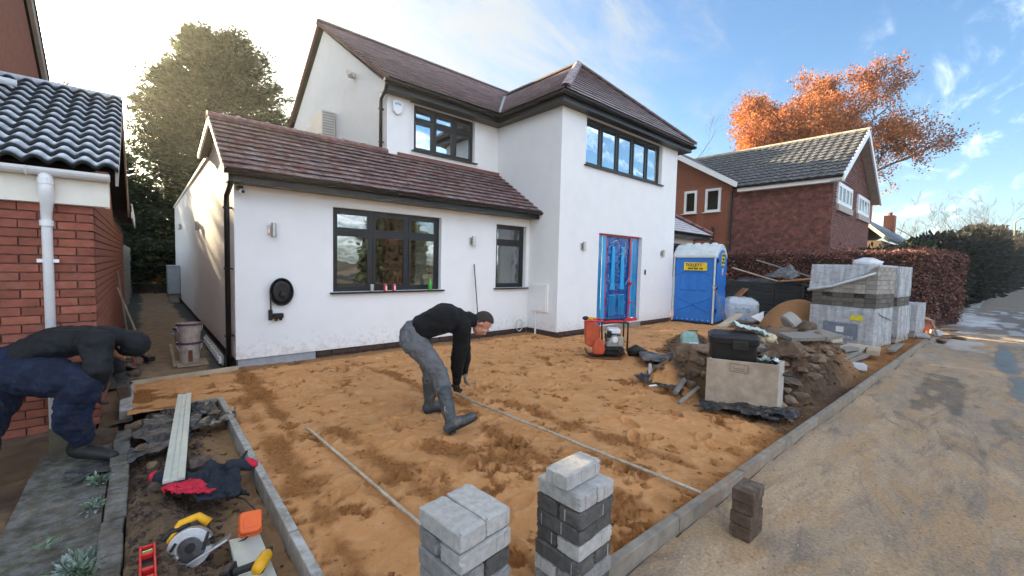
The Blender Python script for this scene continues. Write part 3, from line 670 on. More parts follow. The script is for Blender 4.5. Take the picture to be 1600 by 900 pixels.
def gutter(parent, a, b, r=.058, mat='black_upvc', name='gutter', brackets=True):
    a = Vector(a); b = Vector(b); d = (b-a).normalized(); sd_ = d.cross(Vector((0, 0, 1))); g = G()
    n = 8; vs = []
    for p in (a, b):
        for rr in (r, r-.006):
            for k in range(n+1):
                t = math.pi*k/n; vs.append(p+sd_*math.cos(t)*rr-Vector((0, 0, 1))*math.sin(t)*rr)
    fs = []; m = n+1
    for k in range(n): fs += [(k, k+1, 2*m+k+1, 2*m+k), (m+k, 3*m+k, 3*m+k+1, m+k+1)]
    fs += [(0, 2*m, 3*m, m), (n, m+n, 3*m+n, 2*m+n)]
    for e in (0, 2*m): fs.append(tuple(e+k for k in range(m)))
    g.add(vs, fs); o = g.obj(name, mat, parent, smooth=False)
    if brackets:
        L = (b-a).length; k = max(2, int(L/.9)); q = G()
        for i in range(k):
            p = a+d*(L*(i+.5)/k); pts = [p+sd_*math.cos(t)*(r+.006)-Vector((0, 0, 1))*math.sin(t)*(r+.006) for t in [math.pi*j/8 for j in range(9)]]
            q = G(); q.tube(pts, .008, 5); q.obj('bracket', mat, o)
    return o

# ================================================================ WHITE HOUSE
H = thing('white_house', 'white rendered two storey house with black windows and brown tiled roofs', 'house', (6.6, 6.0, 0))
HO = []
wall_open(.96, 6.60, .12, 2.70, 6.9, .22, [(2.28, 4.28, 1.04, 2.40), (5.63, 6.50, 1.04, 2.40)]).obj('wall', 'render_white', H)
def yz_prism(poly, x0, x1): 
    g = G(); lo = [(x0, y, z) for y, z in poly]; hi = [(x1, y, z) for y, z in poly]; n = len(poly)
    g.add(lo+hi, [tuple(range(n-1, -1, -1)), tuple(range(n, 2*n))]+[(i, (i+1) % n, n+(i+1) % n, n+i) for i in range(n)]); return g
yz_prism([(7.12, .12), (20.6, .12), (20.6, 3.40), (9.7, 3.40), (8.1, 3.66), (7.12, 2.98)], .96, 1.18).obj('wall', 'render_white', H)
G().bb(.962, 1.178, 6.98, 7.12, 2.701, 2.80).obj('wall', 'render_white', H)
yz_prism([(8.12, 3.3), (15.9, 3.3), (15.9, 5.05), (11.9, 7.58), (8.12, 5.10)], 3.7, 3.92).obj('wall', 'render_white', H)
wall_open(3.92, 6.60, 3.4, 5.0, 8.1, .2, [(4.32, 5.90, 3.9, 4.864)]).obj('wall', 'render_white', H)
G().bb(3.698, 4.2, 8.035, 8.118, 3.55, 4.93).obj('pilaster', 'render_white', H)
wall_open(6.60, 11.5, .12, 4.88, 6.0, .25, [(7.40, 10.67, 3.80, 4.864), (7.98, 9.82, .14, 2.33)]).obj('wall', 'render_white', H)
G().bb(6.60, 6.85, 6.25, 8.3, .12, 4.88).obj('wall', 'render_white', H)
G().bb(11.28, 11.5, 6.25, 14, .12, 4.88).obj('wall', 'render_white', H)
G().bb(1.18, 11.28, 20.3, 20.58, .12, 3.4).obj('wall', 'render_white', H)
G().bb(1.0, 3.7, 8.7, 20.55, 3.32, 3.39).obj('flat_roof', 'roof_deck', H)
G().bb(.93, 1.21, 9.7, 20.63, 3.40, 3.46).obj('roof_trim', 'white_cream', H)
# plinths
g = G(); g.bb(.985, 2.02, 6.925, 7.10, -.06, .118); g.obj('plinth_panel', 'plinth_grey', H)
pb = G().box((0, 0, 0), (.215, .06, .065)).mesh('brick', 'brick_base')
G().bb(2.02, 6.6, 6.96, 7.10, -.08, .117).obj('wall_base', 'brick_base', H)
for i in range(20):
    inst('brick', pb, Matrix.Translation((2.15+i*.225+rnd.uniform(-.005, .005), 6.955, .075+rnd.uniform(-.004, .004)))@Matrix.Rotation(rnd.uniform(-.02, .02), 4, 'Z'), H)
G().bb(6.63, 11.48, 6.04, 6.24, -.08, .118).obj('wall_base', 'brick_base', H)
G().bb(6.63, 6.84, 6.24, 6.95, -.08, .118).obj('wall_base', 'brick_base', H)
G().bb(1.0, 1.17, 7.12, 20.5, -.08, .118).obj('wall_base', 'brick_base', H)
for i in range(20):
    if 6 < i < 12: continue
    inst('brick', pb, Matrix.Translation((6.76+i*.226, 6.03, .075+rnd.uniform(-.004, .004))), H)
# windows
def blind(parent, x0, x1, y, z0, z1, mat='room_light'): G().bb(x0, x1, y, y+.02, z0, z1).obj('blind', mat, parent)
w = window(H, 2.28, 4.28, 1.04, 2.40, 6.99, [1/3, 2/3], 2.02, room=False)
room(w, 2.0, 4.6, 7.13, 9.3, .6, 2.6)
G().bb(3.93, 4.2, 7.25, 7.30, 1.0, 2.5).obj('blind', 'room_light', w); G().bb(2.55, 2.95, 8.6, 8.65, 1.6, 2.4).obj('blind', 'room_light', w)
w = window(H, 5.63, 6.50, 1.04, 2.40, 6.99, [], 2.02); room(w, 5.4, 6.58, 7.13, 8.8, .6, 2.6); G().bb(6.1, 6.38, 7.3, 7.34, 1.0, 2.5).obj('blind', 'room_light', w)
w = window(H, 4.32, 5.90, 3.9, 4.862, 8.19, [1/3, 2/3], 4.55, mat='anthracite', gmat='glass_sky'); room(w, 4.2, 6.1, 8.32, 10, 3.6, 4.95); G().bb(5.45, 5.8, 8.4, 8.44, 3.8, 4.85).obj('blind', 'room_light', w)
w = window(H, 7.40, 10.67, 3.80, 4.862, 6.10, [.2, .4, .6, .8], None, mat='anthracite', gmat='glass_sky'); room(w, 7.2, 10.9, 6.27, 8.2, 3.5, 4.85)

# extension roof : single tiles
ez, ey, rz_, ry = 2.70, 6.55, 3.73, 8.10
RF = G().quad((.80, ey, ez), (6.60, ey, ez), (6.60, ry, rz_), (.80, ry, rz_)).quad((.82, ry, rz_-.01), (3.69, ry, rz_-.01), (3.69, 9.8, 3.42), (.82, 9.8, 3.42)).obj('roof', 'roof_deck', H, solid=.02)
Lv = math.hypot(ry-ey, rz_-ez)
slope_tiles(RF, (.80, ey, ez), (1, 0, 0), (0, ry-ey, rz_-ez), lambda v: (0, 5.795), Lv, Lv/11, .30, 'tile_brown', 'tile', .018, .050, stuff=False)
rme = G()
n = 10; Lr = .44
pts = [(math.cos(math.pi*k/n)*.115, math.sin(math.pi*k/n)*.10) for k in range(n+1)]+[(math.cos(math.pi*k/n)*.095, math.sin(math.pi*k/n)*.08) for k in range(n, -1, -1)]
rme.prism(pts, Lr-.006, Matrix(((0, 0, 1, 0), (1, 0, 0, 0), (0, 1, 0, 0), (0, 0, 0, 1))))
ridge_me = rme.mesh('ridge_tile', 'ridge_tile'); hip_me = ridge_me.copy(); hip_me.materials[0] = MATS['hip_tile']
for i in range(7):
    inst('ridge_tile', ridge_me, Matrix.Translation((.79+i*.415, ry, rz_-.015))@Matrix.Rotation(R(rnd.uniform(-1, 1)), 4, 'Y'), RF)
    if i: inst('mortar_bead', G().ell((0, 0, 0), (.035, .03, .018), 8, 5).mesh('mortar_bead', 'stone_pale') if i == 1 else bpy.data.meshes['mortar_bead'], Matrix.Translation((.79+i*.415, ry, rz_+.09)), RF)
G().bb(3.92, 6.6, 8.02, 8.095, rz_-.04, rz_+.045).obj('flashing', 'ridge_tile', RF)
# verge boards
for xx in (.835,):
    g = G(); g.hexa([(xx-.03, 6.52, 2.63), (xx, 6.52, 2.63), (xx, 8.1, 3.67), (xx-.03, 8.1, 3.67)], [(xx-.03, 6.52, 2.70), (xx, 6.52, 2.70), (xx, 8.1, 3.74), (xx-.03, 8.1, 3.74)])
    g.hexa([(xx-.03, 8.1, 3.67), (xx, 8.1, 3.67), (xx, 9.8, 3.38), (xx-.03, 9.8, 3.38)], [(xx-.03, 8.1, 3.74), (xx, 8.1, 3.74), (xx, 9.8, 3.45), (xx-.03, 9.8, 3.45)])
    g.obj('verge_trim', 'white_cream', RF)
G().bb(.86, 6.6, 6.60, 6.62, 2.56, 2.71).obj('fascia', 'black_upvc', H); G().bb(.86, 6.6, 6.62, 6.90, 2.565, 2.585).obj('soffit', 'black_upvc', H)
gutter(H, (.80, 6.535, 2.70), (6.62, 6.535, 2.70))
g = G(); g.tube([(.90, 6.60, 2.63), (.90, 6.75, 2.52), (.895, 7.03, 2.42), (.895, 7.05, 2.3), (.895, 7.05, -.02)], .034, 10); dp = g.obj('downpipe', 'black_upvc', H, smooth=True)
for z in (.45, 1.4, 2.25): G().bb(.85, .97, 7.02, 7.08, z-.012, z+.012).obj('bracket', 'black_upvc', dp)

# main roof
SL = (7.72-5.04)/(11.9-7.72)
ZE = 5.04; ax, ay, az = 9.15, 7.8, 7.07; vy = 7.72+(az-ZE)/SL
RM = G().quad((3.55, 7.72, ZE), (6.33, 7.72, ZE), (ax, vy, az), (ax, 11.9, 7.72)).add([(3.55, 7.72, ZE), (ax, 11.9, 7.72), (3.55, 11.9, 7.72)], [(0, 1, 2)]).quad((ax, vy, az), (11.7, vy, az), (11.7, 11.9, 7.72), (ax, 11.9, 7.72)).quad((3.55, 11.9, 7.72), (11.7, 11.9, 7.72), (11.7, 16.1, 5.04), (3.55, 16.1, 5.04)).obj('roof', 'roof_deck', H)
Lm = math.hypot(11.9-7.72, 7.72-ZE); cm = (11.9-7.72)/Lm
def sp_main(v):
    y = 7.72+v*cm
    return (0, (6.33+(y-7.72)*(ax-6.33)/(vy-7.72))-3.55) if y < vy else (0, 8.15)
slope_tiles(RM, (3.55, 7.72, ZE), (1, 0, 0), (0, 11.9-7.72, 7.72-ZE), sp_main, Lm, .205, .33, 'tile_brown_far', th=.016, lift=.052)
Lw = math.hypot(ax-6.33, az-ZE)
RW = G().quad((6.33, 5.7, ZE), (ax, ay, az), (ax, vy, az), (6.33, 7.72, ZE)).add([(6.33, 5.7, ZE), (11.95, 5.7, ZE), (ax, ay, az)], [(0, 1, 2)]).quad((11.95, 5.7, ZE), (11.95, 12, ZE), (ax, 12, az), (ax, ay, az)).obj('roof', 'roof_deck', H)
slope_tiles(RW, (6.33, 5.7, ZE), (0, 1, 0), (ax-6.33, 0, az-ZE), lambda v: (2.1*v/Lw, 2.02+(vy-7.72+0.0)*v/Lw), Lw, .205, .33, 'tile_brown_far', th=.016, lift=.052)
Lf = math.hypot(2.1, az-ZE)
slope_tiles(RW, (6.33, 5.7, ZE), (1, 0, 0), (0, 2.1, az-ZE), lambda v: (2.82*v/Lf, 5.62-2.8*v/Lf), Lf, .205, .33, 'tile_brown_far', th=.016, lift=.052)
def ridge_run(parent, a, b, me, step, up=.0):
    a = Vector(a); b = Vector(b); d = (b-a); T = d.length; d.normalize(); s_ = d.cross(Vector((0, 0, 1))).normalized(); n_ = s_.cross(d)
    B = Matrix((d, -s_, n_)).transposed().to_4x4(); k = int(T/step)
    for i in range(k): inst('ridge_tile', me, Matrix.Translation(a+d*(i*T/k)+n_*up)@B, parent)
ridge_run(RW, (6.36, 5.72, ZE+.03), (ax, ay, az+.02), hip_me, .36)
brown_me = ridge_me.copy(); brown_me.materials[0] = MATS['ridge_brown']
ridge_run(RW, (11.92, 5.72, ZE+.03), (ax, ay, az+.02), brown_me, .36)
ridge_run(RW, (ax, ay, az+.02), (ax, vy, az+.02), brown_me, .4)
ridge_run(RM, (3.55, 11.9, 7.73), (11.7, 11.9, 7.73), brown_me, .42)
G().add([(6.28, 7.70, ZE+.05), (6.42, 7.66, ZE+.05), (ax+.04, vy-.05, az+.05), (ax-.08, vy, az+.05)], [(0, 1, 2, 3)]).obj('valley_trough', 'plinth_grey', RM)
# verge of the main gable
g = G(); g.hexa([(3.56, 7.7, 4.98), (3.6, 7.7, 4.98), (3.6, 11.9, 7.66), (3.56, 11.9, 7.66)], [(3.56, 7.7, 5.05), (3.6, 7.7, 5.05), (3.6, 11.9, 7.74), (3.56, 11.9, 7.74)])
g.hexa([(3.56, 11.9, 7.66), (3.6, 11.9, 7.66), (3.6, 16.1, 4.98), (3.56, 16.1, 4.98)], [(3.56, 11.9, 7.74), (3.6, 11.9, 7.74), (3.6, 16.1, 5.05), (3.56, 16.1, 5.05)]); g.obj('verge_trim', 'ridge_tile', RM)
# fascias, soffits, gutters
G().bb(3.6, 6.40, 7.80, 7.82, 4.86, 5.03).bb(6.38, 6.40, 5.78, 7.80, 4.86, 5.03).bb(6.40, 11.88, 5.78, 5.80, 4.86, 5.03).bb(11.86, 11.88, 5.80, 12, 4.86, 5.03).obj('fascia', 'black_upvc', H)
G().bb(3.6, 6.60, 7.82, 8.10, 4.865, 4.885).bb(6.40, 6.60, 5.80, 7.82, 4.865, 4.885).bb(6.60, 11.86, 5.80, 6.0, 4.865, 4.885).bb(11.5, 11.86, 6.0, 12, 4.865, 4.885).obj('soffit', 'black_upvc', H)
gutter(H, (3.5, 7.735, 5.02), (6.33, 7.735, 5.02)); gutter(H, (6.325, 7.73, 5.02), (6.325, 5.72, 5.02)); gutter(H, (6.27, 5.715, 5.02), (11.95, 5.715, 5.02)); gutter(H, (11.945, 5.7, 5.02), (11.945, 12, 5.02))
g = G(); g.tube([(3.56, 7.74, 4.96), (3.58, 7.85, 4.86), (3.64, 8.18, 4.8), (3.64, 8.2, 4.7), (3.64, 8.2, 3.74)], .034, 10); dp = g.obj('downpipe', 'black_upvc', H, smooth=True)
for z in (3.95, 4.6): G().bb(3.6, 3.71, 8.18, 8.23, z-.012, z+.012).obj('bracket', 'black_upvc', dp)

# door set in blue protective film
D = G().bb(7.98, 9.82, 6.10, 6.16, .14, .20).bb(7.98, 8.03, 6.10, 6.16, .2, 2.33).bb(9.77, 9.82, 6.10, 6.16, .2, 2.33).bb(8.03, 9.77, 6.10, 6.16, 2.28, 2.33).bb(8.36, 8.42, 6.101, 6.161, .2, 2.28).bb(9.38, 9.44, 6.101, 6.161, .2, 2.28).obj('front_door', 'blue_film_dark', H)
G().bb(8.42, 9.38, 6.13, 6.17, .2, 2.28).obj('door_leaf', 'blue_film_dark', D)
def film(name, x0, x1, z0, z1, y, mat, amp, nx, nz, seed, parent=D):
    X, Z = np.meshgrid(np.linspace(x0, x1, nx), np.linspace(z0, z1, nz))
    Yv = y+(fbm(X*2, Z*.7, 6, 4, seed, .6, True)-.6)*amp
    v = np.stack([X, Yv, Z], -1).reshape(-1, 3); i = np.arange(nx*nz).reshape(nz, nx); f = np.stack([i[:-1, :-1], i[:-1, 1:], i[1:, 1:], i[1:, :-1]], -1).reshape(-1, 4)
    return mesh_np(name, v, f, mat, parent, True)
film('blue_film', 8.00, 8.22, .16, 2.30, 6.085, 'blue_film', .02, 14, 60, 3); film('blue_film', 9.47, 9.75, .24, 2.30, 6.085, 'blue_film', .02, 16, 60, 5)
film('blue_film', 8.44, 9.36, .22, 2.27, 6.115, 'blue_film_dark', .075, 60, 110, 7)
for xx in (8.60, 9.00):
    G().hexa([(xx+.03, 6.075, 1.20), (xx+.17, 6.075, 1.20), (xx+.17, 6.12, 1.20), (xx+.03, 6.12, 1.20)], [(xx+.05, 6.075, 2.05), (xx+.15, 6.075, 2.05), (xx+.15, 6.12, 2.05), (xx+.05, 6.12, 2.05)]).obj('door_panel', 'blue_tape', D, bevel=.012)
    G().hexa([(xx, 6.07, .98), (xx+.2, 6.07, .98), (xx+.2, 6.12, .98), (xx, 6.12, .98)], [(xx+.05, 6.07, 1.22), (xx+.15, 6.07, 1.22), (xx+.15, 6.12, 1.22), (xx+.05, 6.12, 1.22)]).obj('door_panel', 'blue_tape', D, bevel=.012)
    G().bb(xx-.03, xx+.24, 6.078, 6.12, .32, .86).obj('door_panel', 'blue_film', D, bevel=.02)
g = G()
for k, (dx, dz, ln, an) in enumerate([(8.56, 2.12, .3, .3), (9.0, 2.05, .35, -.8), (9.1, 1.95, .22, 1.2), (8.55, 1.15, .28, -.7), (9.22, 1.1, .25, .8), (8.9, 1.85, .2, .2), (9.05, 1.75, .3, 1.0)]):
    c, s_ = math.cos(an), math.sin(an); g.tube([(dx, 6.07, dz), (dx+c*ln*.5, 6.055, dz+s_*ln*.5+.02), (dx+c*ln, 6.07, dz+s_*ln)], .005, 4)
g.obj('film_fold', 'bag_white', D)
film('blue_tape', 8.22, 8.36, .14, 2.29, 6.075, 'blue_tape', .006, 6, 40, 9); film('blue_tape', 9.46, 9.53, .24, 2.2, 6.078, 'blue_tape', .006, 5, 40, 11)
film('red_tape', 9.385, 9.45, .26, 2.30, 6.07, 'red_tape', .006, 5, 40, 13); film('red_tape', 8.385, 8.415, .22, 2.28, 6.085, 'red_tape', .004, 4, 40, 15)
film('red_tape', 8.35, 9.80, .13, .225, 6.06, 'red_tape', .012, 40, 8, 17); film('red_tape', 8.0, 9.80, 2.29, 2.325, 6.075, 'red_tape', .006, 40, 3, 19)
G().box((9.42, 6.04, 1.12), (.07, .05, .09)).box((9.47, 6.05, .64), (.14, .01, .04)).obj('red_tape', 'red_tape', D, bevel=.008)
G().bb(7.95, 9.85, 5.97, 6.10, -.03, .128).obj('door_step', 'edging_concrete', H, bevel=.01)

# lean-to on the far side
wall_open(11.5, 14.6, .1, 2.6, 6.9, .2, [(12.9, 14.25, 1.3, 2.38)]).obj('wall', 'render_white', H)
window(H, 12.9, 14.25, 1.3, 2.38, 6.98, [.5], None, mat='anthracite', gmat='glass'); G().bb(12.7, 14.4, 8.0, 8.05, .6, 2.6).obj('interior_wall', 'room_wall', H)
RL = G().add([(11.5, 6.4, 2.70), (14.95, 6.4, 2.70), (13.3, 8.05, 3.80), (11.5, 8.05, 3.80), (14.95, 10, 2.70), (13.3, 10, 3.8)], [(0, 1, 2, 3), (1, 4, 5, 2)]).obj('roof', 'roof_deck', H)
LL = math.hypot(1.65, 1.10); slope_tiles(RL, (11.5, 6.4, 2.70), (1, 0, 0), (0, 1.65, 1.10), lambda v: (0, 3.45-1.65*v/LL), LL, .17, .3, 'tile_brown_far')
G().bb(11.5, 14.9, 6.47, 6.49, 2.54, 2.70).bb(14.88, 14.9, 6.49, 10, 2.54, 2.70).obj('fascia', 'black_upvc', H); G().bb(11.5, 14.88, 6.49, 6.9, 2.545, 2.56).obj('soffit', 'black_upvc', H)
gutter(H, (11.5, 6.41, 2.69), (14.97, 6.41, 2.69)); ridge_run(RL, (14.93, 6.42, 2.74), (13.3, 8.05, 3.84), ridge_me, .36)

# ---------------------------------------------------------------- fittings on the walls
def wall_light(loc, rz, label):
    t = thing('wall_light', label, 'light', (0, 0, 0), 'steel up and down lights on the white walls')
    G().box((-.03, -.012, 0), (.05, .03, .13)).obj('back_plate', 'steel', t, bevel=.004)
    G().lathe([(.0, -.10), (.032, -.10), (.034, -.095), (.034, .095), (.032, .10), (.026, .10), (.026, .085), (0, .085)], 16, Matrix.Translation((.012, -.06, 0)), caps=False).obj('lamp_tube', 'steel', t, smooth=False)
    G().lathe([(.004, -.06), (.026, -.085)], 12, Matrix.Translation((.012, -.06, .15)), caps=True).obj('lens', 'black_plastic', t)
    place(t, loc, rz); return t
wall_light((1.42, 6.9, 1.97), 0, 'steel cylinder wall light above the black charger, left of the wide window')
wall_light((4.99, 6.9, 2.0), 0, 'steel cylinder wall light between the wide window and the narrow window')
wall_light((7.37, 6.0, 1.99), 0, 'steel cylinder wall light left of the blue filmed front door')
wall_light((10.83, 6.0, 1.95), 0, 'steel cylinder wall light between the front door and the blue toilet')
wall_light((.96, 11.3, 2.22), -math.pi/2, 'wall light on the alley side wall nearest the black downpipe')
wall_light((.96, 17.0, 2.5), -math.pi/2, 'small wall light farthest down the alley side wall')
# EV charger
t = thing('car_charger', 'black oval car charger with coiled cable and socket block on the white wall', 'charger', (1.51, 6.9, 1.07))
g = G(); pr = []
for k in range(24):
    a = 2*math.pi*k/24; pr.append((.125*math.cos(a), .165*math.sin(a)*(1.08 if math.sin(a) < 0 else .95)))
g.prism(pr, .10, Matrix.Translation((1.52, 6.895, 1.08))@Matrix.Rotation(math.pi/2, 4, 'X')); g.obj('charger_body', 'black_plastic', t, bevel=.035, seg=4)
G().ell((1.535, 6.79, 1.03), (.055, .05, .06), 14, 9).obj('charger_socket', 'black_rubber', t, smooth=True)
for k in range(4):
    pts = [(1.525+(.135+.006*k)*math.cos(a), 6.88-.02*k+.004*math.sin(3*a), 1.07+(.175+.008*k)*math.sin(a)) for a in [2*math.pi*i/26 for i in range(27)]]
    G().tube(pts, .009, 6).obj('cable_coil', 'black_rubber', t, smooth=True)
G().tube([(1.45, 6.86, 1.22), (1.40, 6.86, 1.16), (1.385, 6.86, 1.02), (1.39, 6.86, .84), (1.385, 6.86, .78)], .010, 6).obj('cable', 'black_rubber', t, smooth=True)
G().bb(1.36, 1.41, 6.84, 6.895, .66, .81).obj('plug', 'black_plastic', t, bevel=.008)
s_ = G().bb(1.41, 1.55, 6.82, 6.895, .68, .755).obj('socket_block', 'black_plastic', t, bevel=.01); G().bb(1.44, 1.47, 6.83, 6.88, .645, .68).obj('socket_clip', 'black_plastic', s_); G().bb(1.50, 1.53, 6.83, 6.88, .65, .68).obj('socket_clip', 'black_plastic', s_)
# alarm box
t = thing('alarm_box', 'white shield shaped alarm box below the upper eaves beside the black downpipe', 'alarm', (3.9, 8.03, 4.6))
g = G(); g.prism([(0, -.17), (.10, -.10), (.115, .08), (.06, .14), (-.06, .14), (-.115, .08), (-.10, -.10)], .06, Matrix.Translation((3.90, 8.03, 4.66))@Matrix.Rotation(math.pi/2, 4, 'X')); g.obj('alarm_case', 'white_upvc', t, bevel=.015)
for dx in (-.045, 0, .045): G().ell((3.90+dx, 7.965, 4.70+(.012 if dx == 0 else 0)), (.024, .006, .024), 10, 6).obj('alarm_mark', 'bag_blue', t)
# security cameras
t = thing('security_camera', 'small white dome camera under the black gutter at the house corner', 'camera', (1.03, 6.88, 2.42))
G().bb(.99, 1.06, 6.80, 6.9, 2.48, 2.54).obj('camera_mount', 'black_plastic', t, bevel=.01); G().ell((1.04, 6.78, 2.46), (.038, .05, .038), 14, 9).obj('camera_body', 'white_upvc', t, smooth=True); G().ell((1.045, 6.735, 2.455), (.022, .012, .022), 12, 7).obj('lens', 'ink', t, smooth=True)
t = thing('security_camera', 'white camera high on the main gable beside the roof verge', 'camera', (3.68, 9.7, 5.7))
G().box((3.62, 9.7, 5.72), (.14, .12, .12)).obj('camera_mount', 'ac_cream', t, bevel=.02); G().tube([(3.6, 9.7, 5.70), (3.45, 9.45, 5.66)], .05, 10).obj('camera_body', 'ac_cream', t)
# AC unit
t = thing('air_conditioner', 'cream air conditioning unit on the white gable wall above the lower ridge', 'air conditioner', (3.5, 11.5, 4.6))
ab = G().bb(3.34, 3.67, 10.9, 11.85, 4.55, 5.22).obj('case', 'ac_cream', t, bevel=.02); G().bb(3.40, 3.62, 11.9, 12.5, 4.5, 5.1).obj('case', 'ac_cream', t, bevel=.02)
gg = G()
for i in range(9): gg.bb(3.36, 3.64, 10.885, 10.898, 4.62+i*.065, 4.65+i*.065)
gg.obj('grille', 'alu_grey_unit', t); G().bb(3.45, 3.69, 11.0, 11.05, 4.45, 4.55).obj('bracket', 'black_upvc', t); G().bb(3.45, 3.69, 11.7, 11.75, 4.45, 4.55).obj('bracket', 'black_upvc', t)
# meter box in the inner corner, its pipe, doorbell, vent
t = thing('meter_box', 'white meter box with conduit on the side wall of the wing', 'meter box', (6.57, 6.4, .6))
G().bb(6.555, 6.60, 6.25, 6.78, .52, 1.14).obj('box', 'render_white', t, bevel=.008); G().bb(6.545, 6.556, 6.29, 6.74, .56, 1.10).obj('door', 'white_upvc', t, bevel=.004)
G().bb(6.56, 6.59, 6.60, 6.63, -.02, .52).obj('conduit', 'white_upvc', t)
t = tag(G().bb(9.985, 10.035, 5.975, 6.0, 1.36, 1.49).obj('doorbell', 'black_plastic', None, bevel=.008), 'small black doorbell right of the blue filmed front door', 'doorbell')
t = thing('hose_loop', 'clear hose loop standing against the wall in the inner corner', 'hose', (6.35, 6.8, .1))
G().tube([(6.28+.09*math.cos(a)*1.0, 6.82, .20+.13*math.sin(a)) for a in [math.pi*2*i/20 for i in range(21)]], .010, 6).obj('hose', 'sheer', t, smooth=True)
# cans and bottle on the sill
for x, m_, lab in ((2.90, 'can_silver', 'silver drinks can on the wide window sill'), (3.14, 'can_red', 'red drinks can nearer the silver can on the sill'), (3.30, 'can_red', 'red drinks can nearer the green bottle on the sill')):
    t = thing('drinks_can', lab, 'can', (x, 6.85, 1.038), 'drinks cans on the window sill')
    G().lathe([(.026, 0), (.033, .008), (.033, .105), (.027, .118)], 16, Matrix.Translation((x, 6.85, 1.038))).obj('can_body', m_, t, smooth=False)
    G().lathe([(.027, .117), (.026, .121)], 16, Matrix.Translation((x, 6.85, 1.038))).obj('can_lid', 'can_silver', t)
    if m_ == 'can_red': G().bb(x-.012, x+.012, 6.812, 6.818, 1.055, 1.13).obj('can_stripe', 'white_upvc', t)
t = thing('bottle', 'green plastic bottle standing on the wide window sill', 'bottle', (4.02, 6.85, 1.038))
G().lathe([(.03, 0), (.036, .01), (.036, .12), (.03, .15), (.013, .19), (.013, .205)], 16, Matrix.Translation((4.02, 6.85, 1.038))).obj('bottle_body', 'bottle_green', t, smooth=True); G().lathe([(.015, .203), (.015, .222)], 12, Matrix.Translation((4.02, 6.85, 1.038))).obj('cap', 'bottle_green', t)

# ================================================================ LEFT GARAGE
GA = thing('brick_garage', 'red brick garage with frosty wavy tiled roof and white gutter', 'garage', (-.33, 5.4, 0))
G().bb(-3.2, -.36, 5.43, 5.6, -.1, 2.1).bb(-.50, -.36, 5.6, 13.4, -.1, 2.2).obj('wall', 'mortar', GA)
bm_ = G().box((0, 0, 0), (.218, .1, .062)).mesh('brick', 'brick_red'); bh = G().box((0, 0, 0), (.105, .1, .062)).mesh('brick', 'brick_red')
far = G(); z = -.02; row = 0
while z < 2.02:
    x = -.33-(.115 if row % 2 else 0)
    if row % 2: oo = inst('brick', bh, Matrix.Translation((-.33-.0525, 5.455, z+.031)), GA)
    while x > -1.35:
        m4 = Matrix.Translation((x-.109+rnd.uniform(-.002, .002), 5.452+rnd.uniform(-.003, .003), z+.031))
        inst('brick', bm_, m4, GA); x -= .228
    while x > -3.1: far.box((x-.109, 5.452, z+.031), (.218, .1, .062)); x -= .228
    # side wall
    y = 5.51+(.11 if row % 2 else 0)
    while y < 13.3: far.box((-.3785, y+.109, z+.031), (.1, .218, .062)); y += .228
    z += .0745; row += 1
far.obj('brickwork', 'brick_red', GA, stuff=True)
G().bb(-3.2, -.22, 5.36, 5.385, 1.99, 2.22).obj('fascia', 'white_cream', GA); G().bb(-3.2, -.24, 5.385, 5.43, 1.985, 2.0).obj('soffit', 'white_upvc', GA)
G().bb(-.245, -.215, 5.385, 5.45, 1.98, 2.24).obj('fascia', 'white_upvc', GA)
gutter(GA, (-3.2, 5.30, 2.27), (-.205, 5.30, 2.27), .062, 'white_upvc')
dpg = G().tube([(-.60, 5.30, 2.24), (-.60, 5.30, 2.08), (-.60, 5.33, 2.0), (-.612, 5.385, 1.9), (-.614, 5.40, 1.82), (-.614, 5.40, .0)], [.045, .045, .042, .036, .034, .034], 12).obj('downpipe', 'white_upvc', GA, smooth=True)
G().lathe([(.05, 0), (.05, .05)], 14, Matrix.Translation((-.60, 5.30, 2.14))).obj('pipe_collar', 'white_upvc', dpg); G().lathe([(.044, 0), (.044, .05)], 14, Matrix.Translation((-.614, 5.40, 1.79))).obj('pipe_collar', 'white_upvc', dpg)
G().bb(-.68, -.548, 5.39, 5.41, 1.475, 1.505).obj('bracket', 'white_upvc', dpg)
# wavy tiles
e0 = Vector((-.15, 5.25, 2.285)); vdir = Vector((0, 2.25, 1.25)); LG = vdir.length; vdir.normalize(); ndir = Vector((1, 0, 0)).cross(vdir)
RG = G().quad((-3.2, 5.32, 2.30), (-.17, 5.32, 2.30), (-.17, 7.5, 3.50), (-3.2, 7.5, 3.50)).quad((-.17, 7.5, 3.50), (-.17, 9.7, 2.3), (-3.2, 9.7, 2.3), (-3.2, 7.5, 3.5)).obj('roof', 'roof_deck', GA)
def wavy(w, L, amp, waves, nu=17):
    g = G(); vs = []; th = .015
    for j in range(2):
        for i in range(nu):
            u = w*i/(nu-1); zz_ = amp*(.5-.5*math.cos(2*math.pi*waves*i/(nu-1)))**.8
            for q in (0, 1): vs.append((u, L*j, zz_+(.050 if j == 0 else .0)-(th*(2.8 if j == 0 else 1) if q else 0)))
    fs = []
    for i in range(nu-1):
        a, b, c, d = 2*i, 2*(i+1), 2*nu+2*(i+1), 2*nu+2*i
        fs += [(a, b, c, d), (a+1, d+1, c+1, b+1), (a, a+1, b+1, b)]
    return g.add(vs, fs)
pme = wavy(.29, .235, .050, 2).mesh('roof_tile', 'tile_dark', True); ga_ = LG/13
B = Matrix((Vector((1, 0, 0)), vdir, ndir)).transposed().to_4x4()
for r in range(13):
    for c in range(9):
        p = e0+vdir*(r*ga_)+Vector((-.285*(c+1), 0, 0))+ndir*rnd.uniform(.0, .004)
        inst('roof_tile', pme, Matrix.Translation(p)@B@Matrix.Rotation(rnd.uniform(-.008, .008), 4, 'Z'), RG)
drk = ridge_me.copy(); drk.materials[0] = MATS['tile_dark']
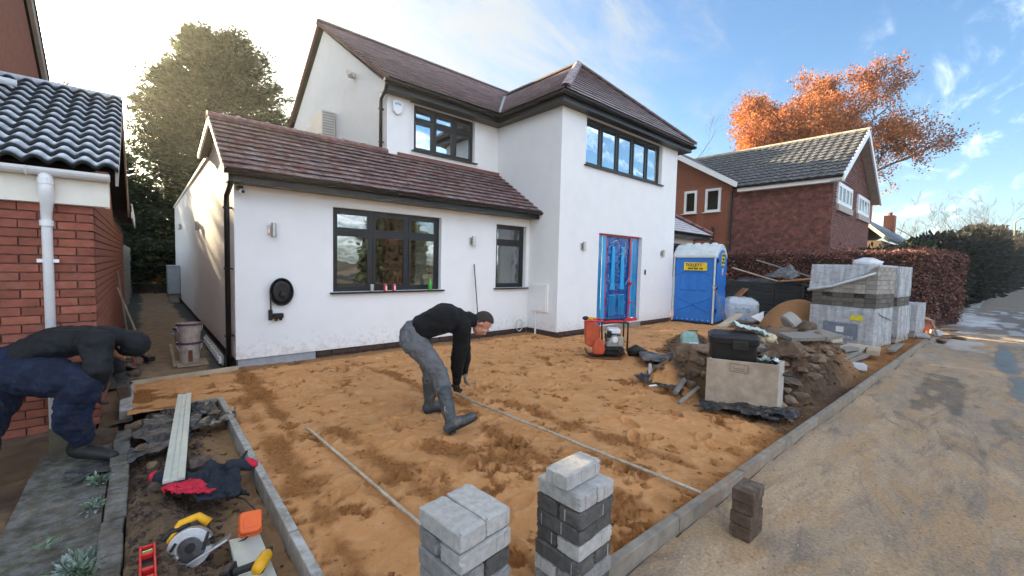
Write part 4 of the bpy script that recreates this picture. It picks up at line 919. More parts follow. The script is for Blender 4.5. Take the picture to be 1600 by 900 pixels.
for i in range(7): inst('ridge_tile', drk, Matrix.Translation((-.16-.43*(i+1), 7.5, 3.50))@Matrix.Rotation(0, 4, 'Z'), RG)
g = G(); g.hexa([(-.17, 5.3, 2.18), (-.15, 5.3, 2.18), (-.15, 7.5, 3.40), (-.17, 7.5, 3.40)], [(-.17, 5.3, 2.34), (-.15, 5.3, 2.34), (-.15, 7.5, 3.56), (-.17, 7.5, 3.56)])
g.hexa([(-.17, 7.5, 3.40), (-.15, 7.5, 3.40), (-.15, 9.7, 2.2), (-.17, 9.7, 2.2)], [(-.17, 7.5, 3.56), (-.15, 7.5, 3.56), (-.15, 9.7, 2.36), (-.17, 9.7, 2.36)]); g.obj('verge_board', 'barge_grey', RG)
G().add([(-.36, 5.45, 2.0), (-.36, 9.6, 2.0), (-.36, 7.5, 3.42)], [(0, 1, 2)]).add([(-.34, 5.45, 2.0), (-.34, 9.6, 2.0), (-.34, 7.5, 3.42)], [(0, 1, 2)]).obj('gable_wall', 'brick_red_far', GA)
G().bb(-.36, -.12, 9.8, 13.5, 2.3, 2.42).obj('flat_roof', 'roof_deck', GA); G().bb(-.13, -.11, 9.8, 13.5, 2.2, 2.44).obj('fascia', 'white_upvc', GA)
t = thing('vent_pipe', 'white pipe lying across the frosty garage roof tiles', 'pipe', (-1.1, 6.9, 3.3))
G().tube([(-1.75, 6.75, 3.34), (-.95, 6.85, 3.33)], .035, 12, False).obj('pipe', 'white_upvc', t, smooth=True, solid=.006)
# neighbour's main house behind the garage
NL = thing('brick_house', 'tall brick house gable with pale barge board behind the left garage', 'house', (-1.4, 9, 0))
def gable_x(parent, x, y0, y1, ze, zr, z0, th, mat, sgn=-1):
    ym = (y0+y1)/2; return yz_prism([(y0, z0), (y1, z0), (y1, ze), (ym, zr), (y0, ze)], x, x+th*sgn).obj('wall', mat, parent)
gable_x(NL, -1.46, 5.9, 13.0, 4.75, 7.3, 0, .25, 'brick_red_far')
g = G(); ym = 9.45
for (ya, za, yb, zb) in ((5.6, 4.5, ym, 7.4), (ym, 7.4, 13.4, 4.65)):
    g.hexa([(-1.44, ya, za), (-1.38, ya, za), (-1.38, yb, zb), (-1.44, yb, zb)], [(-1.44, ya, za+.28), (-1.38, ya, za+.28), (-1.38, yb, zb+.28), (-1.44, yb, zb+.28)])
g.obj('barge_board', 'barge_grey', NL)
g = G(); g.quad((-1.36, 5.5, 4.75), (-1.36, ym, 7.72), (-7, ym, 7.72), (-7, 5.5, 4.75)).quad((-1.36, ym, 7.72), (-1.36, 13.5, 4.9), (-7, 13.5, 4.9), (-7, ym, 7.72)); g.obj('roof', 'tile_dark', NL, solid=.06)
G().bb(-7, -1.71, 5.9, 6.1, 0, 4.75).obj('wall', 'brick_red_far', NL)
G().tube([(-1.36, 13.4, 4.6), (-1.36, 13.4, 0)], .04, 8).obj('downpipe', 'white_upvc', NL)

# ================================================================ BLOCK STACKS
def block_me(sx, sy, sz, mat, streaks=0):
    g = G(); g.box((0, 0, 0), (sx, sy, sz)); me = g.mesh('concrete_block', mat); return me
BT = {'light': 'block_light', 'mid': 'block_mid', 'dark': 'block_dark'}
def worn_block(sx, sy, sz, mat, seed):
    import bmesh
    b = bmesh.new(); bmesh.ops.create_cube(b, size=1); bmesh.ops.subdivide_edges(b, edges=b.edges[:], cuts=9, use_grid_fill=True); rs_ = np.random.RandomState(seed)
    co = np.array([tuple(v.co) for v in b.verts]); n = vnoise(co[:, 0]*9+seed*3+co[:, 2]*7, co[:, 1]*9+co[:, 2]*5, seed); n2 = vnoise(co[:, 0]*22+seed+co[:, 2]*17, co[:, 1]*22+co[:, 2]*13, seed+3)
    for v, a, a2 in zip(b.verts, n, n2):
        p = v.co.copy(); e = sum(1 for c in p if abs(c) > .499)
        k = {1: .0006*(a2-.5), 2: -.0022-.0065*max(0, a-.55)*2.2-.001*a2, 3: -.0042-.010*max(0, a-.5)*2}[max(e, 1)]
        v.co = Vector((math.copysign(abs(p.x)*sx+k, p.x) if abs(p.x) > .499 else p.x*sx, math.copysign(abs(p.y)*sy+k, p.y) if abs(p.y) > .499 else p.y*sy, math.copysign(abs(p.z)*sz+k, p.z) if abs(p.z) > .499 else p.z*sz))
    me = bpy.data.meshes.new('concrete_block'); b.to_mesh(me); b.free(); me.materials.append(MATS[mat]); me.polygons.foreach_set('use_smooth', [False]*len(me.polygons)); return me
BM = {k: [worn_block(.250, .125, .0715, v, i+1) for i in range(4)] for k, v in BT.items()}
def block(p, an, tone, label, group, hz_=.0705):
    o = inst('concrete_block', rnd.choice(BM[tone]), Matrix.Translation(p)@Matrix.Rotation(an, 4, 'Z')@Matrix.Rotation(rnd.uniform(-.006, .006), 4, 'X')); tag(o, label, 'block', group)
    # pale lime streaks left by the mould spacers, thin real ribs on the sides
    def rib(c, d):
        q = G().box(c, d).obj('spacer_rib', 'block_streak', None); q.parent = o
    for k in range(2):
        x = rnd.choice((-.09, -.03, .035, .085))+rnd.uniform(-.01, .01); s_ = rnd.choice((-1, 1)); rib((x, s_*.0632, rnd.uniform(-.006, .006)), (rnd.uniform(.002, .005), .0022, .052))
    s_ = rnd.choice((-1, 1)); rib((s_*.1257, rnd.uniform(-.04, .04), 0), (.0022, rnd.uniform(.003, .006), .052))
    return o
ORD = ['bottom', 'second', 'third', 'fourth', 'fifth', 'sixth', 'seventh', 'top', 'crowning']
TONE = {'light': 'light grey', 'mid': 'mid grey', 'dark': 'dark charcoal'}
def stack(cx, cy, an0, nl, t, z0, tones, who, grp, first_long=0):
    for l in range(nl):
        longdir = (l+first_long) % 2; a = an0+(math.pi/2 if longdir else 0)
        for k in (0, 1):
            off = (.066 if k else -.066); c, s_ = math.cos(a), math.sin(a)
            x = cx-s_*off+rnd.uniform(-.005, .005); y = cy+c*off+rnd.uniform(-.005, .005)
            near = (y < cy) if not longdir else (x < cx); side = ('front' if near else 'rear') if not longdir else ('left' if near else 'right')
            tn = tones[l][k]
            lv = 'top' if l == nl-1 else ORD[l]
            block((x, y, z0+t*(l+.5)), a+rnd.uniform(-.02, .02), tn, '%s block, %s one in the %s layer of the %s block stack' % (TONE[tn], side, lv, who), grp)
# layer tones, bottom to top, (first, second)
stack(.915, 1.275, R(4), 8, .0775, 0.0, [('mid', 'mid'), ('mid', 'light'), ('mid', 'mid'), ('light', 'mid'), ('mid', 'mid'), ('dark', 'mid'), ('light', 'mid'), ('light', 'light')], 'lower flat topped', 'blocks of the lower flat topped stack', 0)
stack(1.475, 1.195, R(2), 8, .0725, 0.0, [('mid', 'light'), ('dark', 'mid'), ('mid', 'light'), ('dark', 'dark'), ('light', 'dark'), ('dark', 'dark'), ('dark', 'dark'), ('light', 'light')], 'taller peaked', 'blocks of the taller peaked stack', 0)
block((1.46, 1.195, .58+.037), R(2), 'light', 'light grey block crowning the taller block stack on its own', 'blocks of the taller peaked stack')
bmm = G().box((0, 0, 0), (.19, .12, .072)).mesh('brick', 'block_brown')
for l in range(4):
    o = inst('brick', bmm, Matrix.Translation((2.73+rnd.uniform(-.01, .01), .885+rnd.uniform(-.01, .01), -.012+.074*l))@Matrix.Rotation(R(rnd.uniform(-9, 6)), 4, 'Z'))
    tag(o, ['bottom', 'second lowest', 'second highest', 'topmost'][l]+' brown brick of the little stack beside the footpath kerb', 'brick', 'bricks in the little stack by the kerb'); md = o.modifiers.new('bevel', 'BEVEL'); md.width = .006; md.segments = 2

# ================================================================ SCREED RAILS
def rail(a, b, z, label):
    a = Vector((*a, z if a[1] != 3.70 else .125)); b = Vector((*b, z)); pts = [a.lerp(b, i/8)+Vector((rnd.uniform(-.004, .004), 0, rnd.uniform(-.002, .004))) for i in range(9)]
    o = G().tube(pts, .0125, 8).obj('screed_rail', 'rail_metal', None, smooth=True); return tag(o, label, 'rail', 'metal screed rails laid on the sand')
rail((1.10, 4.04), (1.215, 1.75), .012, 'metal screed rail behind the lower block stack'); 
rail((2.525, 3.70), (2.83, 1.20), .022, 'metal screed rail held by the bending man')

# ================================================================ CRUMPLED SHEETS
def sheet(name, label, cat, cor, z, amp, mat, seed, nu=46, nv=34, hf=None, parent=None, wob=.05, fs=5.0, sm=True, drape=None, group=None, th=.003):
    A, B_, C, D_ = [np.array(c, float) for c in cor]; U, V = np.meshgrid(np.linspace(0, 1, nu), np.linspace(0, 1, nv))
    P_ = (A[None, None]*((1-U)*(1-V))[..., None]+B_[None, None]*(U*(1-V))[..., None]+C[None, None]*(U*V)[..., None]+D_[None, None]*((1-U)*V)[..., None])
    X = P_[..., 0]+(fbm(U*3, V*3, 2, 3, seed+1)-.5)*wob*2; Y = P_[..., 1]+(fbm(U*3, V*3, 2, 3, seed+2)-.5)*wob*2
    Z = (P_[..., 2] if P_.shape[-1] > 2 else z)+amp*(fbm(X, Y, fs, 4, seed, .55, True)-.35)+amp*.35*(fbm(X, Y, fs*4, 2, seed+4)-.5)
    if drape is not None: Z = Z+drape(X, Y)
    v = np.stack([X, Y, Z], -1).reshape(-1, 3); i = np.arange(nu*nv).reshape(nv, nu); f = np.stack([i[:-1, :-1], i[:-1, 1:], i[1:, 1:], i[1:, :-1]], -1).reshape(-1, 4)
    o = mesh_np(name, v, f, mat, parent, sm); md = o.modifiers.new('solid', 'SOLIDIFY'); md.thickness = th
    if label: tag(o, label, cat, group)
    return o
sheet('plastic_sheet', 'dusty black plastic sheet crossing under the metal channel', 'sheet', [(-.14, 4.62), (.05, 5.12), (.40, 4.98), (.22, 4.32)], .0, .10, 'dpm_dusty', 201, fs=3.2)
sheet('plastic_sheet', 'crinkled black plastic sheet at the top of the dug strip', 'sheet', [(.0, 5.02), (.56, 4.96), (.57, 5.38), (.02, 5.36)], -.02, .13, 'dpm', 205, fs=6)
sheet('plastic_sheet', 'black plastic flap folded over the frosty edging', 'sheet', [(.28, 4.55), (.62, 4.62), (.70, 4.98), (.30, 4.80)], .0, .09, 'dpm', 209, fs=4)
sheet('plastic_sheet', 'black plastic strip trailing from the man in navy trousers across the mossy edging', 'sheet', [(-.42, 3.98), (.25, 4.28), (.30, 4.50), (-.40, 4.22)], .0, .09, 'dpm_dusty', 213, fs=4)
# metal channel plank
t = thing('metal_channel', 'galvanised metal channel lying across the black sheets', 'channel', (.2, 4.5, .1))
a = Vector((.125, 3.42, .085)); b = Vector((.31, 5.58, .075)); d = (b-a).normalized(); sdv = d.cross(Vector((0, 0, 1))).normalized()
B4 = Matrix((sdv, d, Vector((0, 0, 1)))).transposed().to_4x4()
g = G(); g.prism([(-.058, 0), (.058, 0), (.058, .022), (.020, .022), (.014, .016), (-.014, .016), (-.020, .022), (-.058, .022)], (b-a).length, Matrix.Translation(a)@B4@Matrix.Rotation(-math.pi/2, 4, 'X')@Matrix.Scale(-1, 4, (0, 1, 0)))
g.obj('channel', 'metal_channel', t, bevel=.003)
# discarded jacket
t = thing('jacket', 'navy and red fleece jacket dropped in the dug strip', 'jacket', (.3, 3.3, 0))
sheet('jacket_body', None, None, [(.10, 3.62), (.54, 3.58), (.44, 2.98), (.16, 3.22)], .02, .13, 'fleece_navy', 221, parent=t, fs=4.5, wob=.06, th=.012)
sheet('red_lining', None, None, [(.05, 3.40), (.22, 3.40), (.31, 3.10), (.13, 3.20)], .07, .08, 'fleece_red', 225, parent=t, fs=5, wob=.03, th=.01)
G().tube([(.40, 3.52, .05), (.50, 3.50, .07), (.58, 3.42, .04)], [.055, .045, .035], 10).obj('sleeve', 'fleece_navy', t, smooth=True, sub=1)
G().tube([(.53, 3.50, .085), (.60, 3.40, .055)], [.036, .026], 10).obj('cuff', 'fleece_red', t, smooth=True, sub=1)
G().tube([(.13, 3.60, .03), (.06, 3.66, .05), (.02, 3.70, .03)], [.05, .045, .03], 10).obj('sleeve', 'fleece_navy', t, smooth=True, sub=1); G().tube([(.055, 3.665, .055), (.01, 3.71, .03)], [.048, .034], 10).obj('cuff', 'fleece_red', t, smooth=True, sub=1)
# circular saw
t = thing('circular_saw', 'yellow and black cordless circular saw with silver guard on the soil', 'saw', (0, 0, 0))
def disc(r0, r1, n, y0, y1, a0=0, a1=2*math.pi, cx=0, cz=0):
    g = G(); vs = []; fs = []; full = abs(a1-a0-2*math.pi) < 1e-6; m = n+1
    for r in (r0, r1):
        for y in (y0, y1):
            for k in range(m): a = a0+(a1-a0)*k/n; vs.append((cx+r*math.cos(a), y, cz+r*math.sin(a)))
    for k in range(n): fs += [(k, k+1, 2*m+k+1, 2*m+k), (m+k, 3*m+k, 3*m+k+1, m+k+1), (2*m+k, 2*m+k+1, 3*m+k+1, 3*m+k), (k, m+k, m+k+1, k+1)]
    if not full: fs += [(0, 2*m, 3*m, m), (n, m+n, 3*m+n, 2*m+n)]
    return g.add(vs, fs)
bl = disc(.012, .082, 40, -.004, -.001).obj('blade', 'blade', t); disc(0, .022, 20, -.014, -.001).obj('blade_hub', 'black_plastic', bl)
disc(.052, .098, 26, -.024, .028, R(-5), R(195)).obj('guard', 'alu', t, bevel=.004); disc(.070, .094, 20, -.014, .012, R(190), R(330)).obj('lower_guard', 'alu', t)
G().bb(-.16, .15, -.035, -.028, -.068, -.056).bb(-.16, .15, -.034, .10, -.068, -.063).obj('base_plate', 'alu', t, bevel=.002)
G().tube([(0, .02, .01), (0, .12, .01)], [.048, .040], 16).obj('motor', 'yellow_plastic', t)
G().tube([(-.20, .045, -.02), (-.14, .05, .03), (-.07, .05, .085), (.0, .05, .13), (.075, .05, .115), (.10, .05, .055)], [.022, .020, .017, .018, .019, .022], 10).obj('handle', 'yellow_plastic', t, smooth=True)
G().tube([(-.19, .045, .035), (-.12, .045, .085), (-.05, .045, .118), (.03, .045, .10)], [.020, .018, .016, .014], 10).obj('grip', 'black_rubber', t, smooth=True)
G().box((-.19, .05, .045), (.11, .065, .045), Matrix.Rotation(R(-25), 3, 'Y')).obj('battery', 'black_plastic', t, bevel=.01)
G().box((-.05, -.026, .05), (.04, .004, .014), Matrix.Rotation(R(-35), 3, 'Y')).obj('badge', 'black_plastic', t)
G().box((.075, -.04, -.005), (.014, .01, .085), Matrix.Rotation(R(40), 3, 'Y')).obj('lever', 'black_plastic', t, bevel=.003)
G().tube([(-.13, -.04, -.055), (-.10, -.045, .0), (-.055, -.04, -.05)], .008, 6).obj('depth_bracket', 'alu', t)
place(t, (.155, 2.62, .06), R(-8), R(-18), R(-24))
# spirit level
t = thing('spirit_level', 'red spirit level lying at the bottom edge beside the saw', 'level', (-.005, 2.45, 0))
g = G()
for x0, x1 in ((-.036, -.026), (.016, .026)): g.bb(x0, x1, 1.9, 2.64, -.02, .03)
for y0, y1 in ((2.63, 2.64), (2.555, 2.575), (2.43, 2.45), (1.9, 2.38)): g.bb(-.0262, .0162, y0, y1, -.018, .028)
g.obj('frame', 'red_plastic', t, bevel=.003); G().tube([(-.024, 2.60, .012), (.014, 2.60, .012)], .010, 10).obj('vial', 'bottle_green', t); G().bb(-.026, .016, 2.45, 2.555, -.016, .004).obj('infill', 'ink', t)
t.location = (-.01, 2.47, .10)
# orange case, its cord, muddy board, drill
t = thing('orange_case', 'small bright orange plastic case lying in the dug strip', 'case', (0, 0, 0))
g = G(); g.prism([(-.055, -.045), (-.04, -.06), (.04, -.06), (.055, -.045), (.055, .05), (.045, .062), (-.045, .062), (-.055, .05)], .045); g.obj('lid', 'orange_plastic', t, bevel=.010, seg=3)
G().prism([(-.058, -.05), (-.04, -.065), (.04, -.065), (.058, -.05), (.058, .055), (.045, .066), (-.045, .066), (-.058, .055)], .012, Matrix.Translation((0, 0, -.005))).obj('rim', 'orange_plastic', t, bevel=.003); G().box((.0, -.005, .046), (.07, .06, .004)).obj('lid_panel', 'orange_plastic', t, bevel=.002)
place(t, (.435, 2.72, .02), R(-8), R(38), R(4))
t = tag(G().tube([(.28, 3.16, .04), (.36, 3.12, .05), (.45, 3.0, .04), (.50, 2.86, .0), (.50, 2.74, .0), (.40, 2.66, -.02), (.33, 2.68, -.04)], .0045, 6).obj('cord', 'black_rubber', None, smooth=True), 'thin black cord from the jacket round the orange case', 'cord')
tag(G().hexa([(.315, 2.0, -.06), (.47, 1.98, -.05), (.475, 2.68, -.05), (.33, 2.72, -.05)], [(.315, 2.0, -.035), (.47, 1.98, -.025), (.475, 2.68, -.025), (.33, 2.72, -.025)]).obj('wooden_board', 'metal_channel', None, bevel=.004), 'grimy whitened board under the cordless drill', 'board')
t = thing('cordless_drill', 'yellow and black cordless drill lying on the whitened board', 'drill', (0, 0, 0))
G().tube([(-.08, 0, 0), (-.03, 0, 0), (.045, 0, 0), (.07, 0, 0)], [.026, .031, .031, .022], 14).obj('motor_housing', 'yellow_plastic', t, smooth=True); G().tube([(.068, 0, 0), (.10, 0, 0), (.125, 0, 0)], [.021, .018, .010], 12).obj('chuck', 'black_plastic', t); G().tube([(.12, 0, 0), (.145, 0, 0)], .005, 6).obj('bit', 'timber_orange', t)
G().tube([(-.02, 0, -.02), (-.03, .0, -.12)], [.019, .018], 10).obj('grip', 'black_rubber', t); G().box((-.02, 0, -.145), (.10, .065, .045)).obj('battery', 'black_plastic', t, bevel=.008); G().box((-.02, -.034, -.135), (.035, .004, .03)).obj('battery_mark', 'yellow_plastic', t); G().bb(-.06, .03, -.034, -.0315, -.012, .012).obj('side_grip', 'black_rubber', t)
place(t, (.425, 2.33, .03), R(62), R(78), R(8))
# broken bricks in the dug strip
rk = []
def rockmesh(s, seed, mat='rock', cuboid=False):
    rs_ = np.random.RandomState(seed); g = G(); bmv = []
    import bmesh
    b = bmesh.new(); bmesh.ops.create_icosphere(b, subdivisions=3, radius=1)
    dirs = rs_.normal(0, 1, (13, 3)); dirs /= np.linalg.norm(dirs, axis=1)[:, None]; ds = rs_.uniform(.38, .78, 13)
    for v in b.verts:
        c = Vector(v.co)
        for d_, q in zip(dirs, ds):
            k = c.dot(Vector(d_)); 
            if k > q: c -= Vector(d_)*(k-q)
        c *= 1.25*(1+rs_.uniform(-.02, .02)); v.co = Vector((c.x*s[0], c.y*s[1], c.z*s[2]))
    me = bpy.data.meshes.new('rubble_lump'); b.to_mesh(me); b.free(); me.materials.append(MATS[mat]); return me
RK = [rockmesh((1, .8, .62), k) for k in range(5)]
for i, (x, y, z, s, an) in enumerate([(.03, 3.95, .03, .05, 0), (.07, 3.72, -.02, .055, .4), (-.03, 4.32, .04, .045, 1), (.33, 4.30, -.02, .05, 2), (.26, 4.0, -.03, .06, .9), (.38, 3.95, -.05, .04, .2), (.50, 4.85, .06, .04, 1.2), (-.05, 5.0, .02, .07, .6), (-.12, 4.95, .02, .05, 2.2), (.14, 3.86, -.02, .04, 2.7)]):
    o = inst('rubble_lump', RK[i % 5], Matrix.Translation((x, y, z))@Matrix.Rotation(an, 4, 'Z')@Matrix.Scale(s, 4)); tag(o, ['pale round lump by the near mossy block', 'flat brown lump below the metal channel end', 'stone lying on the trailing black strip', 'stone between the metal channel and black sheet', 'broad lump midway down the dug strip', 'small stone on the sandy side of the dug strip', 'brick lump caught in the black flap', 'brown lump left of the dusty sheet', 'round stone by the alley kerb end', 'low stone under the channel near the jacket'][i], 'rubble', 'rubble lumps in the dug strip')
for x, y, an, lab in ((.06, 3.62, .9, 'dark red brick end standing by the jacket cuff'), (.30, 3.85, .1, 'brown brick half buried below the metal channel')):
    tag(inst('brick', bmm, Matrix.Translation((x, y, -.01))@Matrix.Rotation(an, 4, 'Z')@Matrix.Rotation(.5, 4, 'X')@Matrix.Scale(.72, 4)), lab, 'brick')
# frosty weeds on the concrete path
rs = np.random.RandomState(11)
def weed(cx, cy, r, n, seed, label):
    rr = np.random.RandomState(seed); p = []; d = []
    for _ in range(n):
        a = rr.uniform(0, 6.28); q = r*rr.power(.7); p.append((cx+math.cos(a)*q, cy+math.sin(a)*q*1.7, -.005+rr.uniform(0, .025))); d.append((math.cos(a), math.sin(a), rr.uniform(.1, .9)))
    o = leaves('weed', p, d, .042, 'weed', None, seed, asp=.35, jit=.4); return tag(o, label, 'weed')
weed(-.27, 2.85, .10, 420, 1, 'largest frosted weed clump spreading over the concrete path edge'); weed(-.50, 2.75, .07, 160, 2, 'low green weed patch at the outer left of the concrete path'); weed(-.26, 3.55, .05, 90, 3, 'small frosted weed tuft by the mossy edging blocks'); weed(-.25, 3.95, .05, 120, 4, 'frosted weed tuft under the trailing black plastic'); weed(-.42, 3.2, .035, 26, 5, 'tiny sprig of weed alone on the concrete path'); weed(-.29, 2.45, .09, 200, 8, 'frosted weed clump nearest the camera on the path')
tag(G().bb(-.56, -.42, 4.62, 4.66, -.03, .22).obj('paving_offcut', 'slab_path', None, bevel=.006), 'small slab offcut leaning behind the boot of the man in navy trousers', 'slab')

tag(G().tube([(5.04, 6.87, 1.54), (5.02, 6.62, .05)], .011, 7).obj('pole', 'brick_base', None), 'thin dark pole leaning on the white wall above the bending man', 'pole')
# ================================================================ THE ALLEY
def bucket(loc, label, flip=False, s=1.0, rust=True):
    t = thing('bucket', label, 'bucket', (0, 0, 0), 'dirty plaster buckets in the alley')
    G().lathe([(.115, 0), (.145, .30), (.138, .30), (.110, .012)], 22, caps=False).lathe([(.112, 0), (.112, .012)], 22).obj('bucket_body', 'bucket_white', t, smooth=False)
    G().lathe([(.146, .272), (.155, .275), (.155, .302), (.140, .303)], 22, caps=False).obj('rim', 'bucket_rim', t)
    G().tube([(.15*math.cos(a), -.15*abs(math.sin(a))*.4-.02, .27-.15*math.sin(a)) for a in [math.pi*k/12 for k in range(13)]], .004, 5).obj('handle', 'alu', t)
    if rust: G().box((.0, -.134, .15), (.05, .006, .24), Matrix.Rotation(R(-5.7), 3, 'X')).obj('stain_panel', 'rust', t)
    place(t, loc, 0, math.pi if flip else 0, 0, s); return t
bucket((.50, 7.75, .0), 'rust streaked bucket at the bottom of the alley bucket stack'); bucket((.505, 7.76, .27), 'white bucket with purple rim on top of the rusty bucket', rust=False, s=1.02); bucket((.49, 8.5, .12), 'white bucket partly hidden behind the bucket stack', rust=False)
tag(G().hexa([(.30, 7.5, .0), (.33, 7.5, .0), (.36, 9.4, .0), (.32, 9.4, .0)], [(.30, 7.5, .02), (.33, 7.5, .02), (.36, 9.4, .02), (.32, 9.4, .02)]).bb(.34, .70, 7.45, 7.9, -.012, .004).obj('board', 'timber_pale', None), 'narrow pale board lying beside the buckets in the alley', 'board')
tag(G().tube([(.36, 9.3, .22), (.72, 8.9, .05)], .014, 8).obj('pipe', 'sheer', None), 'pale plastic pipe leaning behind the alley buckets', 'pipe')
t = thing('vent_strip', 'white holed strip standing along the alley wall beside the downpipe', 'vent strip', (.88, 8, 0))
for i in range(9): G().bb(.80, .86, 7.25+i*.24, 7.37+i*.24, .02, .12).obj('spacer', 'white_upvc', t)
G().bb(.83, .85, 7.2, 9.4, .0, .14).obj('strip', 'alu', t)
t = thing('broom', 'brown handled broom leaning on the garage side wall in the alley', 'broom', (0, 8.5, 0))
G().tube([(-.30, 8.9, 1.05), (.02, 8.2, .05)], .013, 7).obj('broom_handle', 'timber_pale', t); G().box((.03, 8.16, .04), (.09, .26, .07), R(20)).obj('broom_head', 'black_rubber', t, bevel=.01)
t = thing('spade', 'thin dark spade standing against the garage side wall', 'spade', (-.25, 9.5, 0))
G().tube([(-.31, 9.4, 1.30), (-.20, 9.2, .20)], .014, 7).obj('shaft', 'timber_grey', t); G().box((-.19, 9.18, .14), (.03, .18, .28)).obj('spade_blade', 'black_plastic', t)
for i, (x, y) in enumerate([(-.14, 6.95), (-.10, 7.3), (-.12, 7.7), (-.08, 8.1), (-.12, 8.7), (-.15, 9.6), (-.1, 10.4)]):
    tag(inst('rubble_lump', RK[i % 5], Matrix.Translation((x, y, .02))@Matrix.Rotation(i*1.1, 4, 'Z')@Matrix.Scale(.075, 4)), ['brick lump at the alley mouth beside the garage corner', 'second brick lump into the alley from its mouth', 'brick lump in the alley beside the bucket stack', 'brick lump at the broom head', 'brick lump beyond the broom head', 'brick lump by the black rag in the alley', 'farthest brick lump along the garage wall'][i], 'rubble', 'rubble along the alley path')
sheet('plastic_sheet', 'black rag of plastic against the garage side wall', 'sheet', [(-.33, 7.4), (-.12, 7.4), (-.14, 9.0), (-.33, 9.0)], .04, .14, 'dpm', 231, fs=4)
t = thing('tool_box', 'small red tool box against the garage side beyond the hooded man', 'tool box', (-.17, 7.9, 0))
G().bb(-.26, -.10, 7.82, 7.96, -.02, .08).obj('box', 'red_plastic', t, bevel=.012); G().tube([(-.23, 7.89, .08), (-.22, 7.89, .12), (-.14, 7.89, .12), (-.13, 7.89, .08)], .008, 6).obj('handle', 'black_plastic', t)
t = thing('heat_pump', 'grey boxed heat pump against the far end of the alley wall', 'heat pump', (.8, 18, 0))
G().bb(.62, .95, 18.0, 18.9, .30, 1.22).obj('case', 'alu_grey_unit', t, bevel=.02); G().bb(.60, .955, 17.98, 18.92, 1.22, 1.26).obj('lid', 'plinth_grey', t, bevel=.01); G().bb(.66, .90, 17.985, 18.0, 1.0, 1.15).obj('label_plate', 'plinth_grey', t); G().bb(.66, .92, 18.05, 18.85, .0, .30).obj('stand', 'edging_concrete', t)
t = thing('patio_step', 'raised pale patio edge with dark riser at the end of the alley', 'step', (.3, 23.6, 0))
G().bb(-.5, 3, 23.6, 29, -.1, .38).obj('riser', 'brick_base', t); 
for i in range(5): G().bb(-.5+i*.6, .08+i*.6, 23.58, 24.4, .381, .42).obj('paving_slab', 'stone_pale', t)
t = thing('tub', 'yellow builders tub under a black lid on the patio', 'tub', (.6, 25, .42))
G().lathe([(.42, .42), (.52, .95), (.50, .95), (.40, .44)], 18, Matrix.Translation((.55, 25, 0))).obj('tub_body', 'yellow_tub', t); G().lathe([(.56, .95), (.50, 1.12), (.1, 1.2)], 18, Matrix.Translation((.52, 25, 0))).obj('lid', 'black_plastic', t)
tag(G().ell((-.35, 25.3, .75), (.40, .4, .36), 14, 9, jit=.08).obj('rubbish_sack', 'dpm', None, smooth=True), 'black rubbish sack beside the yellow tub on the patio', 'sack')
t = thing('garden_fence', 'dark green timber fence panels along the left of the alley end', 'fence', (-.45, 18, 0))
for i in range(34): G().bb(-.44, -.42, 13.6+i*.3, 13.885+i*.3, 0, 1.75+.0*i).obj('fence_board', 'timber_grey', t)
for i in range(5): G().bb(-.42, -.34, 13.6+i*2.4, 13.7+i*2.4, 0, 1.85).obj('fence_post', 'timber_grey', t)

def text_mesh(s, size, mat, name, parent, mtx, ext=.002, bold=.012):
    cu = bpy.data.curves.new('lettering', 'FONT'); cu.body = s; cu.size = size; cu.extrude = ext; cu.offset = bold*size; cu.align_x = 'CENTER'; cu.align_y = 'CENTER'; cu.resolution_u = 3
    tmp = bpy.data.objects.new('tmp_text', cu); COL.objects.link(tmp); dg = bpy.context.evaluated_depsgraph_get(); me = bpy.data.meshes.new_from_object(tmp.evaluated_get(dg))
    bpy.data.objects.remove(tmp); me.materials.clear(); me.materials.append(MATS[mat]); o = bpy.data.objects.new(name, me); return link(o, parent, mtx)
XZ = Matrix(((1, 0, 0, 0), (0, 0, -1, 0), (0, 1, 0, 0), (0, 0, 0, 1)))            # text facing -y
YZ = Matrix(((0, 0, -1, 0), (-1, 0, 0, 0), (0, 1, 0, 0), (0, 0, 0, 1)))           # text facing -x (reads towards -y)

# ================================================================ PORTABLE TOILET (local: B corner at origin, x along narrow face, y along wide face)
t = thing('portable_toilet', 'blue portable toilet with white domed roof and yellow signs beside the house', 'toilet')
w_, d_, hw = 1.1, 1.1, 1.93
def arch(x0, x1, z0, rise, n=12): return [(x0+(x1-x0)*k/n, z0+rise*math.sin(math.pi*k/n)**.75) for k in range(n+1)]
G().bb(.02, w_-.02, .02, d_-.02, .06, hw).obj('cabin_wall', 'blue_plastic', t, bevel=.03)
G().bb(-.02, w_+.02, -.02, d_+.02, -.02, .07).obj('base_skid', 'black_plastic', t, bevel=.01)
for x, y in ((.0, .0), (w_, 0), (0, d_), (w_, d_)): G().box((x, y, .98), (.045, .045, 1.86)).obj('corner_post', 'white_roof_plastic', t, bevel=.01)
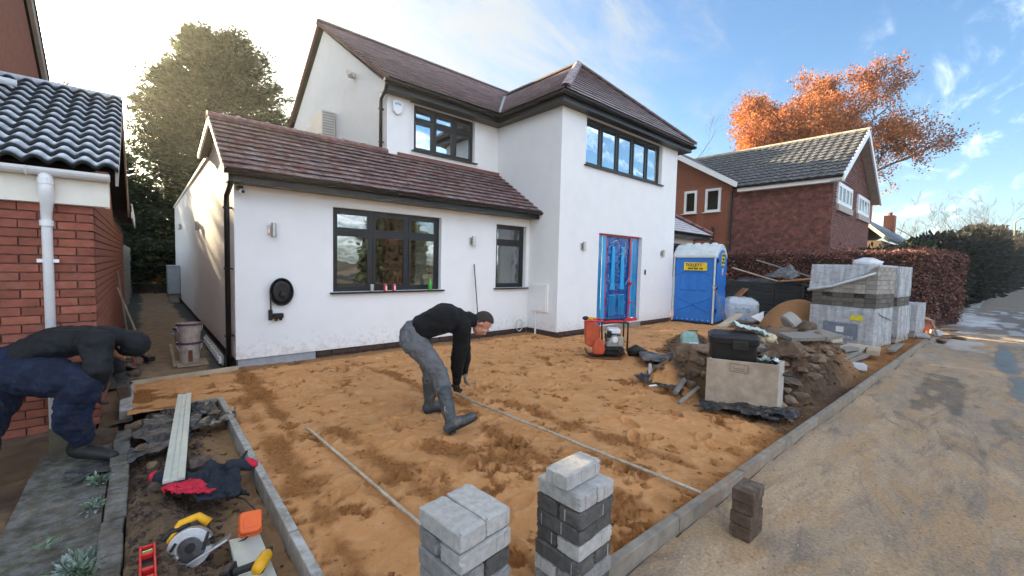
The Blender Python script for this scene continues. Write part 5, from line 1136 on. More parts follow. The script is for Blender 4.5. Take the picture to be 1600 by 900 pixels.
# side panel relief
def relief(bits, name='moulded_panel'):
    for (y0, y1, z0, z1, dp_) in bits: G().bb(.021-dp_, .03, y0, y1, z0, z1).obj(name, 'blue_plastic', t, bevel=.012)
relief([(.22, .36, .95, 1.38, .022), (.46, .66, .95, 1.38, .030), (.76, .90, .95, 1.38, .022), (.10, 1.0, 1.80, 1.86, .012)])
g = G()
for sgn in (1, -1):
    g.hexa([(.0, .12 if sgn > 0 else .98, .34), (.03, .12 if sgn > 0 else .98, .34), (.03, .98 if sgn > 0 else .12, .72), (.0, .98 if sgn > 0 else .12, .72)], [(.0, .12 if sgn > 0 else .98, .40), (.03, .12 if sgn > 0 else .98, .40), (.03, .98 if sgn > 0 else .12, .78), (.0, .98 if sgn > 0 else .12, .78)]); g.obj('cross_rib', 'blue_plastic', t, bevel=.006); g = G()
g = G(); g.tube([(.012, .08, 1.38), (.012, .25, 1.46), (.012, .55, 1.48), (.012, .85, 1.46), (.012, 1.02, 1.38)], .018, 6); g.obj('arch_rib', 'blue_plastic', t)
for k in range(7): G().ell((.01, .12+.14*k, .12), (.012, .014, .014), 8, 5).obj('rivet', 'white_upvc', t)
for k in range(6): G().bb(.0, .03, .12+k*.155, .22+k*.155, 1.885, 1.915).obj('vent_slot', 'white_roof_plastic', t)
pr = arch(-.035, w_+.035, hw-.0, .34); pr = [(-.035, hw-.07)]+pr+[(w_+.035, hw-.07)]
G().prism(pr, d_+.07, Matrix(((1, 0, 0, 0), (0, 0, 1, -.035), (0, 1, 0, 0), (0, 0, 0, 1)))).obj('dome_roof', 'white_roof_plastic', t, bevel=.03, seg=3)
for k in range(4):
    pr2 = arch(.10, w_-.10, hw+.12, .26); G().prism(pr2, .10, Matrix(((1, 0, 0, 0), (0, 0, 1, .12+.23*k), (0, 1, 0, 0), (0, 0, 0, 1)))).obj('roof_rib', 'white_roof_plastic', t, bevel=.01)
pd = [(.10, .08)]+[(x, z) for x, z in arch(.10, w_-.10, 1.86, .25)]+[(w_-.10, .08)]
dr = G().prism(pd, .05, Matrix(((1, 0, 0, 0), (0, 0, 1, -.055), (0, 1, 0, 0), (0, 0, 0, 1)))).obj('toilet_door', 'blue_plastic', t, bevel=.012)
for z in (.4, 1.05, 1.78): G().box((.09, -.05, z), (.05, .04, .10)).obj('hinge', 'black_plastic', dr)
G().box((w_-.14, -.065, 1.02), (.06, .03, .12)).obj('latch', 'black_plastic', dr, bevel=.006); G().box((.56, -.062, 1.48), (.11, .006, .2)).obj('notice', 'white_upvc', dr); G().box((.56, -.066, 1.43), (.08, .004, .08)).obj('notice_mark', 'sign_red', dr)
sg = G().box((-.035, .50, 1.62), (.012, .62, .22)).obj('sign', 'sign_yellow', t)
def side_text(s, size, mat, y, z, name='lettering'): return text_mesh(s, size, mat, name, sg, Matrix.Translation((-.0425, y, z))@YZ, bold=.03)
side_text('TO', .115, 'ink', .685, 1.655); side_text('i', .135, 'sign_red', .605, 1.668); side_text('LET', .115, 'ink', .485, 1.655); side_text('S', .125, 'sign_red', .355, 1.665); side_text('+', .06, 'sign_red', .29, 1.69); side_text('0808 888 188', .072, 'ink', .50, 1.56)
s2 = G().box((.56, -.062, 1.83), (.30, .010, .36)).obj('sign', 'sign_yellow', t)
for s, z, q in (('TOILETS', 1.94, .068), ('0808', 1.83, .09), ('888 188', 1.74, .075)): text_mesh(s, q, 'ink', 'lettering', s2, Matrix.Translation((.56, -.069, z))@XZ, bold=.03)
place(t, (11.72, 4.90, -.01), R(8))
t = thing('spade', 'long handled spade leaning on the corner of the blue toilet', 'spade', (9.9, 3.8, 0))
G().tube([(11.50, 4.78, 1.02), (11.72, 4.60, .25), (11.76, 4.56, .05)], .018, 8).obj('shaft', 'timber_grey', t); G().tube([(11.44, 4.72, 1.08), (11.50, 4.80, .98), (11.56, 4.88, 1.10), (11.44, 4.72, 1.08)], .014, 6).obj('grip', 'alu', t)
def pillow(name, label, cat, loc, size, mat, rz, rx, seed, amp=.10, ry=0):
    g = G(); n = 26; rs_ = np.random.RandomState(seed); U, V = np.meshgrid(np.linspace(0, 2*math.pi, n*2, endpoint=False), np.linspace(.0, math.pi, n))
    e = .45; sgn = lambda a, p: np.sign(a)*np.abs(a)**p
    X = sgn(np.sin(V), e)*sgn(np.cos(U), e); Y = sgn(np.sin(V), e)*sgn(np.sin(U), e); Z = sgn(np.cos(V), .7)
    k = 1+amp*(fbm(U*1.0+V*.7, V*2.0-U*.2, 1.8, 4, seed)-.5)*2; k[:, 0] = (k[:, 0]+k[:, -1])/2
    v = np.stack([X*k*size[0]/2, Y*k*size[1]/2, Z*k*size[2]/2], -1).reshape(-1, 3); i = np.arange(n*n*2).reshape(n, n*2); j = np.roll(i, -1, 1)
    f = np.stack([i[:-1], i[1:], j[1:], j[:-1]], -1).reshape(-1, 4); t_ = thing(name, label, cat); b = mesh_np('bag_body', v, f, mat, t_, True)
    place(t_, loc, rz, rx, ry); return t_
b = pillow('bulk_bag', 'white bulk bag with blue lettering slumped beside the blue toilet', 'bag', (13.2, 4.75, .36), (.95, .8, .78), 'bag_white', R(-60), R(4), 31)
text_mesh('2250', .20, 'bag_blue', 'lettering', b, Matrix.Translation((.0, -.41, .05))@XZ, ext=.012, bold=.02)
G().box((-.1, -.40, -.2), (.5, .02, .05)).obj('printed_band', 'bag_blue', b)
b = pillow('sand_bag', 'green and white plastic bag leaning upright on the sand', 'bag', (6.92, 3.24, .24), (.30, .14, .50), 'bag_green', R(-38), R(-24), 33)
G().box((.03, -.072, -.06), (.15, .012, .22)).obj('printed_panel', 'bag_white', b, bevel=.004)
t = thing('fork_handle', 'black D shaped tool handle sticking up behind the green bag', 'handle', (7.05, 3.3, 0))
G().tube([(7.13, 3.33, .05), (7.15, 3.30, .40)], .014, 7).obj('shaft', 'black_plastic', t); G().tube([(7.15, 3.30, .40), (7.10, 3.36, .47), (7.21, 3.25, .47), (7.15, 3.30, .40)], .013, 6).obj('grip', 'black_plastic', t)

# ================================================================ PLATE COMPACTOR (local: x to the front plate, y back)
t = thing('plate_compactor', 'orange plate compactor with black frame standing on the sand near the door', 'compactor')
g = G(); g.prism([(-.36, .10), (-.30, .0), (.20, .0), (.30, .10), (.28, .12), (.19, .03), (-.29, .03), (-.34, .12)], .40, Matrix(((1, 0, 0, 0), (0, 0, 1, -.2), (0, 1, 0, 0), (0, 0, 0, 1)))); g.obj('base_plate', 'rust', t, bevel=.006)
G().bb(-.22, .18, -.15, .15, .06, .16).obj('exciter', 'black_plastic', t, bevel=.02); G().bb(-.05, .26, -.20, .20, .16, .19).obj('engine_deck', 'black_plastic', t, bevel=.004)
G().bb(-.02, .20, -.12, .12, .19, .40).obj('engine_block', 'alu', t, bevel=.02)
for k in range(5): G().bb(-.03, .21, -.13, .13, .30+k*.022, .308+k*.022).obj('cooling_fin', 'black_plastic', t)
G().bb(.0, .2, -.14, .10, .42, .50).obj('fuel_tank', 'white_upvc', t, bevel=.02); G().lathe([(.055, 0), (.06, .02), (.04, .05)], 18, Matrix.Translation((.11, -.12, .32))@Matrix.Rotation(math.pi/2, 4, 'X')).obj('starter_cap', 'white_upvc', t); G().lathe([(.09, 0), (.09, .03)], 22, Matrix.Translation((.11, -.115, .31))@Matrix.Rotation(math.pi/2, 4, 'X')).obj('starter_housing', 'alu', t)
G().bb(-.02, .05, -.18, -.11, .36, .47).obj('air_filter', 'black_plastic', t, bevel=.015); G().bb(.16, .25, -.17, -.1, .22, .38).obj('exhaust', 'stone_pale', t, bevel=.015)
G().prism([(-.36, .22), (-.28, .18), (-.13, .20), (-.12, .52), (-.20, .58), (-.38, .60)], .30, Matrix(((1, 0, 0, 0), (0, 0, 1, -.13), (0, 1, 0, 0), (0, 0, 0, 1)))).obj('water_tank', 'orange_paint', t, bevel=.02)
G().prism([(-.24, .08), (-.08, .08), (-.05, .16), (-.08, .30), (-.14, .36), (-.20, .34), (-.26, .20)], .09, Matrix(((1, 0, 0, 0), (0, 0, 1, -.235), (0, 1, 0, 0), (0, 0, 0, 1)))).obj('belt_guard', 'orange_paint', t, bevel=.03, seg=3)
for y in (-.2, .2): G().tube([(-.10, y, .16), (-.12, y, .60), (.30, y, .62), (.30, y, .17)], .017, 7).obj('roll_frame', 'black_plastic', t)
G().tube([(.30, -.2, .60), (.30, .2, .60)], .016, 7).obj('roll_bar', 'black_plastic', t); G().tube([(-.38, -.16, .62), (-.10, -.16, .62), (-.10, .16, .62), (-.38, .16, .62)], .018, 7).obj('red_handle', 'red_plastic', t)
place(t, (5.93, 4.22, .0), R(-47), s=1.02)
t = thing('work_gloves', 'yellow and black work gloves lying on top of the plate compactor', 'gloves', (5.7, 4.35, .62))
G().ell((5.72, 4.42, .66), (.06, .04, .03), 12, 8).obj('glove', 'yellow_plastic', t, smooth=True)
for k in range(4): G().tube([(5.74+.01*k, 4.40+.015*k, .67), (5.80+.012*k, 4.36+.02*k, .66)], .010, 6).obj('finger', 'yellow_plastic', t, smooth=True)
G().ell((5.65, 4.47, .665), (.07, .045, .035), 12, 8, jit=.06).obj('glove', 'black_rubber', t, smooth=True)
t = thing('tyre_block', 'black moulded rubber piece lying beside the plate compactor', 'rubber piece', (6.35, 3.95, 0))
G().tube([(6.30, 4.05, .06), (6.38, 3.93, .12), (6.52, 3.82, .06)], [.07, .10, .06], 10).obj('rubber', 'black_rubber', t, smooth=True); G().tube([(6.42, 3.90, .18), (6.56, 3.80, .04)], .012, 6).obj('edge', 'white_upvc', t)

# ================================================================ CONCRETE TANK AND WHAT LIES IN IT
A2, B2, C2 = Vector((4.83, 2.06, 0)), Vector((5.11, 1.41, 0)), Vector((5.45, 1.45, 0)); D2 = A2+(C2-B2)
t = thing('concrete_tank', 'buff concrete tank box with a stamped mark standing in the spoil', 'tank', (5.1, 1.6, 0))
def slab4(p, q, nrm, th, z0, z1, mat): G().hexa([(*p.xy, z0), (*q.xy, z0), (*(q+nrm*th).xy, z0), (*(p+nrm*th).xy, z0)], [(*p.xy, z1), (*q.xy, z1), (*(q+nrm*th).xy, z1), (*(p+nrm*th).xy, z1)]).obj('tank_wall', mat, t, bevel=.006)
u1 = (B2-A2).normalized(); n1_ = (D2-A2).normalized()
slab4(A2, B2, n1_, .03, -.12, .53, 'concrete_tank'); slab4(D2, C2, -n1_, .03, -.12, .529, 'concrete_tank'); slab4(B2+n1_*.031, C2-n1_*.031, -u1, .03, -.12, .528, 'tank_end'); slab4(A2+n1_*.031, D2-n1_*.031, u1, .03, -.12, .528, 'tank_end')
fr = A2+u1*.26-n1_*.0015
def line3(p, q): G().tube([p, q], .0022, 4).obj('stamp_line', 'black_rubber', t)
P_ = lambda s, z: Vector((*(A2+u1*s-n1_*.001).xy, z))
for a, b in (((.24, .50), (.42, .49)), ((.24, .41), (.42, .40)), ((.24, .50), (.24, .41)), ((.42, .49), (.42, .40)), ((.26, .45), (.38, .44)), ((.27, .425), (.39, .42))): line3(P_(a[0], a[1]), P_(b[0], b[1]))
G().tube([(5.30, 1.42, .40), (5.36, 1.30, .385)], [.020, .006], 8).obj('bolt', 'black_plastic', t)
t = thing('black_bin', 'black plastic bin with rim standing inside the concrete tank', 'bin')
G().prism([(-.22, -.15), (.22, -.15), (.24, -.10), (.24, .10), (.20, .15), (-.20, .15), (-.24, .10), (-.24, -.10)], .52).obj('bin_body', 'black_plastic', t, bevel=.02)
G().prism([(-.24, -.165), (.24, -.165), (.26, -.11), (.26, .11), (.22, .165), (-.22, .165), (-.26, .11), (-.26, -.11)], .09, Matrix.Translation((0, 0, .41))).obj('rim', 'black_plastic', t, bevel=.015)
G().bb(-.02, .14, -.19, -.16, .36, .47).obj('lift_pocket', 'black_rubber', t, bevel=.01); place(t, (5.17, 1.92, .30), R(-64), R(5))
sheet('netting', 'pale green sheer netting draped over the black bin', 'netting', [(5.22, 1.98, .86), (5.52, 2.02, .84), (5.62, 1.60, .70), (5.24, 1.62, .80)], 0, .14, 'sheer', 251, fs=5, wob=.03)
t = tag(sheet('foam_scrap', None, None, [(5.28, 1.70), (5.60, 1.76), (5.60, 1.58), (5.30, 1.54)], .70, .10, 'foam', 253, fs=8, th=.05, wob=.03, nu=20, nv=12), 'torn yellow foam scrap under the sheer netting', 'foam')
t = thing('pipe_coil', 'dark ribbed plastic coil at the right end of the concrete tank', 'pipe coil', (5.4, 1.55, .45))
for k in range(4): G().tube([(5.34+.03*k+(.10)*math.cos(a), 1.55+.03*math.cos(a), .48-.004*k+.085*math.sin(a)) for a in [2*math.pi*i/20 for i in range(21)]], .016, 8).obj('coil', 'black_rubber', t, smooth=True)
sheet('plastic_sheet', 'pale plastic bag tucked between the bin and the pipe coil', 'bag', [(5.20, 1.68), (5.42, 1.68), (5.42, 1.46), (5.24, 1.46)], .50, .10, 'sheer', 257, fs=7, wob=.02)
tag(G().hexa([(5.35, 2.18, .82), (5.37, 2.10, .82), (7.45, 2.62, .80), (7.42, 2.72, .80)], [(5.35, 2.18, .845), (5.37, 2.10, .845), (7.45, 2.62, .825), (7.42, 2.72, .825)]).obj('plank', 'timber_pale', None), 'pale plank resting across the spoil behind the netting', 'plank')
# black sheets and sticks at the edge of the sand
sheet('plastic_sheet', 'flat black rubber mat on the sand below the green bag', 'mat', [(5.75, 3.45), (6.35, 3.85), (6.75, 3.40), (6.10, 3.10)], .07, .03, 'dpm', 261, fs=2, wob=.05, drape=lambda X, Y: .03+h_sand(X, Y)*.8)
sheet('plastic_sheet', 'crinkled black plastic at the foot of the concrete tank front', 'sheet', [(4.50, 2.02), (4.82, 2.04), (5.12, 1.40), (4.86, 1.20)], .03, .085, 'dpm', 265, fs=9, nu=80, nv=40)
sheet('plastic_sheet', 'black plastic tail at the right corner under the concrete tank', 'sheet', [(4.84, 1.42), (5.15, 1.44), (5.33, 1.22), (4.90, 1.17)], .03, .09, 'dpm', 269, fs=6)
sheet('plastic_sheet', 'twisted black plastic at the left foot of the cut spoil heap', 'sheet', [(4.95, 3.05), (5.35, 3.10), (5.15, 2.45), (4.75, 2.30)], .03, .12, 'dpm', 273, fs=5)
for a, b, r_, m_, lab in (((4.45, 2.18, .05), (5.0, 2.22, .12), .025, 'timber_grey', 'grey stick lying from the sand to the tank corner'), ((4.70, 2.35, .08), (5.05, 2.42, .16), .035, 'timber_grey', 'short thick grey offcut behind the tank corner'), ((4.75, 2.72, .06), (5.15, 2.60, .05), .014, 'white_upvc', 'thin white strip among the twisted black plastic'), ((5.45, 3.12, .16), (5.22, 2.98, .08), .022, 'bag_white', 'white paper scrap beside the black rubber mat')):
    tag(G().tube([a, b], r_, 4).obj('stick', m_, None), lab, 'stick')
# rubble, each lump by itself
rs = np.random.RandomState(21); done = []
LABP = ['brown rubble lump in the spoil heap behind the concrete tank', 'stony lump of earth on the spoil heap beside the long edging']
spoil = []
HS = lambda x, y: float(h_sand(np.array([[x]]), np.array([[y]]))[0, 0])
k = 0
for i in range(520):
    x, y = rs.uniform(5.45, 8.9), rs.uniform(1.28, 2.75); s = rs.choice([.07, .09, .11, .14, .17, .20], p=[.25, .22, .2, .15, .1, .08])
    if any((x-a)**2+(y-b)**2 < ((s+c)*.62)**2 for a, b, c in done) or (x < 5.7 and y > 1.5 and y < 2.2): continue
    if y < 1.28+s*.8: continue
    done.append((x, y, s)); hz_ = HS(x, y)
    o = inst('rubble_lump', RK[i % 5], Matrix.Translation((x, y, hz_+s*.22))@Matrix.Rotation(rs.uniform(0, 6), 4, 'Z')@Matrix.Rotation(rs.uniform(-.5, .5), 4, 'X')@Matrix.Diagonal((s, s*rs.uniform(.7, 1), s*rs.uniform(.6, 1), 1)))
    spoil.append((x, y, s, o)); k += 1
def wordify():
    used = set(); shape = ['rounded', 'squared', 'flat', 'wedged', 'knobbly']
    for i, (x, y, s, o) in enumerate(sorted(spoil, key=lambda q: -q[2])):
        size = 'tiny' if s < .06 else 'fist sized' if s < .08 else 'small' if s < .1 else 'middling' if s < .13 else 'large' if s < .18 else 'huge'
        if o.get('lefty'): along = ['beside the twisted plastic', 'left of the concrete tank', 'behind the tank corner', 'below the green bag'][min(int((x-5.05)/.32), 3)]; up_ = ['low down', 'near the sticks', 'on the cut face', 'at the back'][min(int((y-2.0)/.26), 3)]
        else: along = ['behind the tank', 'right of the tank', 'under the round lid', 'midway to the pallets', 'before the pale slabs'][min(int((x-5.45)/.7), 4)]; up_ = ['by the edging', 'low down', 'on the near slope', 'on the crest', 'beyond the crest'][min(int((y-1.28)/.3), 4)]
        near = sorted((q for q in spoil if q[3] is not o), key=lambda q: (q[0]-x)**2+(q[1]-y)**2)[:4]; nm = shape[(i*3+int(x*7)) % 5]
        c = ['%s %s lump %s %s' % (size, nm, up_, along)]+['%s %s lump %s %s, %s' % (size, nm, up_, along, w_) for q, w_ in zip(near, (('nearer' if near[0][1] > y else 'farther')+' of two', ('leftmost' if near[1][0] > x else 'rightmost')+' of three', ('lower' if near[2][1] > y else 'upper')+' of four', 'last of four'))]
        lab = next((q for q in c if q not in used), c[-1]); used.add(lab); tag(o, lab, 'rubble', 'rubble lumps of the spoil heap')
for i in range(26):
    x, y = rs.uniform(5.05, 6.3), rs.uniform(2.0, 3.0); s = rs.uniform(.04, .10)
    o = inst('rubble_lump', RK[i % 5], Matrix.Translation((x, y, HS(x, y)+s*.1))@Matrix.Rotation(rs.uniform(0, 6), 4, 'Z')@Matrix.Scale(s, 4)); o['lefty'] = 1; spoil.append((x, y, s, o))
wordify()
for q in spoil:
    if 'lefty' in q[3]: del q[3]['lefty']
big = [((6.55, 1.78, .42), .30, 'large brown boulder on the spoil just right of the concrete tank'), ((6.05, 1.55, .22), .20, 'orange brown boulder low beside the tank end'), ((7.6, 2.05, .72), .30, 'long dark brown lump on top of the spoil before the pallets'), ((8.3, 1.95, .62), .33, 'broad earthy slab of rubble at the foot of the pallets'), ((6.9, 2.3, .62), .30, 'dark boulder under the tipped grey bowl'), ((5.75, 2.75, .30), .27, 'big squared lump of dark clay left of the tank')]
for (p, s, lab), i in zip(big, range(9)): tag(inst('rubble_lump', RK[i % 5], Matrix.Translation((p[0], p[1], HS(p[0], p[1])+s*.15))@Matrix.Rotation(i*1.3, 4, 'Z')@Matrix.Diagonal((s, s*.8, s*.7, 1))), lab, 'boulder')
for i, (x, y, z, an, L_, W2) in enumerate([(6.6, 2.15, .60, .3, .5, .3), (7.3, 1.75, .55, -.5, .6, .25), (7.9, 1.6, .40, -.2, .5, .3)]):
    tag(inst('broken_slab', G().box((0, 0, 0), (L_, W2, .05)).mesh('broken_slab', 'timber_grey'), Matrix.Translation((x, y, HS(x, y)+.10))@Matrix.Rotation(an, 4, 'Z')@Matrix.Rotation(.18, 4, 'X')), ['flat grey slab sticking out of the spoil top', 'middle flat grey slab tilted on the spoil', 'grey slab piece nearest the pale stones'][i], 'slab')
t = thing('plaster_bowl', 'pale round tub lid standing tipped on the spoil heap', 'tub lid')
G().lathe([(.0, 0), (.20, .0), (.235, .02), (.24, .16), (.225, .16), (.22, .03), (0, .03)], 26, caps=False).obj('bowl', 'tank_end', t, smooth=False); place(t, (8.45, 2.22, .55), R(40), R(58))
# pale stones stacked at the foot of the pallets
for i, (x, y, z, an, L_, W2, T_, m_) in enumerate([(9.6, 1.95, .30, -.10, .85, .35, .14, 'stone_pale'), (9.9, 1.55, .12, .0, .9, .3, .12, 'stone_pale'), (8.6, 1.52, .26, -.12, 1.3, .17, .05, 'timber_grey'), (8.7, 1.45, .18, .02, 1.4, .18, .06, 'timber_grey'), (9.0, 1.42, .10, -.05, 1.5, .2, .06, 'timber_grey'), (10.2, 1.3, .10, .1, 1.0, .18, .09, 'timber_pale'), (8.5, 1.25, .06, .3, .26, .17, .09, 'bag_white'), (11.4, 1.12, .05, .02, 1.6, .12, .05, 'timber_grey')]):
    o = inst('stone_slab' if i < 2 else 'timber_plank', G().box((0, 0, 0), (L_, W2, T_)).mesh('stone_slab' if i < 2 else 'timber_plank', m_), Matrix.Translation((x, y, z))@Matrix.Rotation(an, 4, 'Z')@Matrix.Rotation(.04, 4, 'Y')); md = o.modifiers.new('bevel', 'BEVEL'); md.width = .008; md.segments = 2
    tag(o, ['pale stone slab on top before the wrapped pallets', 'lower pale stone slab before the wrapped pallets', 'uppermost grey plank of the pile by the edging', 'middle grey plank of the pile by the edging', 'lowest grey plank of the pile by the edging', 'pale timber offcut right of the grey planks', 'small white block on the soil below the planks', 'long thin grey plank on the soil by the far edging'][i], ['slab', 'slab', 'plank', 'plank', 'plank', 'timber', 'block', 'plank'][i])

# ================================================================ PALLETS OF BLOCKS
def wrapmat(name, alpha, c):
    m = MATS[c].copy(); m.name = name; t_ = m.node_tree; b_ = t_.nodes['Principled BSDF']; tr = N(t_, 'ShaderNodeBsdfTransparent'); mx = N(t_, 'ShaderNodeMixShader')
    pos = N(t_, 'ShaderNodeNewGeometry').outputs['Position']; mpv = N(t_, 'ShaderNodeMapping'); mpv.inputs['Scale'].default_value = (1, 1, .22); t_.links.new(pos, mpv.inputs[0]); nn = noise(t_, mpv.outputs[0], 9, 5, .6); mr_ = N(t_, 'ShaderNodeMapRange'); t_.links.new(nn, mr_.inputs[0]); mr_.inputs[1].default_value = .35; mr_.inputs[2].default_value = .65; mr_.inputs[3].default_value = alpha-.2; mr_.inputs[4].default_value = alpha+.2
    t_.links.new(mr_.outputs[0], mx.inputs[0]); t_.links.new(tr.outputs[0], mx.inputs[1]); t_.links.new(b_.outputs[0], mx.inputs[2]); t_.links.new(mx.outputs[0], t_.nodes['Material Output'].inputs[0]); MATS[name] = m
wrapmat('wrap_clear', .58, 'wrap')
def crinkle_box(x0, x1, y0, y1, z0, z1, amp, seed, mat, parent, n=26):
    g = G(); vs = []; fs = []
    def face(o_, u_, v_, nrm):
        o_, u_, v_, nrm = map(Vector, (o_, u_, v_, nrm)); b0 = len(vs)
        for j in range(n+1):
            for i in range(n+1):
                a, b = i/n, j/n; p = o_+u_*a+v_*b; q = float(fbm(np.array([p.x*1.7+p.y*1.3]), np.array([p.z*3+p.y*.5-p.x*.4]), 3.1, 4, seed, .55, True)[0])-.5
                e = min(a, 1-a, b, 1-b)*8; vs.append(p+nrm*(q*amp*min(1, e+.15)))
        for j in range(n):
            for i in range(n): k_ = b0+j*(n+1)+i; fs.append((k_, k_+1, k_+n+2, k_+n+1))
    X_, Y_, Z_ = (x1-x0, 0, 0), (0, y1-y0, 0), (0, 0, z1-z0)
    face((x0, y0, z0), X_, Z_, (0, -1, 0)); face((x0, y1, z0), Y_ and (0, -(y1-y0), 0), Z_, (-1, 0, 0)); face((x0, y0, z1), X_, Y_, (0, 0, 1)); face((x1, y0, z0), Y_, Z_, (1, 0, 0))
    g.add(vs, fs); return g.obj('shrink_wrap', mat, parent, smooth=True)
def pack(label, x0, y0, z0, w, d, h, mat, wrap, seed, rz=0, dark=0, gap=None, courses=9):
    t = thing('block_pack', label, 'block pack', (0, 0, 0), 'pallet packs of paving blocks')
    ch = h/courses; n = max(1, int(dark))
    for lo, hi, m_ in (((0, dark, 'block_pallet_dark'), (dark, courses, mat)) if dark else ((0, courses, mat),)):
        if hi <= lo: continue
        g = G()
        for c in range(lo, hi):
            z = c*ch+ch/2; k = 6; bw = d/k; off = rnd.uniform(-.01, .01)
            for i in range(k):
                if gap and c == gap and i in (1, 4): continue
                for xx, wd in ((.065, .13), (w-.065, .13)): g.box((xx+rnd.uniform(-.004, .004), off*0+bw*(i+.5), z), (wd, bw-.004, ch-.006))
            k2 = 5; bw2 = (w-.27)/k2
            for i in range(k2): g.box((.135+bw2*(i+.5), .065+rnd.uniform(-.004, .004), z), (bw2-.004, .13, ch-.006))
            if c == hi-1: g.bb(.13, w-.13, .13, d-.01, c*ch, (c+1)*ch-.004)
        g.obj('blocks', m_, t, stuff=True)
    if wrap: crinkle_box(-.014, w+.014, -.014, d+.014, wrap[0]*h, h+.016, .030, seed, 'wrap_clear', t)
    place(t, (x0, y0, z0), rz); return t
pk = pack('lower wrapped pack at the near end of the block pallets with yellow label', 11.10, 1.45, .0, 1.0, 1.12, .80, 'block_pallet', (.02, ), 41, R(-9))
G().box((-.03, .55, .30), (.004, .62, .34)).obj('printed_panel', 'wrap_grey', pk); G().box((-.036, .55, .33), (.004, .14, .12)).obj('paper_label', 'white_upvc', pk); text_mesh('TOBERMORE', .085, 'bag_white', 'lettering', pk, Matrix.Translation((-.034, .55, .17))@YZ)
G().prism([(0, 0), (.22, -.02), (.25, .04), (.20, .10), (.12, .08), (.05, .10)], .004, Matrix.Translation((-.034, .40, .56))@YZ).obj('yellow_label', 'yellow_label', pk)
G().tube([(-.03, .0, .80), (.3, -.035, .66), (.9, -.035, .54)], .007, 5).obj('strap', 'black_rubber', pk)
G().bb(.02, .98, .02, 1.10, -.12, -.005).obj('pallet', 'timber_grey', pk)
pk = pack('upper half unwrapped pack on top of the near pallet under loose plastic', 11.12, 1.43, .82, 1.0, 1.14, .86, 'block_pallet', None, 43, R(-9), 3, gap=2)
sheet('loose_wrap', None, None, [(-.04, -.04, .86), (-.05, 1.16, .87), (-.07, 1.18, .30), (-.06, .30, .62)], 0, .05, 'wrap_clear', 45, parent=pk, fs=5, wob=.01, nu=40, nv=30)
for ch_ in [c for c in pk.children if c.name.startswith('loose_wrap')]: ch_.matrix_parent_inverse = Matrix.Identity(4)
G().tube([(-.08, 1.20, .32), (-.09, .75, .42), (-.09, .30, .60), (-.07, .02, .72)], [.035, .03, .028, .02], 8).obj('rolled_wrap', 'wrap', pk, smooth=True)
crinkle_box(-.02, 1.02, -.02, 1.16, .84, .885, .03, 47, 'wrap_clear', pk)
G().ell((.35, .30, .92), (.30, .26, .12), 16, 10, jit=.10).obj('bunched_wrap', 'wrap', pk, smooth=True)
o = pack('middle lower wrapped pack behind the near block pallet', 12.48, 1.23, .0, 1.0, 1.12, .80, 'block_pallet', (.18, ), 49, R(-6)); o = pack('middle upper wrapped pack behind the near block pallet', 12.45, 1.25, .82, 1.0, 1.12, .86, 'block_pallet', (.24, ), 51, R(-6), 2)
o = pack('low wrapped pack at the far end of the block pallets', 13.95, 1.05, .0, 1.05, 1.15, .80, 'block_pallet', (.2, ), 53, R(-4)); o = pack('upper wrapped pack farthest along the block pallets', 13.6, 1.4, .82, .75, 1.0, .86, 'block_pallet', (.24, ), 55, R(-5), 2)
# debris at the end of the edging
t = tag(G().hexa([(15.6, 1.05, .30), (16.4, .95, .30), (16.5, 1.5, .42), (15.7, 1.6, .42)], [(15.6, 1.05, .34), (16.4, .95, .34), (16.5, 1.5, .46), (15.7, 1.6, .46)]).obj('metal_tray', 'brick_red_far', None), 'rusty red flat tray propped near the hedge end', 'tray')
tag(G().bb(15.8, 16.6, .85, 1.3, -.02, .27).obj('rusty_box', 'rusty_plate', None, bevel=.02), 'rusty box under the flat red tray by the hedge', 'box')
tag(G().box((15.3, .75, .04), (.25, .18, .12), R(20)).obj('white_block', 'bag_white', None), 'white block on the ground before the rusty box', 'block')
tag(G().box((14.4, .95, .03), (.8, .25, .04), R(8)).obj('grey_board', 'plinth_grey', None), 'grey board flat on the soil beyond the last edging stone', 'board')
tag(G().tube([(14.6, 1.1, .45), (15.1, .85, .38), (15.15, .72, .0)], .02, 5).obj('bent_rod', 'timber_pale', None), 'bent pale rod between the last pack and the rusty box', 'rod')
for i, (x, y) in enumerate([(14.9, .6), (15.6, .55), (13.9, .62), (16.8, .6), (15.0, .35), (17.4, .7)]):
    tag(inst('rubble_lump', RK[i % 5], Matrix.Translation((x, y, .0))@Matrix.Rotation(i*1.7, 4, 'Z')@Matrix.Diagonal((.22, .12, .07, 1))), ['dark flat scrap lump just past the last edging stone', 'dark flat scrap lump before the rusty box', 'dark scrap lump level with the end of the edging', 'dark scrap lump right of the rusty box', 'dark scrap lump lying out on the pavement', 'farthest dark scrap lump near the hedge end'][i], 'rubble', 'scrap beyond the edging')

# ================================================================ SCRAP HEAP BY THE HEDGE
def heap_h(X, Y): return .86*np.clip(1-(((X-12.3)/1.25)**2+((Y-3.05)/.85)**2), 0, 1)**.75+.03*(fbm(X, Y, 4, 4, 141)-.5)-.02
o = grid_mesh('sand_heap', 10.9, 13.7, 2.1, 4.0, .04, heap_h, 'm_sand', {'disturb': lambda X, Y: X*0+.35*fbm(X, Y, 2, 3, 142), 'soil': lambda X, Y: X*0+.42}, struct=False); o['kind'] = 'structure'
t = thing('slatted_gate', 'black slatted timber gate leaning in the scrap before the hedge', 'panel')
for i in range(9): G().box((0, 0, .07+i*.125), (2.1, .02, .115)).obj('slat', 'timber_black', t)
for x in (-1.0, -.35, .35, 1.0): G().box((x, -.025, .56), (.07, .03, 1.14)).obj('batten', 'timber_black', t)
place(t, (13.4, 4.25, .08), R(-62), R(-14), R(3))
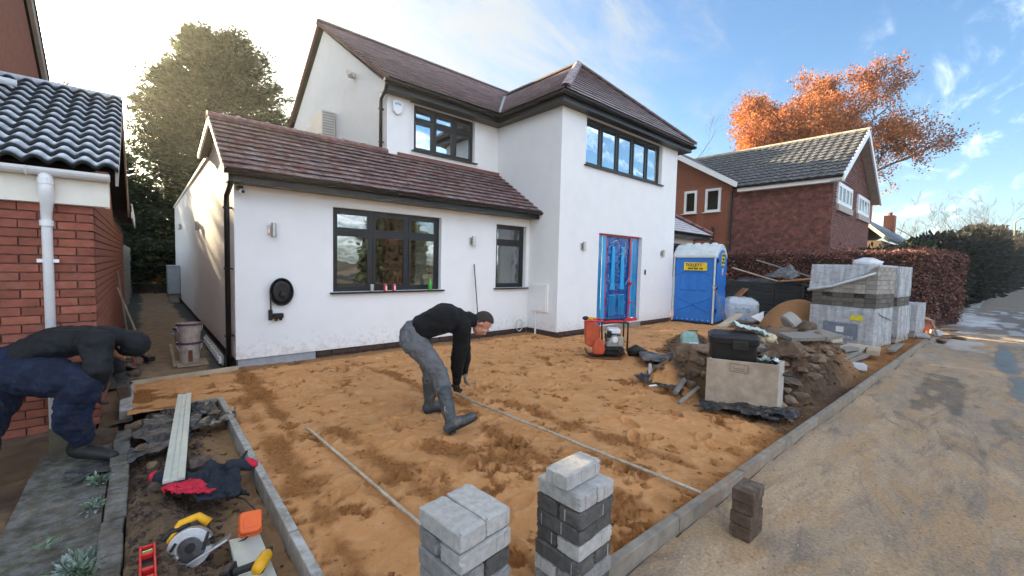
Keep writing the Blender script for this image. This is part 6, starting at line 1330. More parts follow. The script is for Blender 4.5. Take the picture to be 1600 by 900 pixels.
t = thing('crate', 'black framed timber crate side behind the sand heap', 'panel')
for i in range(8): G().box((0, 0, .06+i*.125), (1.5, .02, .10)).obj('slat', 'timber_black', t)
for x in (-.72, .72): G().box((x, -.025, .5), (.07, .03, 1.05)).obj('batten', 'timber_black', t)
place(t, (14.3, 3.35, .25), R(-70), R(-8))
sheet('tarpaulin', 'black tarpaulin spread over the scrap timber by the hedge', 'tarpaulin', [(13.3, 5.4, 1.10), (14.6, 5.0, 1.2), (15.6, 2.6, 1.05), (14.6, 2.4, 1.0)], 0, .25, 'dpm', 281, fs=1.6, wob=.15, nu=60, nv=30, th=.01)
sheet('tarpaulin', 'black tarpaulin hanging down at the hedge side of the scrap', 'tarpaulin', [(14.55, 3.0, 1.18), (14.9, 2.45, 1.10), (14.9, 2.2, .2), (14.4, 2.6, .3)], 0, .12, 'dpm', 283, fs=3, wob=.1, th=.01)
sheet('tarpaulin', 'low black tarpaulin slumped at the foot of the timber panel', 'tarpaulin', [(13.2, 4.6, .15), (13.9, 4.6, .3), (14.2, 3.3, .7), (13.2, 3.5, .35)], 0, .25, 'dpm', 285, fs=2, wob=.1, th=.01)
for i, (a, b, w2, m_, lab) in enumerate([((12.9, 4.9, 1.60), (13.9, 3.95, 1.22), .09, 'timber_pale', 'pale plank sloping on top of the scrap by the toilet'), ((13.9, 4.6, 1.85), (15.2, 3.4, 1.35), .07, 'timber_grey', 'thin grey batten highest on the scrap heap'), ((13.7, 3.9, 1.25), (14.7, 2.9, 1.38), .16, 'timber_orange', 'orange timber plank lying on the scrap heap'), ((14.4, 3.05, 1.1), (14.6, 2.95, 1.62), .10, 'timber_pale', 'short pale post standing at the end of the scrap heap'), ((12.95, 5.0, .5), (13.35, 4.7, 1.0), .35, 'timber_orange', 'orange brown boards showing behind the white bulk bag')]):
    a, b = Vector(a), Vector(b); d = (b-a); q = d.to_track_quat('X', 'Z').to_matrix(); tag(G().box((a+b)/2, (d.length, w2, .035), q).obj('plank', m_, None), lab, 'plank')
sheet('felt_scrap', 'grey felt scrap folded on top of the scrap heap', 'felt', [(13.7, 4.3, 1.35), (14.5, 3.9, 1.7), (14.6, 3.6, 1.35), (13.9, 3.7, 1.25)], 0, .12, 'dpm_dusty', 287, fs=3, wob=.06)
tag(G().tube([(13.9, 3.05, .55), (13.85, 2.95, .78), (13.95, 2.85, .92)], .022, 8).obj('pipe_end', 'white_upvc', None, smooth=True), 'curved white pipe end poking from the sand heap', 'pipe')
tag(G().add([(11.6, 3.9, .36), (11.9, 3.7, .50), (11.75, 3.65, .20)], [(0, 1, 2)]).obj('paper_scrap', 'white_upvc', None, solid=.004), 'white triangular scrap on the sand before the bulk bag', 'scrap')
tag(G().tube([(13.2, 2.4, .75), (11.6, 2.35, .25)], .018, 6).obj('rod', 'black_rubber', None), 'thin dark rod leaning on the sand heap beside the pallets', 'rod')

# ================================================================ RIGHT NEIGHBOUR'S HOUSE
NH = thing('tile_hung_house', 'red tile hung house with frosty grey roof and white windows beyond the hedge', 'house', (18.8, 3.8, 0))
G().bb(18.86, 19.1, 3.95, 7.28, 0, 2.5).bb(18.86, 19.1, 3.95, 7.28, 2.5, 5.0).obj('wall', 'hung_tile', NH)
g = G(); g.add([(18.86, 3.86, 0), (26.04, 3.86, 0), (26.04, 3.86, 5.0), (22.45, 3.86, 7.3), (18.86, 3.86, 5.0)], [(0, 1, 2, 3, 4)]); g.obj('wall', 'hung_tile', NH)
G().bb(19.0, 26.0, 3.9, 3.95, 0, 2.4).obj('wall', 'brick_red_far', NH)
# hung tiles as real courses
g = G(); ch = .105
for c in range(int((5.0-2.3)/ch)):
    z = 2.3+c*ch; off = .08 if c % 2 else 0
    for i in range(int(3.5/.165)+1):
        y0 = 3.84+off+i*.165-.08; y1 = min(y0+.160, 7.28)
        if y0 > 7.26: continue
        y0 = max(y0, 3.84); g.hexa([(18.815, y0, z), (18.835, y0, z), (18.835, y1, z), (18.815, y1, z)], [(18.845, y0, z+ch*1.05), (18.855, y0, z+ch*1.05), (18.855, y1, z+ch*1.05), (18.845, y1, z+ch*1.05)])
WN = [(19.4, 21.9, 3.95, 4.90), (23.1, 25.7, 3.95, 4.90)]
for c in range(int((7.25-2.3)/ch)):
    z = 2.3+c*ch; off = .08 if c % 2 else 0
    if z < 5.0: a, b = 18.83, 26.06
    else: q = (z-5.0)/2.3; a, b = 18.83+q*3.6, 26.06-q*3.6
    x = a-off
    while x < b:
        x0, x1 = max(x, a), min(x+.160, b)
        if x1-x0 > .02 and not any(x1 > w0+.01 and x0 < w1-.01 and z+ch > za and z < zb for w0, w1, za, zb in WN):
            g.hexa([(x0, 3.815, z), (x1, 3.815, z), (x1, 3.835, z), (x0, 3.835, z)], [(x0, 3.845, z+ch*1.05), (x1, 3.845, z+ch*1.05), (x1, 3.855, z+ch*1.05), (x0, 3.855, z+ch*1.05)])
        x += .165
g.obj('hung_tiles', 'hung_tile', NH, stuff=True)
# brick part
yb = [(7.3, 0), (13.2, 0), (13.2, 5.2), (10.8, 7.35), (7.3, 5.18)]
wl = wall_open(7.3, 9.9, 0, 5.2, 18.8, .25, [(7.74, 8.46, 4.02, 5.10), (8.78, 9.42, 4.02, 5.10)], axis='x'); wl.add([(18.8, 7.3, 5.2), (18.8, 9.9, 5.2), (18.8, 9.9, 6.8), (19.05, 7.3, 5.2), (19.05, 9.9, 5.2), (19.05, 9.9, 6.8)], [(0, 1, 2), (3, 5, 4), (0, 2, 5, 3)]); wl.obj('wall', 'brick_red_far', NH)
G().bb(18.8, 19.05, 9.9, 13, 0, 6.6).obj('wall', 'brick_red_far', NH)
for (a, b) in ((7.76, 8.44), (8.80, 9.40)): window(NH, a, b, 4.04, 5.08, 18.80, [], None, mat='white_upvc', gmat='glass', fr=.09, sash=.02, axis='x', dep=.1)
G().bb(19.3, 19.35, 7.4, 9.8, 3.5, 5.3).obj('interior_wall', 'room_wall', NH)
g = G()
for y in np.arange(7.35, 9.9, .225):
    pass
for (x0, x1, za, zb) in WN:
    w = window(NH, x0, x1, za+.14, zb, 3.78, [.25, .5, .75], None, mat='white_upvc', gmat='glass', fr=.10, sash=.05, dep=.14, sill=False)
    G().bb(x0, x1, 3.74, 3.84, za-.10, za+.135).obj('tile_apron', 'barge_grey', w); G().bb(x0+.1, x1-.1, 3.93, 3.97, za+.1, zb).obj('net_curtain', 'white_cream', w)
RN = G().quad((18.5, 3.5, 4.93), (18.5, 7.1, 4.93), (22.45, 10.8, 7.36), (22.45, 3.5, 7.36)).quad((26.4, 3.5, 4.93), (22.45, 3.5, 7.36), (22.45, 11, 7.36), (26.4, 11, 4.93)).obj('roof', 'tile_neighbour', NH, solid=.05)
# profiled tiles on the visible slope
vd = Vector((22.45-18.5, 0, 7.36-4.93)); Ln = vd.length; vd.normalize(); nd = Vector((-vd.z, 0, vd.x)); O_ = Vector((18.48, 3.48, 4.95)); g = G(); nr = 14; gg_ = Ln/nr
for r in range(nr):
    for c in range(26):
        y0 = c*.30; vs = []; 
        if y0 > 3.55+(r*gg_*vd.x)*.96: continue
        lim = 3.75+ (r*gg_)*0
        for j in (0, 1):
            for i in range(7):
                u = y0+.30*i/6; h_ = .035*(.5-.5*math.cos(2*math.pi*i/6))+(.04 if j == 0 else 0); q = O_+Vector((0, 1, 0))*u+vd*(r*gg_-.01+j*(gg_+.02))+nd*h_; vs.append(q)
        for i in range(7): vs.append(vs[i]-nd*.03)
        g.add(vs, [(i, i+1, 8+i, 7+i) for i in range(6)]+[(14+i, 15+i, i+1, i) for i in range(6)])
g.obj('roof_tiles', 'tile_neighbour', RN, stuff=True)
for i in range(17): G().tube([(22.45, 3.46+i*.45, 7.40), (22.45, 3.90+i*.45, 7.40)], .10, 8).obj('ridge_tile', 'stone_pale', RN)
# lower roof of the brick part and its barge board
g = G(); g.quad((18.45, 7.05, 5.10), (22, 7.05, 5.10), (22, 10.8, 7.5), (18.45, 10.8, 7.5)); g.obj('roof', 'tile_neighbour', NH, solid=.08)
G().hexa([(18.42, 7.0, 4.92), (18.50, 7.0, 4.92), (18.50, 10.8, 7.24), (18.42, 10.8, 7.24)], [(18.42, 7.0, 5.16), (18.50, 7.0, 5.16), (18.50, 10.8, 7.48), (18.42, 10.8, 7.48)]).obj('barge_board', 'white_upvc', NH)
G().bb(18.52, 18.56, 3.5, 7.0, 4.76, 4.94).obj('fascia', 'white_upvc', NH); G().bb(18.56, 18.86, 3.5, 7.0, 4.77, 4.79).obj('soffit', 'white_upvc', NH); gutter(NH, (18.46, 7.1, 4.95), (18.46, 3.5, 4.95), .06)
for sgn in (1, -1):
    xa = 22.45-sgn*3.98; G().hexa([(xa, 3.46, 4.74), (xa, 3.52, 4.74), (22.45, 3.52, 7.16), (22.45, 3.46, 7.16)], [(xa, 3.46, 4.98), (xa, 3.52, 4.98), (22.45, 3.52, 7.42), (22.45, 3.46, 7.42)]).obj('barge_board', 'white_upvc', NH)
    G().add([(xa, 3.52, 4.78), (22.45, 3.52, 7.2), (22.45, 3.86, 7.2), (xa, 3.86, 4.78)], [(0, 1, 2, 3)]).obj('soffit', 'barge_grey', NH)
G().tube([(18.74, 7.30, 4.85), (18.74, 7.30, 0)], .045, 8).obj('downpipe', 'black_upvc', NH); G().tube([(18.7, 8.05, 3.35), (18.7, 7.98, 3.35), (18.7, 7.98, 2.5)], .05, 8).obj('soil_pipe', 'black_upvc', NH)

# ================================================================ FAR HOUSES, LAMP
FB = thing('bungalow', 'far bungalow with blue grey slate roof and two brick chimneys', 'bungalow', (30, 5, 0))
G().bb(27.4, 44, 3.5, 8, 0, 3.15).obj('wall', 'house_buff', FB)
rf = G().quad((27.0, 3.2, 3.15), (45, 3.2, 3.25), (44, 4.9, 4.75), (28.5, 4.9, 4.75)).quad((28.5, 4.9, 4.75), (44, 4.9, 4.75), (45, 8, 3.2), (27, 8, 3.2)).obj('roof', 'slate', FB, solid=.06)
g = G()
for r in range(10):
    for c in range(56): 
        a = 27.3+c*.31+(.15 if r % 2 else 0)+r*.13; y = 3.2+r*.17; z = 3.20+r*.15; g.hexa([(a, y, z+.02), (a+.3, y, z+.02), (a+.3, y+.18, z+.15), (a, y+.18, z+.15)], [(a, y, z+.045), (a+.3, y, z+.045), (a+.3, y+.18, z+.16), (a, y+.18, z+.16)])
g.obj('roof_slates', 'slate', rf, stuff=True)
G().hexa([(26.9, 3.15, 3.0), (27.0, 3.15, 3.0), (28.5, 4.9, 4.6), (28.4, 4.9, 4.6)], [(26.9, 3.15, 3.2), (27.0, 3.15, 3.2), (28.5, 4.9, 4.82), (28.4, 4.9, 4.82)]).obj('barge_board', 'black_upvc', FB)
for x in (31.2, 41.0): c_ = G().bb(x, x+.9, 4.6, 5.2, 4.3, 5.75).obj('chimney', 'brick_red_far', rf); G().tube([(x+.45, 4.9, 5.75), (x+.45, 4.9, 6.0)], .13, 8).obj('chimney_pot', 'ridge_tile', c_)
for x in (29.5, 33, 37): G().bb(x, x+1.6, 3.44, 3.51, 1.2, 2.5).obj('window', 'white_upvc', FB); G().bb(x+.1, x+1.5, 3.42, 3.44, 1.3, 2.4).obj('pane', 'glass', FB)
FG = thing('cottage', 'distant pale house with white gable beyond the bungalow', 'house', (62, 5, 0))
G().bb(56, 66, 3.6, 9, 0, 3.9).obj('wall', 'house_buff', FG); G().quad((55.5, 3.2, 3.9), (66.5, 3.2, 3.9), (66.5, 6, 6.0), (55.5, 6, 6.0)).obj('roof', 'slate', FG, solid=.1); G().add([(65.9, 3.3, 3.9), (67, 3.3, 3.9), (66.4, 3.1, 5.4)], [(0, 1, 2)]).obj('gable_trim', 'white_upvc', FG, solid=.05)
G().add([(60, 3.15, 3.9), (65, 3.15, 3.9), (62.5, 3.15, 5.7)], [(0, 1, 2)]).obj('gable_trim', 'white_upvc', FG, solid=.08)
t = thing('street_lamp', 'tall grey street lamp beside the far pavement', 'lamp', (85.6, -2.2, 0))
G().tube([(85.6, -2.2, -.1), (85.6, -2.2, 1.6), (85.6, -2.2, 1.65), (85.6, -2.2, 8.6), (85.7, -2.6, 8.95), (85.9, -3.8, 9.1)], [.19, .19, .10, .08, .06, .05], 10).obj('post', 'lamp_grey', t); G().box((86.0, -4.3, 9.08), (.3, 1.0, .16)).obj('lantern', 'lamp_grey', t, bevel=.05)

# ================================================================ PEOPLE
def cat_rom(pts, rs_, n=6):
    P = [Vector(p) for p in pts]; out = []; ro = []
    for i in range(len(P)-1):
        p0 = P[max(i-1, 0)]; p1 = P[i]; p2 = P[i+1]; p3 = P[min(i+2, len(P)-1)]
        for k in range(n):
            t = k/n; out.append(.5*((2*p1)+(p2-p0)*t+(2*p0-5*p1+4*p2-p3)*t*t+(3*p1-p0-3*p2+p3)*t**3)); ro.append(rs_[i]+(rs_[i+1]-rs_[i])*(t*t*(3-2*t)))
    out.append(P[-1]); ro.append(rs_[-1]); return out, ro
def limb(g, pts, rs_, n=16, cap=True):
    o_, r_ = cat_rom(pts, rs_); g.tube(o_, r_, n)
    if cap:
        g.ell(o_[0], (r_[0],)*3, 14, 9); g.ell(o_[-1], (r_[-1],)*3, 14, 9)
WR = bpy.data.textures.new('folds', 'CLOUDS'); WR.noise_scale = .09; WR.noise_depth = 3
WR2 = bpy.data.textures.new('fine_folds', 'CLOUDS'); WR2.noise_scale = .035; WR2.noise_depth = 2
def fuse(g, name, mat, parent, vox=.009, sm=6, disp=0.0, tex=None, mid=.5):
    o = g.obj(name, mat, parent, smooth=True)
    md = o.modifiers.new('fuse', 'REMESH'); md.mode = 'VOXEL'; md.voxel_size = vox; md.use_smooth_shade = True
    md = o.modifiers.new('soft', 'SMOOTH'); md.iterations = sm; md.factor = .5
    if disp: md = o.modifiers.new('folds', 'DISPLACE'); md.texture = tex or WR; md.strength = disp; md.mid_level = mid; md.texture_coords = 'GLOBAL'
    return o
def frame(o_, fwd, up):
    f_ = Vector(fwd).normalized(); u_ = (Vector(up)-f_*Vector(up).dot(f_)).normalized(); x_ = (-f_).cross(u_).normalized()*-1
    M_ = Matrix((x_, -f_, u_)).transposed().to_4x4(); return Matrix.Translation(Vector(o_))@M_      # local: x side, -y face, z crown
def head_geo(g, M_):
    T = lambda p: M_ @ Vector(p)
    R3 = M_.to_3x3()
    g.ell(T((0, .012, .03)), (.076, .096, .098), 22, 16, R3); g.ell(T((0, -.028, -.045)), (.058, .062, .066), 18, 12, R3); g.ell(T((0, -.055, -.088)), (.028, .026, .022), 12, 8, R3)
    g.ell(T((0, -.082, .022)), (.048, .016, .014), 12, 8, R3)                                    # brow
    limb(g, [T((0, -.086, .012)), T((0, -.104, -.016)), T((0, -.106, -.026))], [.010, .014, .015], 10)   # nose
    for s in (-1, 1):
        g.ell(T((s*.014, -.098, -.030)), (.009, .010, .008), 8, 6, R3); g.ell(T((s*.038, -.068, -.020)), (.022, .020, .022), 12, 8, R3); g.ell(T((s*.078, .012, -.005)), (.010, .022, .034), 10, 8, R3)
    g.ell(T((0, -.090, -.050)), (.026, .010, .007), 10, 6, R3); g.ell(T((0, -.088, -.062)), (.024, .011, .008), 10, 6, R3)
def face_bits(parent_body, M_):
    R3 = M_.to_3x3()
    for s in (-1, 1):
        e = G().ell(M_ @ Vector((s*.031, -.079, .004)), (.012, .009, .008), 12, 8, R3).obj('eye', 'white_upvc', parent_body, smooth=True)
        G().ell(M_ @ Vector((s*.031, -.0865, .003)), (.0055, .003, .0055), 10, 6, R3).obj('iris', 'ink', parent_body, smooth=True)
        G().tube([M_ @ Vector((s*.014, -.092, .021)), M_ @ Vector((s*.032, -.096, .026)), M_ @ Vector((s*.050, -.082, .020))], [.003, .004, .002], 6).obj('eyebrow', 'hair_dark', parent_body, smooth=True)
    G().tube([M_ @ Vector((-.022, -.094, -.0565)), M_ @ Vector((0, -.100, -.0560)), M_ @ Vector((.022, -.094, -.0565))], .0016, 5).obj('mouth_line', 'brick_red_far', parent_body)
def hair(parent, M_, mat='hair_dark', k=1.06, lo=-.03, full=False):
    g = G(); vs = []; fs = []; nu, nv = 34, 24
    for j in range(nv+1):
        th = math.pi*j/nv
        for i in range(nu):
            ph = 2*math.pi*i/nu; q = k*(1+rnd.uniform(-.012, .012)); vs.append(Vector((.076*q*math.sin(th)*math.cos(ph), .012+.096*q*math.sin(th)*math.sin(ph), .03+.098*q*math.cos(th))))
    for j in range(nv):
        for i in range(nu):
            idx = (j*nu+i, (j+1)*nu+i, (j+1)*nu+(i+1) % nu, j*nu+(i+1) % nu); c = sum((vs[a] for a in idx), Vector())/4
            if full or (c.z > .062-c.y*.75 and c.z > lo-.03) or (c.y > .02 and c.z > -.045): fs.append(idx)
    g.add([M_ @ v for v in vs], fs); return g.obj('hair', mat, parent, smooth=True, solid=.006)
def hand(g, wrist, palm_dir, palm_norm, curl, s=1.0, thumb=1):
    """palm with five separate curled fingers"""
    d = Vector(palm_dir).normalized(); n_ = Vector(palm_norm); n_ = (n_-d*n_.dot(d)).normalized(); w = d.cross(n_).normalized(); o_ = Vector(wrist)
    R3 = Matrix((w, d, n_)).transposed()
    g.ell(o_+d*.045*s, (.042*s, .050*s, .017*s), 14, 9, R3); g.tube([o_-d*.03*s, o_+d*.02*s], [.029*s, .031*s], 12)
    for i, (off, ln) in enumerate(((-.030, .066), (-.011, .078), (.010, .072), (.029, .056))):
        p = o_+d*.080*s+w*off*s; q = d.copy(); pts = [p-d*.02*s]; a = 0
        for k, fr_ in enumerate((.42, .32, .26)):
            pts.append(p); a += curl*(.75+.12*i); q = (d*math.cos(a)+n_*math.sin(a)); p = p+q*ln*fr_*s
        pts.append(p); limb(g, pts, [.0105*s, .0105*s, .0098*s, .009*s, .008*s], 9)
    t0 = o_+d*.028*s-w*thumb*.034*s; limb(g, [t0, t0-w*thumb*.022*s+d*.022*s+n_*.006*s, t0-w*thumb*.018*s+d*.048*s+n_*.026*s*(.4+curl)], [.0135*s, .012*s, .010*s], 9)

def V(*a): return Vector(a)
# ---- the man bending over the screed rail
P1 = thing('person', 'man in black jumper, grey trousers and muddy wellingtons bending over the screed rail', 'person', (2.06, 3.35, 0))
lat = V(.55, .835, 0)
hc, wc, cc, nb = V(1.935, 3.585, .855), V(2.03, 3.56, .925), V(2.25, 3.49, .995), V(2.44, 3.43, .985)
shN, elN, wrN = V(2.315, 3.335, .945), V(2.355, 3.45, .615), V(2.440, 3.600, .315)
shF, elF, wrF = V(2.49, 3.60, .945), V(2.575, 3.66, .60), V(2.61, 3.695, .375)
hN, kN, bN, aN = V(1.90, 3.495, .825), V(2.045, 3.315, .535), V(2.058, 3.255, .42), V(2.070, 3.135, .095)
hF, kF, bF, aF = V(2.03, 3.675, .825), V(2.155, 3.67, .48), V(2.165, 3.68, .38), V(2.185, 3.71, .10)
MH = frame((2.588, 3.385, .935), (.42, -.30, -.86), (.80, -.42, .10))
g = G(); head_geo(g, MH); limb(g, [nb, V(2.51, 3.41, .965), V(2.56, 3.395, .95)], [.070, .060, .058]); limb(g, [hc, wc, cc, nb], [.08, .08, .085, .06]); 
for s_, e_, w_2 in ((shN, elN, wrN), (shF, elF, wrF)): limb(g, [nb+(s_-nb)*.4, s_, e_, w_2], [.045, .04, .034, .026])
for h_, k_, a_ in ((hN, kN, aN), (hF, kF, aF)): limb(g, [hc, h_, k_, a_], [.07, .07, .045, .033])
body = fuse(g, 'body', 'skin', P1, .008, 5); face_bits(body, MH); hair(P1, MH, k=1.055)
g = G()
for s in (-1, -.35, .35, 1): limb(g, [hc+V(.055, 0, .035)+lat*.085*s, wc+lat*.085*s+V(0, 0, .005), cc+lat*.095*s+V(-.05, 0, .012), cc+lat*.085*s+V(.05, 0, 0), nb+lat*.035*s], [.104, .122, .140, .128, .078])
limb(g, [cc+(shN-cc)*.55, shN, (shN+elN)/2+V(.005, 0, 0), elN, (elN+wrN)/2, wrN], [.088, .090, .080, .073, .064, .043]); limb(g, [cc+(shF-cc)*.55, shF, elF, wrF], [.088, .086, .070, .042]); limb(g, [nb, V(2.495, 3.415, .975)], [.084, .070])
fuse(g, 'jumper', 'jumper', P1, .010, 6, .030, WR)
G().tube([wrN+V(-.005, -.012, .03), wrN+V(.004, .008, -.012)], [.044, .043], 14).obj('cuff', 'jumper', P1, smooth=True)
g = G()
for s in (-1, 1): limb(g, [hc+lat*.055*s+V(-.01, 0, .02), hc+lat*.06*s+V(.06, -.01, .025)], [.118, .112])
limb(g, [hc+V(-.02, 0, -.01), hN+V(-.01, 0, -.03), (hN+kN)/2+V(.0, 0, -.01), kN, bN+V(0, 0, -.02)], [.125, .120, .100, .082, .078]); limb(g, [hc, hF, (hF+kF)/2, kF, bF], [.12, .112, .095, .078, .075])
tr = fuse(g, 'trousers', 'trouser_grey', P1, .009, 5, .032, WR); md = tr.modifiers.new('fine', 'DISPLACE'); md.texture = WR2; md.strength = .020; md.texture_coords = 'GLOBAL'
def welly(b_, a_, toe, heel, name='wellington_boot', r0=.074):
    g = G(); limb(g, [b_, (b_+a_)/2, a_+V(0, 0, .03), a_], [r0, r0*.88, .056, .056], cap=False); d = (toe-heel).normalized(); side = d.cross(V(0, 0, 1)).normalized()
    up = side.cross(d).normalized()
    limb(g, [heel+up*.045, heel+d*.09+up*.055, toe-d*.06+up*.042, toe+up*.035], [.045, .050, .043, .034])
    limb(g, [a_, heel+d*.07+up*.05], [.054, .048]); o = fuse(g, name, 'welly', P1, .007, 4, .012, WR2)
    s = G(); n = 14; pts = []
    L_ = (toe-heel).length+.055
    for k in range(n*2):
        t_ = 2*math.pi*k/(n*2); cx_ = math.cos(t_); wy = math.sin(t_)*(.040+.008*cx_); pts.append((cx_*L_/2, wy))
    Ms = Matrix((d, side, up)).transposed().to_4x4(); Ms = Matrix.Translation((heel+toe)/2+d*.005)@Ms; s.prism(pts, .018, Ms); s.obj('sole', 'black_rubber', o, bevel=.004); G().box(heel+d*.02-up*.006, (.07, .07, .022), Matrix((d, side, up)).transposed()).obj('heel', 'black_rubber', o, bevel=.006)
    rim = G(); rim.tube([b_+V(0, 0, .012), b_-V(0, 0, .02)], [r0+.003, r0+.002], 18); rim.obj('boot_cuff', 'welly', o, smooth=True); return o
w1 = welly(bN, aN, V(2.262, 3.035, .115), V(2.052, 3.125, .022)); w2 = welly(bF, aF, V(2.38, 3.665, .012), V(2.15, 3.715, .018))
G().lathe([(.018, 0), (.022, .0), (.022, .003), (.018, .003)], 16, Matrix.Translation((2.005, 3.135, .245))@Matrix.Rotation(R(48), 4, 'Z')@Matrix.Rotation(R(88), 4, 'X'), caps=False).obj('boot_badge', 'bag_white', w1)
g = G(); hand(g, wrN+V(.006, .012, -.03), V(.28, .30, -.9), V(.75, .3, .3), .62, 1.12); fuse(g, 'glove', 'glove', P1, .005, 2)
g = G(); hand(g, wrF+V(.004, .004, -.02), V(.15, .1, -.98), V(.6, -.5, .1), .4, 1.08, -1); fuse(g, 'glove', 'glove_grey', P1, .005, 2)

# ---- the hooded man at the left edge
P2 = thing('person', 'stooping man in dark jacket and navy joggers with his hood towards the alley', 'person', (-.55, 4.5, 0))
J = dict(waist=(-.627, 4.817, .807), hipc=(-.76, 4.86, .70), chest=(-.39, 4.70, .875), neckb=(-.215, 4.665, .885), hipR=(-.68, 4.69, .655), kneeR=(-.35, 4.345, .62), midsh=(-.41, 4.41, .35), ankR=(-.37, 4.46, .13), toe=(-.23, 4.27, .03), hipL=(-.80, 5.02, .60), kneeL=(-.885, 4.62, .33), ankL=(-.90, 4.32, .10), shR=(-.265, 4.40, .885), elR=(-.26, 4.32, .72), wrR=(-.275, 4.40, .56), hdR=(-.285, 4.47, .44), shL=(-.255, 4.86, .85), elL=(-.22, 4.98, .70), hdL=(-.18, 4.96, .57))
J = {k: Vector(v) for k, v in J.items()}
M2 = frame((-.105, 4.60, .81), (-.10, .05, -.98), (.90, -.34, -.05))
g = G(); head_geo(g, M2); limb(g, [J['neckb'], V(-.15, 4.62, .85)], [.062, .058]); limb(g, [J['hipc'], J['waist'], J['chest'], J['neckb']], [.07, .07, .08, .055])
limb(g, [J['neckb'], J['shR'], J['elR'], J['wrR']], [.045, .04, .034, .026]); limb(g, [J['neckb'], J['shL'], J['elL'], J['hdL']], [.045, .04, .034, .026])
limb(g, [J['hipc'], J['hipR'], J['kneeR'], J['midsh'], J['ankR']], [.07, .07, .045, .04, .034]); limb(g, [J['hipc'], J['hipL'], J['kneeL'], J['ankL']], [.09, .09, .055, .038])
body = fuse(g, 'body', 'skin', P2, .009, 5); face_bits(body, M2); hair(P2, M2, k=1.05)
g = G(); hv = G()
R3 = M2.to_3x3(); hv.ell(M2 @ Vector((0, .030, .035)), (.100, .108, .118), 24, 16, R3); limb(hv, [M2 @ Vector((0, .05, -.04)), J['neckb']+V(-.03, 0, .01)], [.088, .095]); fuse(hv, 'hood', 'jacket_dark', P2, .009, 4, .03)
for s in (-1, -.3, .3, 1): l2 = V(.0, .10*s, 0); limb(g, [J['hipc']+V(.05, 0, .06)+l2, J['waist']+l2, (J['waist']+J['chest'])/2+l2+V(0, 0, .02), J['chest']+l2, J['neckb']+l2*.5], [.100, .112, .116, .106, .075])
limb(g, [J['chest']+(J['shR']-J['chest'])*.5, J['shR'], (J['shR']+J['elR'])/2, J['elR'], J['wrR']], [.10, .098, .088, .082, .055]); limb(g, [J['chest']+(J['shL']-J['chest'])*.5, J['shL'], J['elL'], J['hdL']], [.10, .096, .080, .055])
fuse(g, 'jacket', 'jacket_dark', P2, .011, 5, .045, WR)
G().tube([J['chest']+V(.10, -.19, .055), J['chest']+V(.13, -.17, .03)], .014, 6).obj('jacket_tab', 'bag_white', P2)
g = G()
for s in (-1, 1): l2 = V(.0, .085*s, 0); limb(g, [J['hipc']+l2+V(-.04, 0, -.01), J['hipc']+l2+V(.09, -.02, .06)], [.140, .120])
limb(g, [J['hipR']+V(-.03, .03, 0), (J['hipR']+J['kneeR'])/2, J['kneeR'], (J['kneeR']+J['midsh'])/2, J['midsh'], J['ankR']+V(0, 0, .04)], [.150, .142, .112, .112, .108, .082]); limb(g, [J['hipL'], J['kneeL'], (J['kneeL']+J['ankL'])/2, J['ankL']+V(0, 0, .05)], [.16, .135, .125, .09])
tr = fuse(g, 'trousers', 'trouser_navy', P2, .011, 5, .05, WR); md = tr.modifiers.new('fine', 'DISPLACE'); md.texture = WR2; md.strength = .012; md.texture_coords = 'GLOBAL'
for nm_, a_, toe_ in (('shoe', J['ankR'], V(-.20, 4.30, .0)), ('shoe', J['ankL'], V(-.76, 4.12, .0))):
    g = G(); d = (toe_-V(a_.x, a_.y, 0)).normalized(); hl = V(a_.x, a_.y, .02)-d*.05; limb(g, [a_+V(0, 0, .02), hl+V(0, 0, .05), (hl+toe_)/2+V(0, 0, .045), toe_+V(0, 0, .035)], [.055, .055, .052, .040]); fuse(g, nm_, 'black_rubber', P2, .008, 3)
g = G(); hand(g, J['wrR']+V(0, .02, -.03), V(-.03, .25, -.95), V(.8, .3, 0), .5, 1.1); fuse(g, 'glove', 'glove', P2, .005, 2)
g = G(); hand(g, J['hdL']+V(0, 0, -.02), V(.25, -.1, -.9), V(.5, -.6, 0), .5, 1.1); fuse(g, 'glove', 'glove', P2, .005, 2)
tag(G().box((-.14, 4.86, .40), (.11, .22, .075), Matrix.Rotation(R(80), 3, 'Y')).obj('brick', 'block_brown', None, bevel=.004), 'brown brick held up by the gloved hand of the hooded man', 'brick')

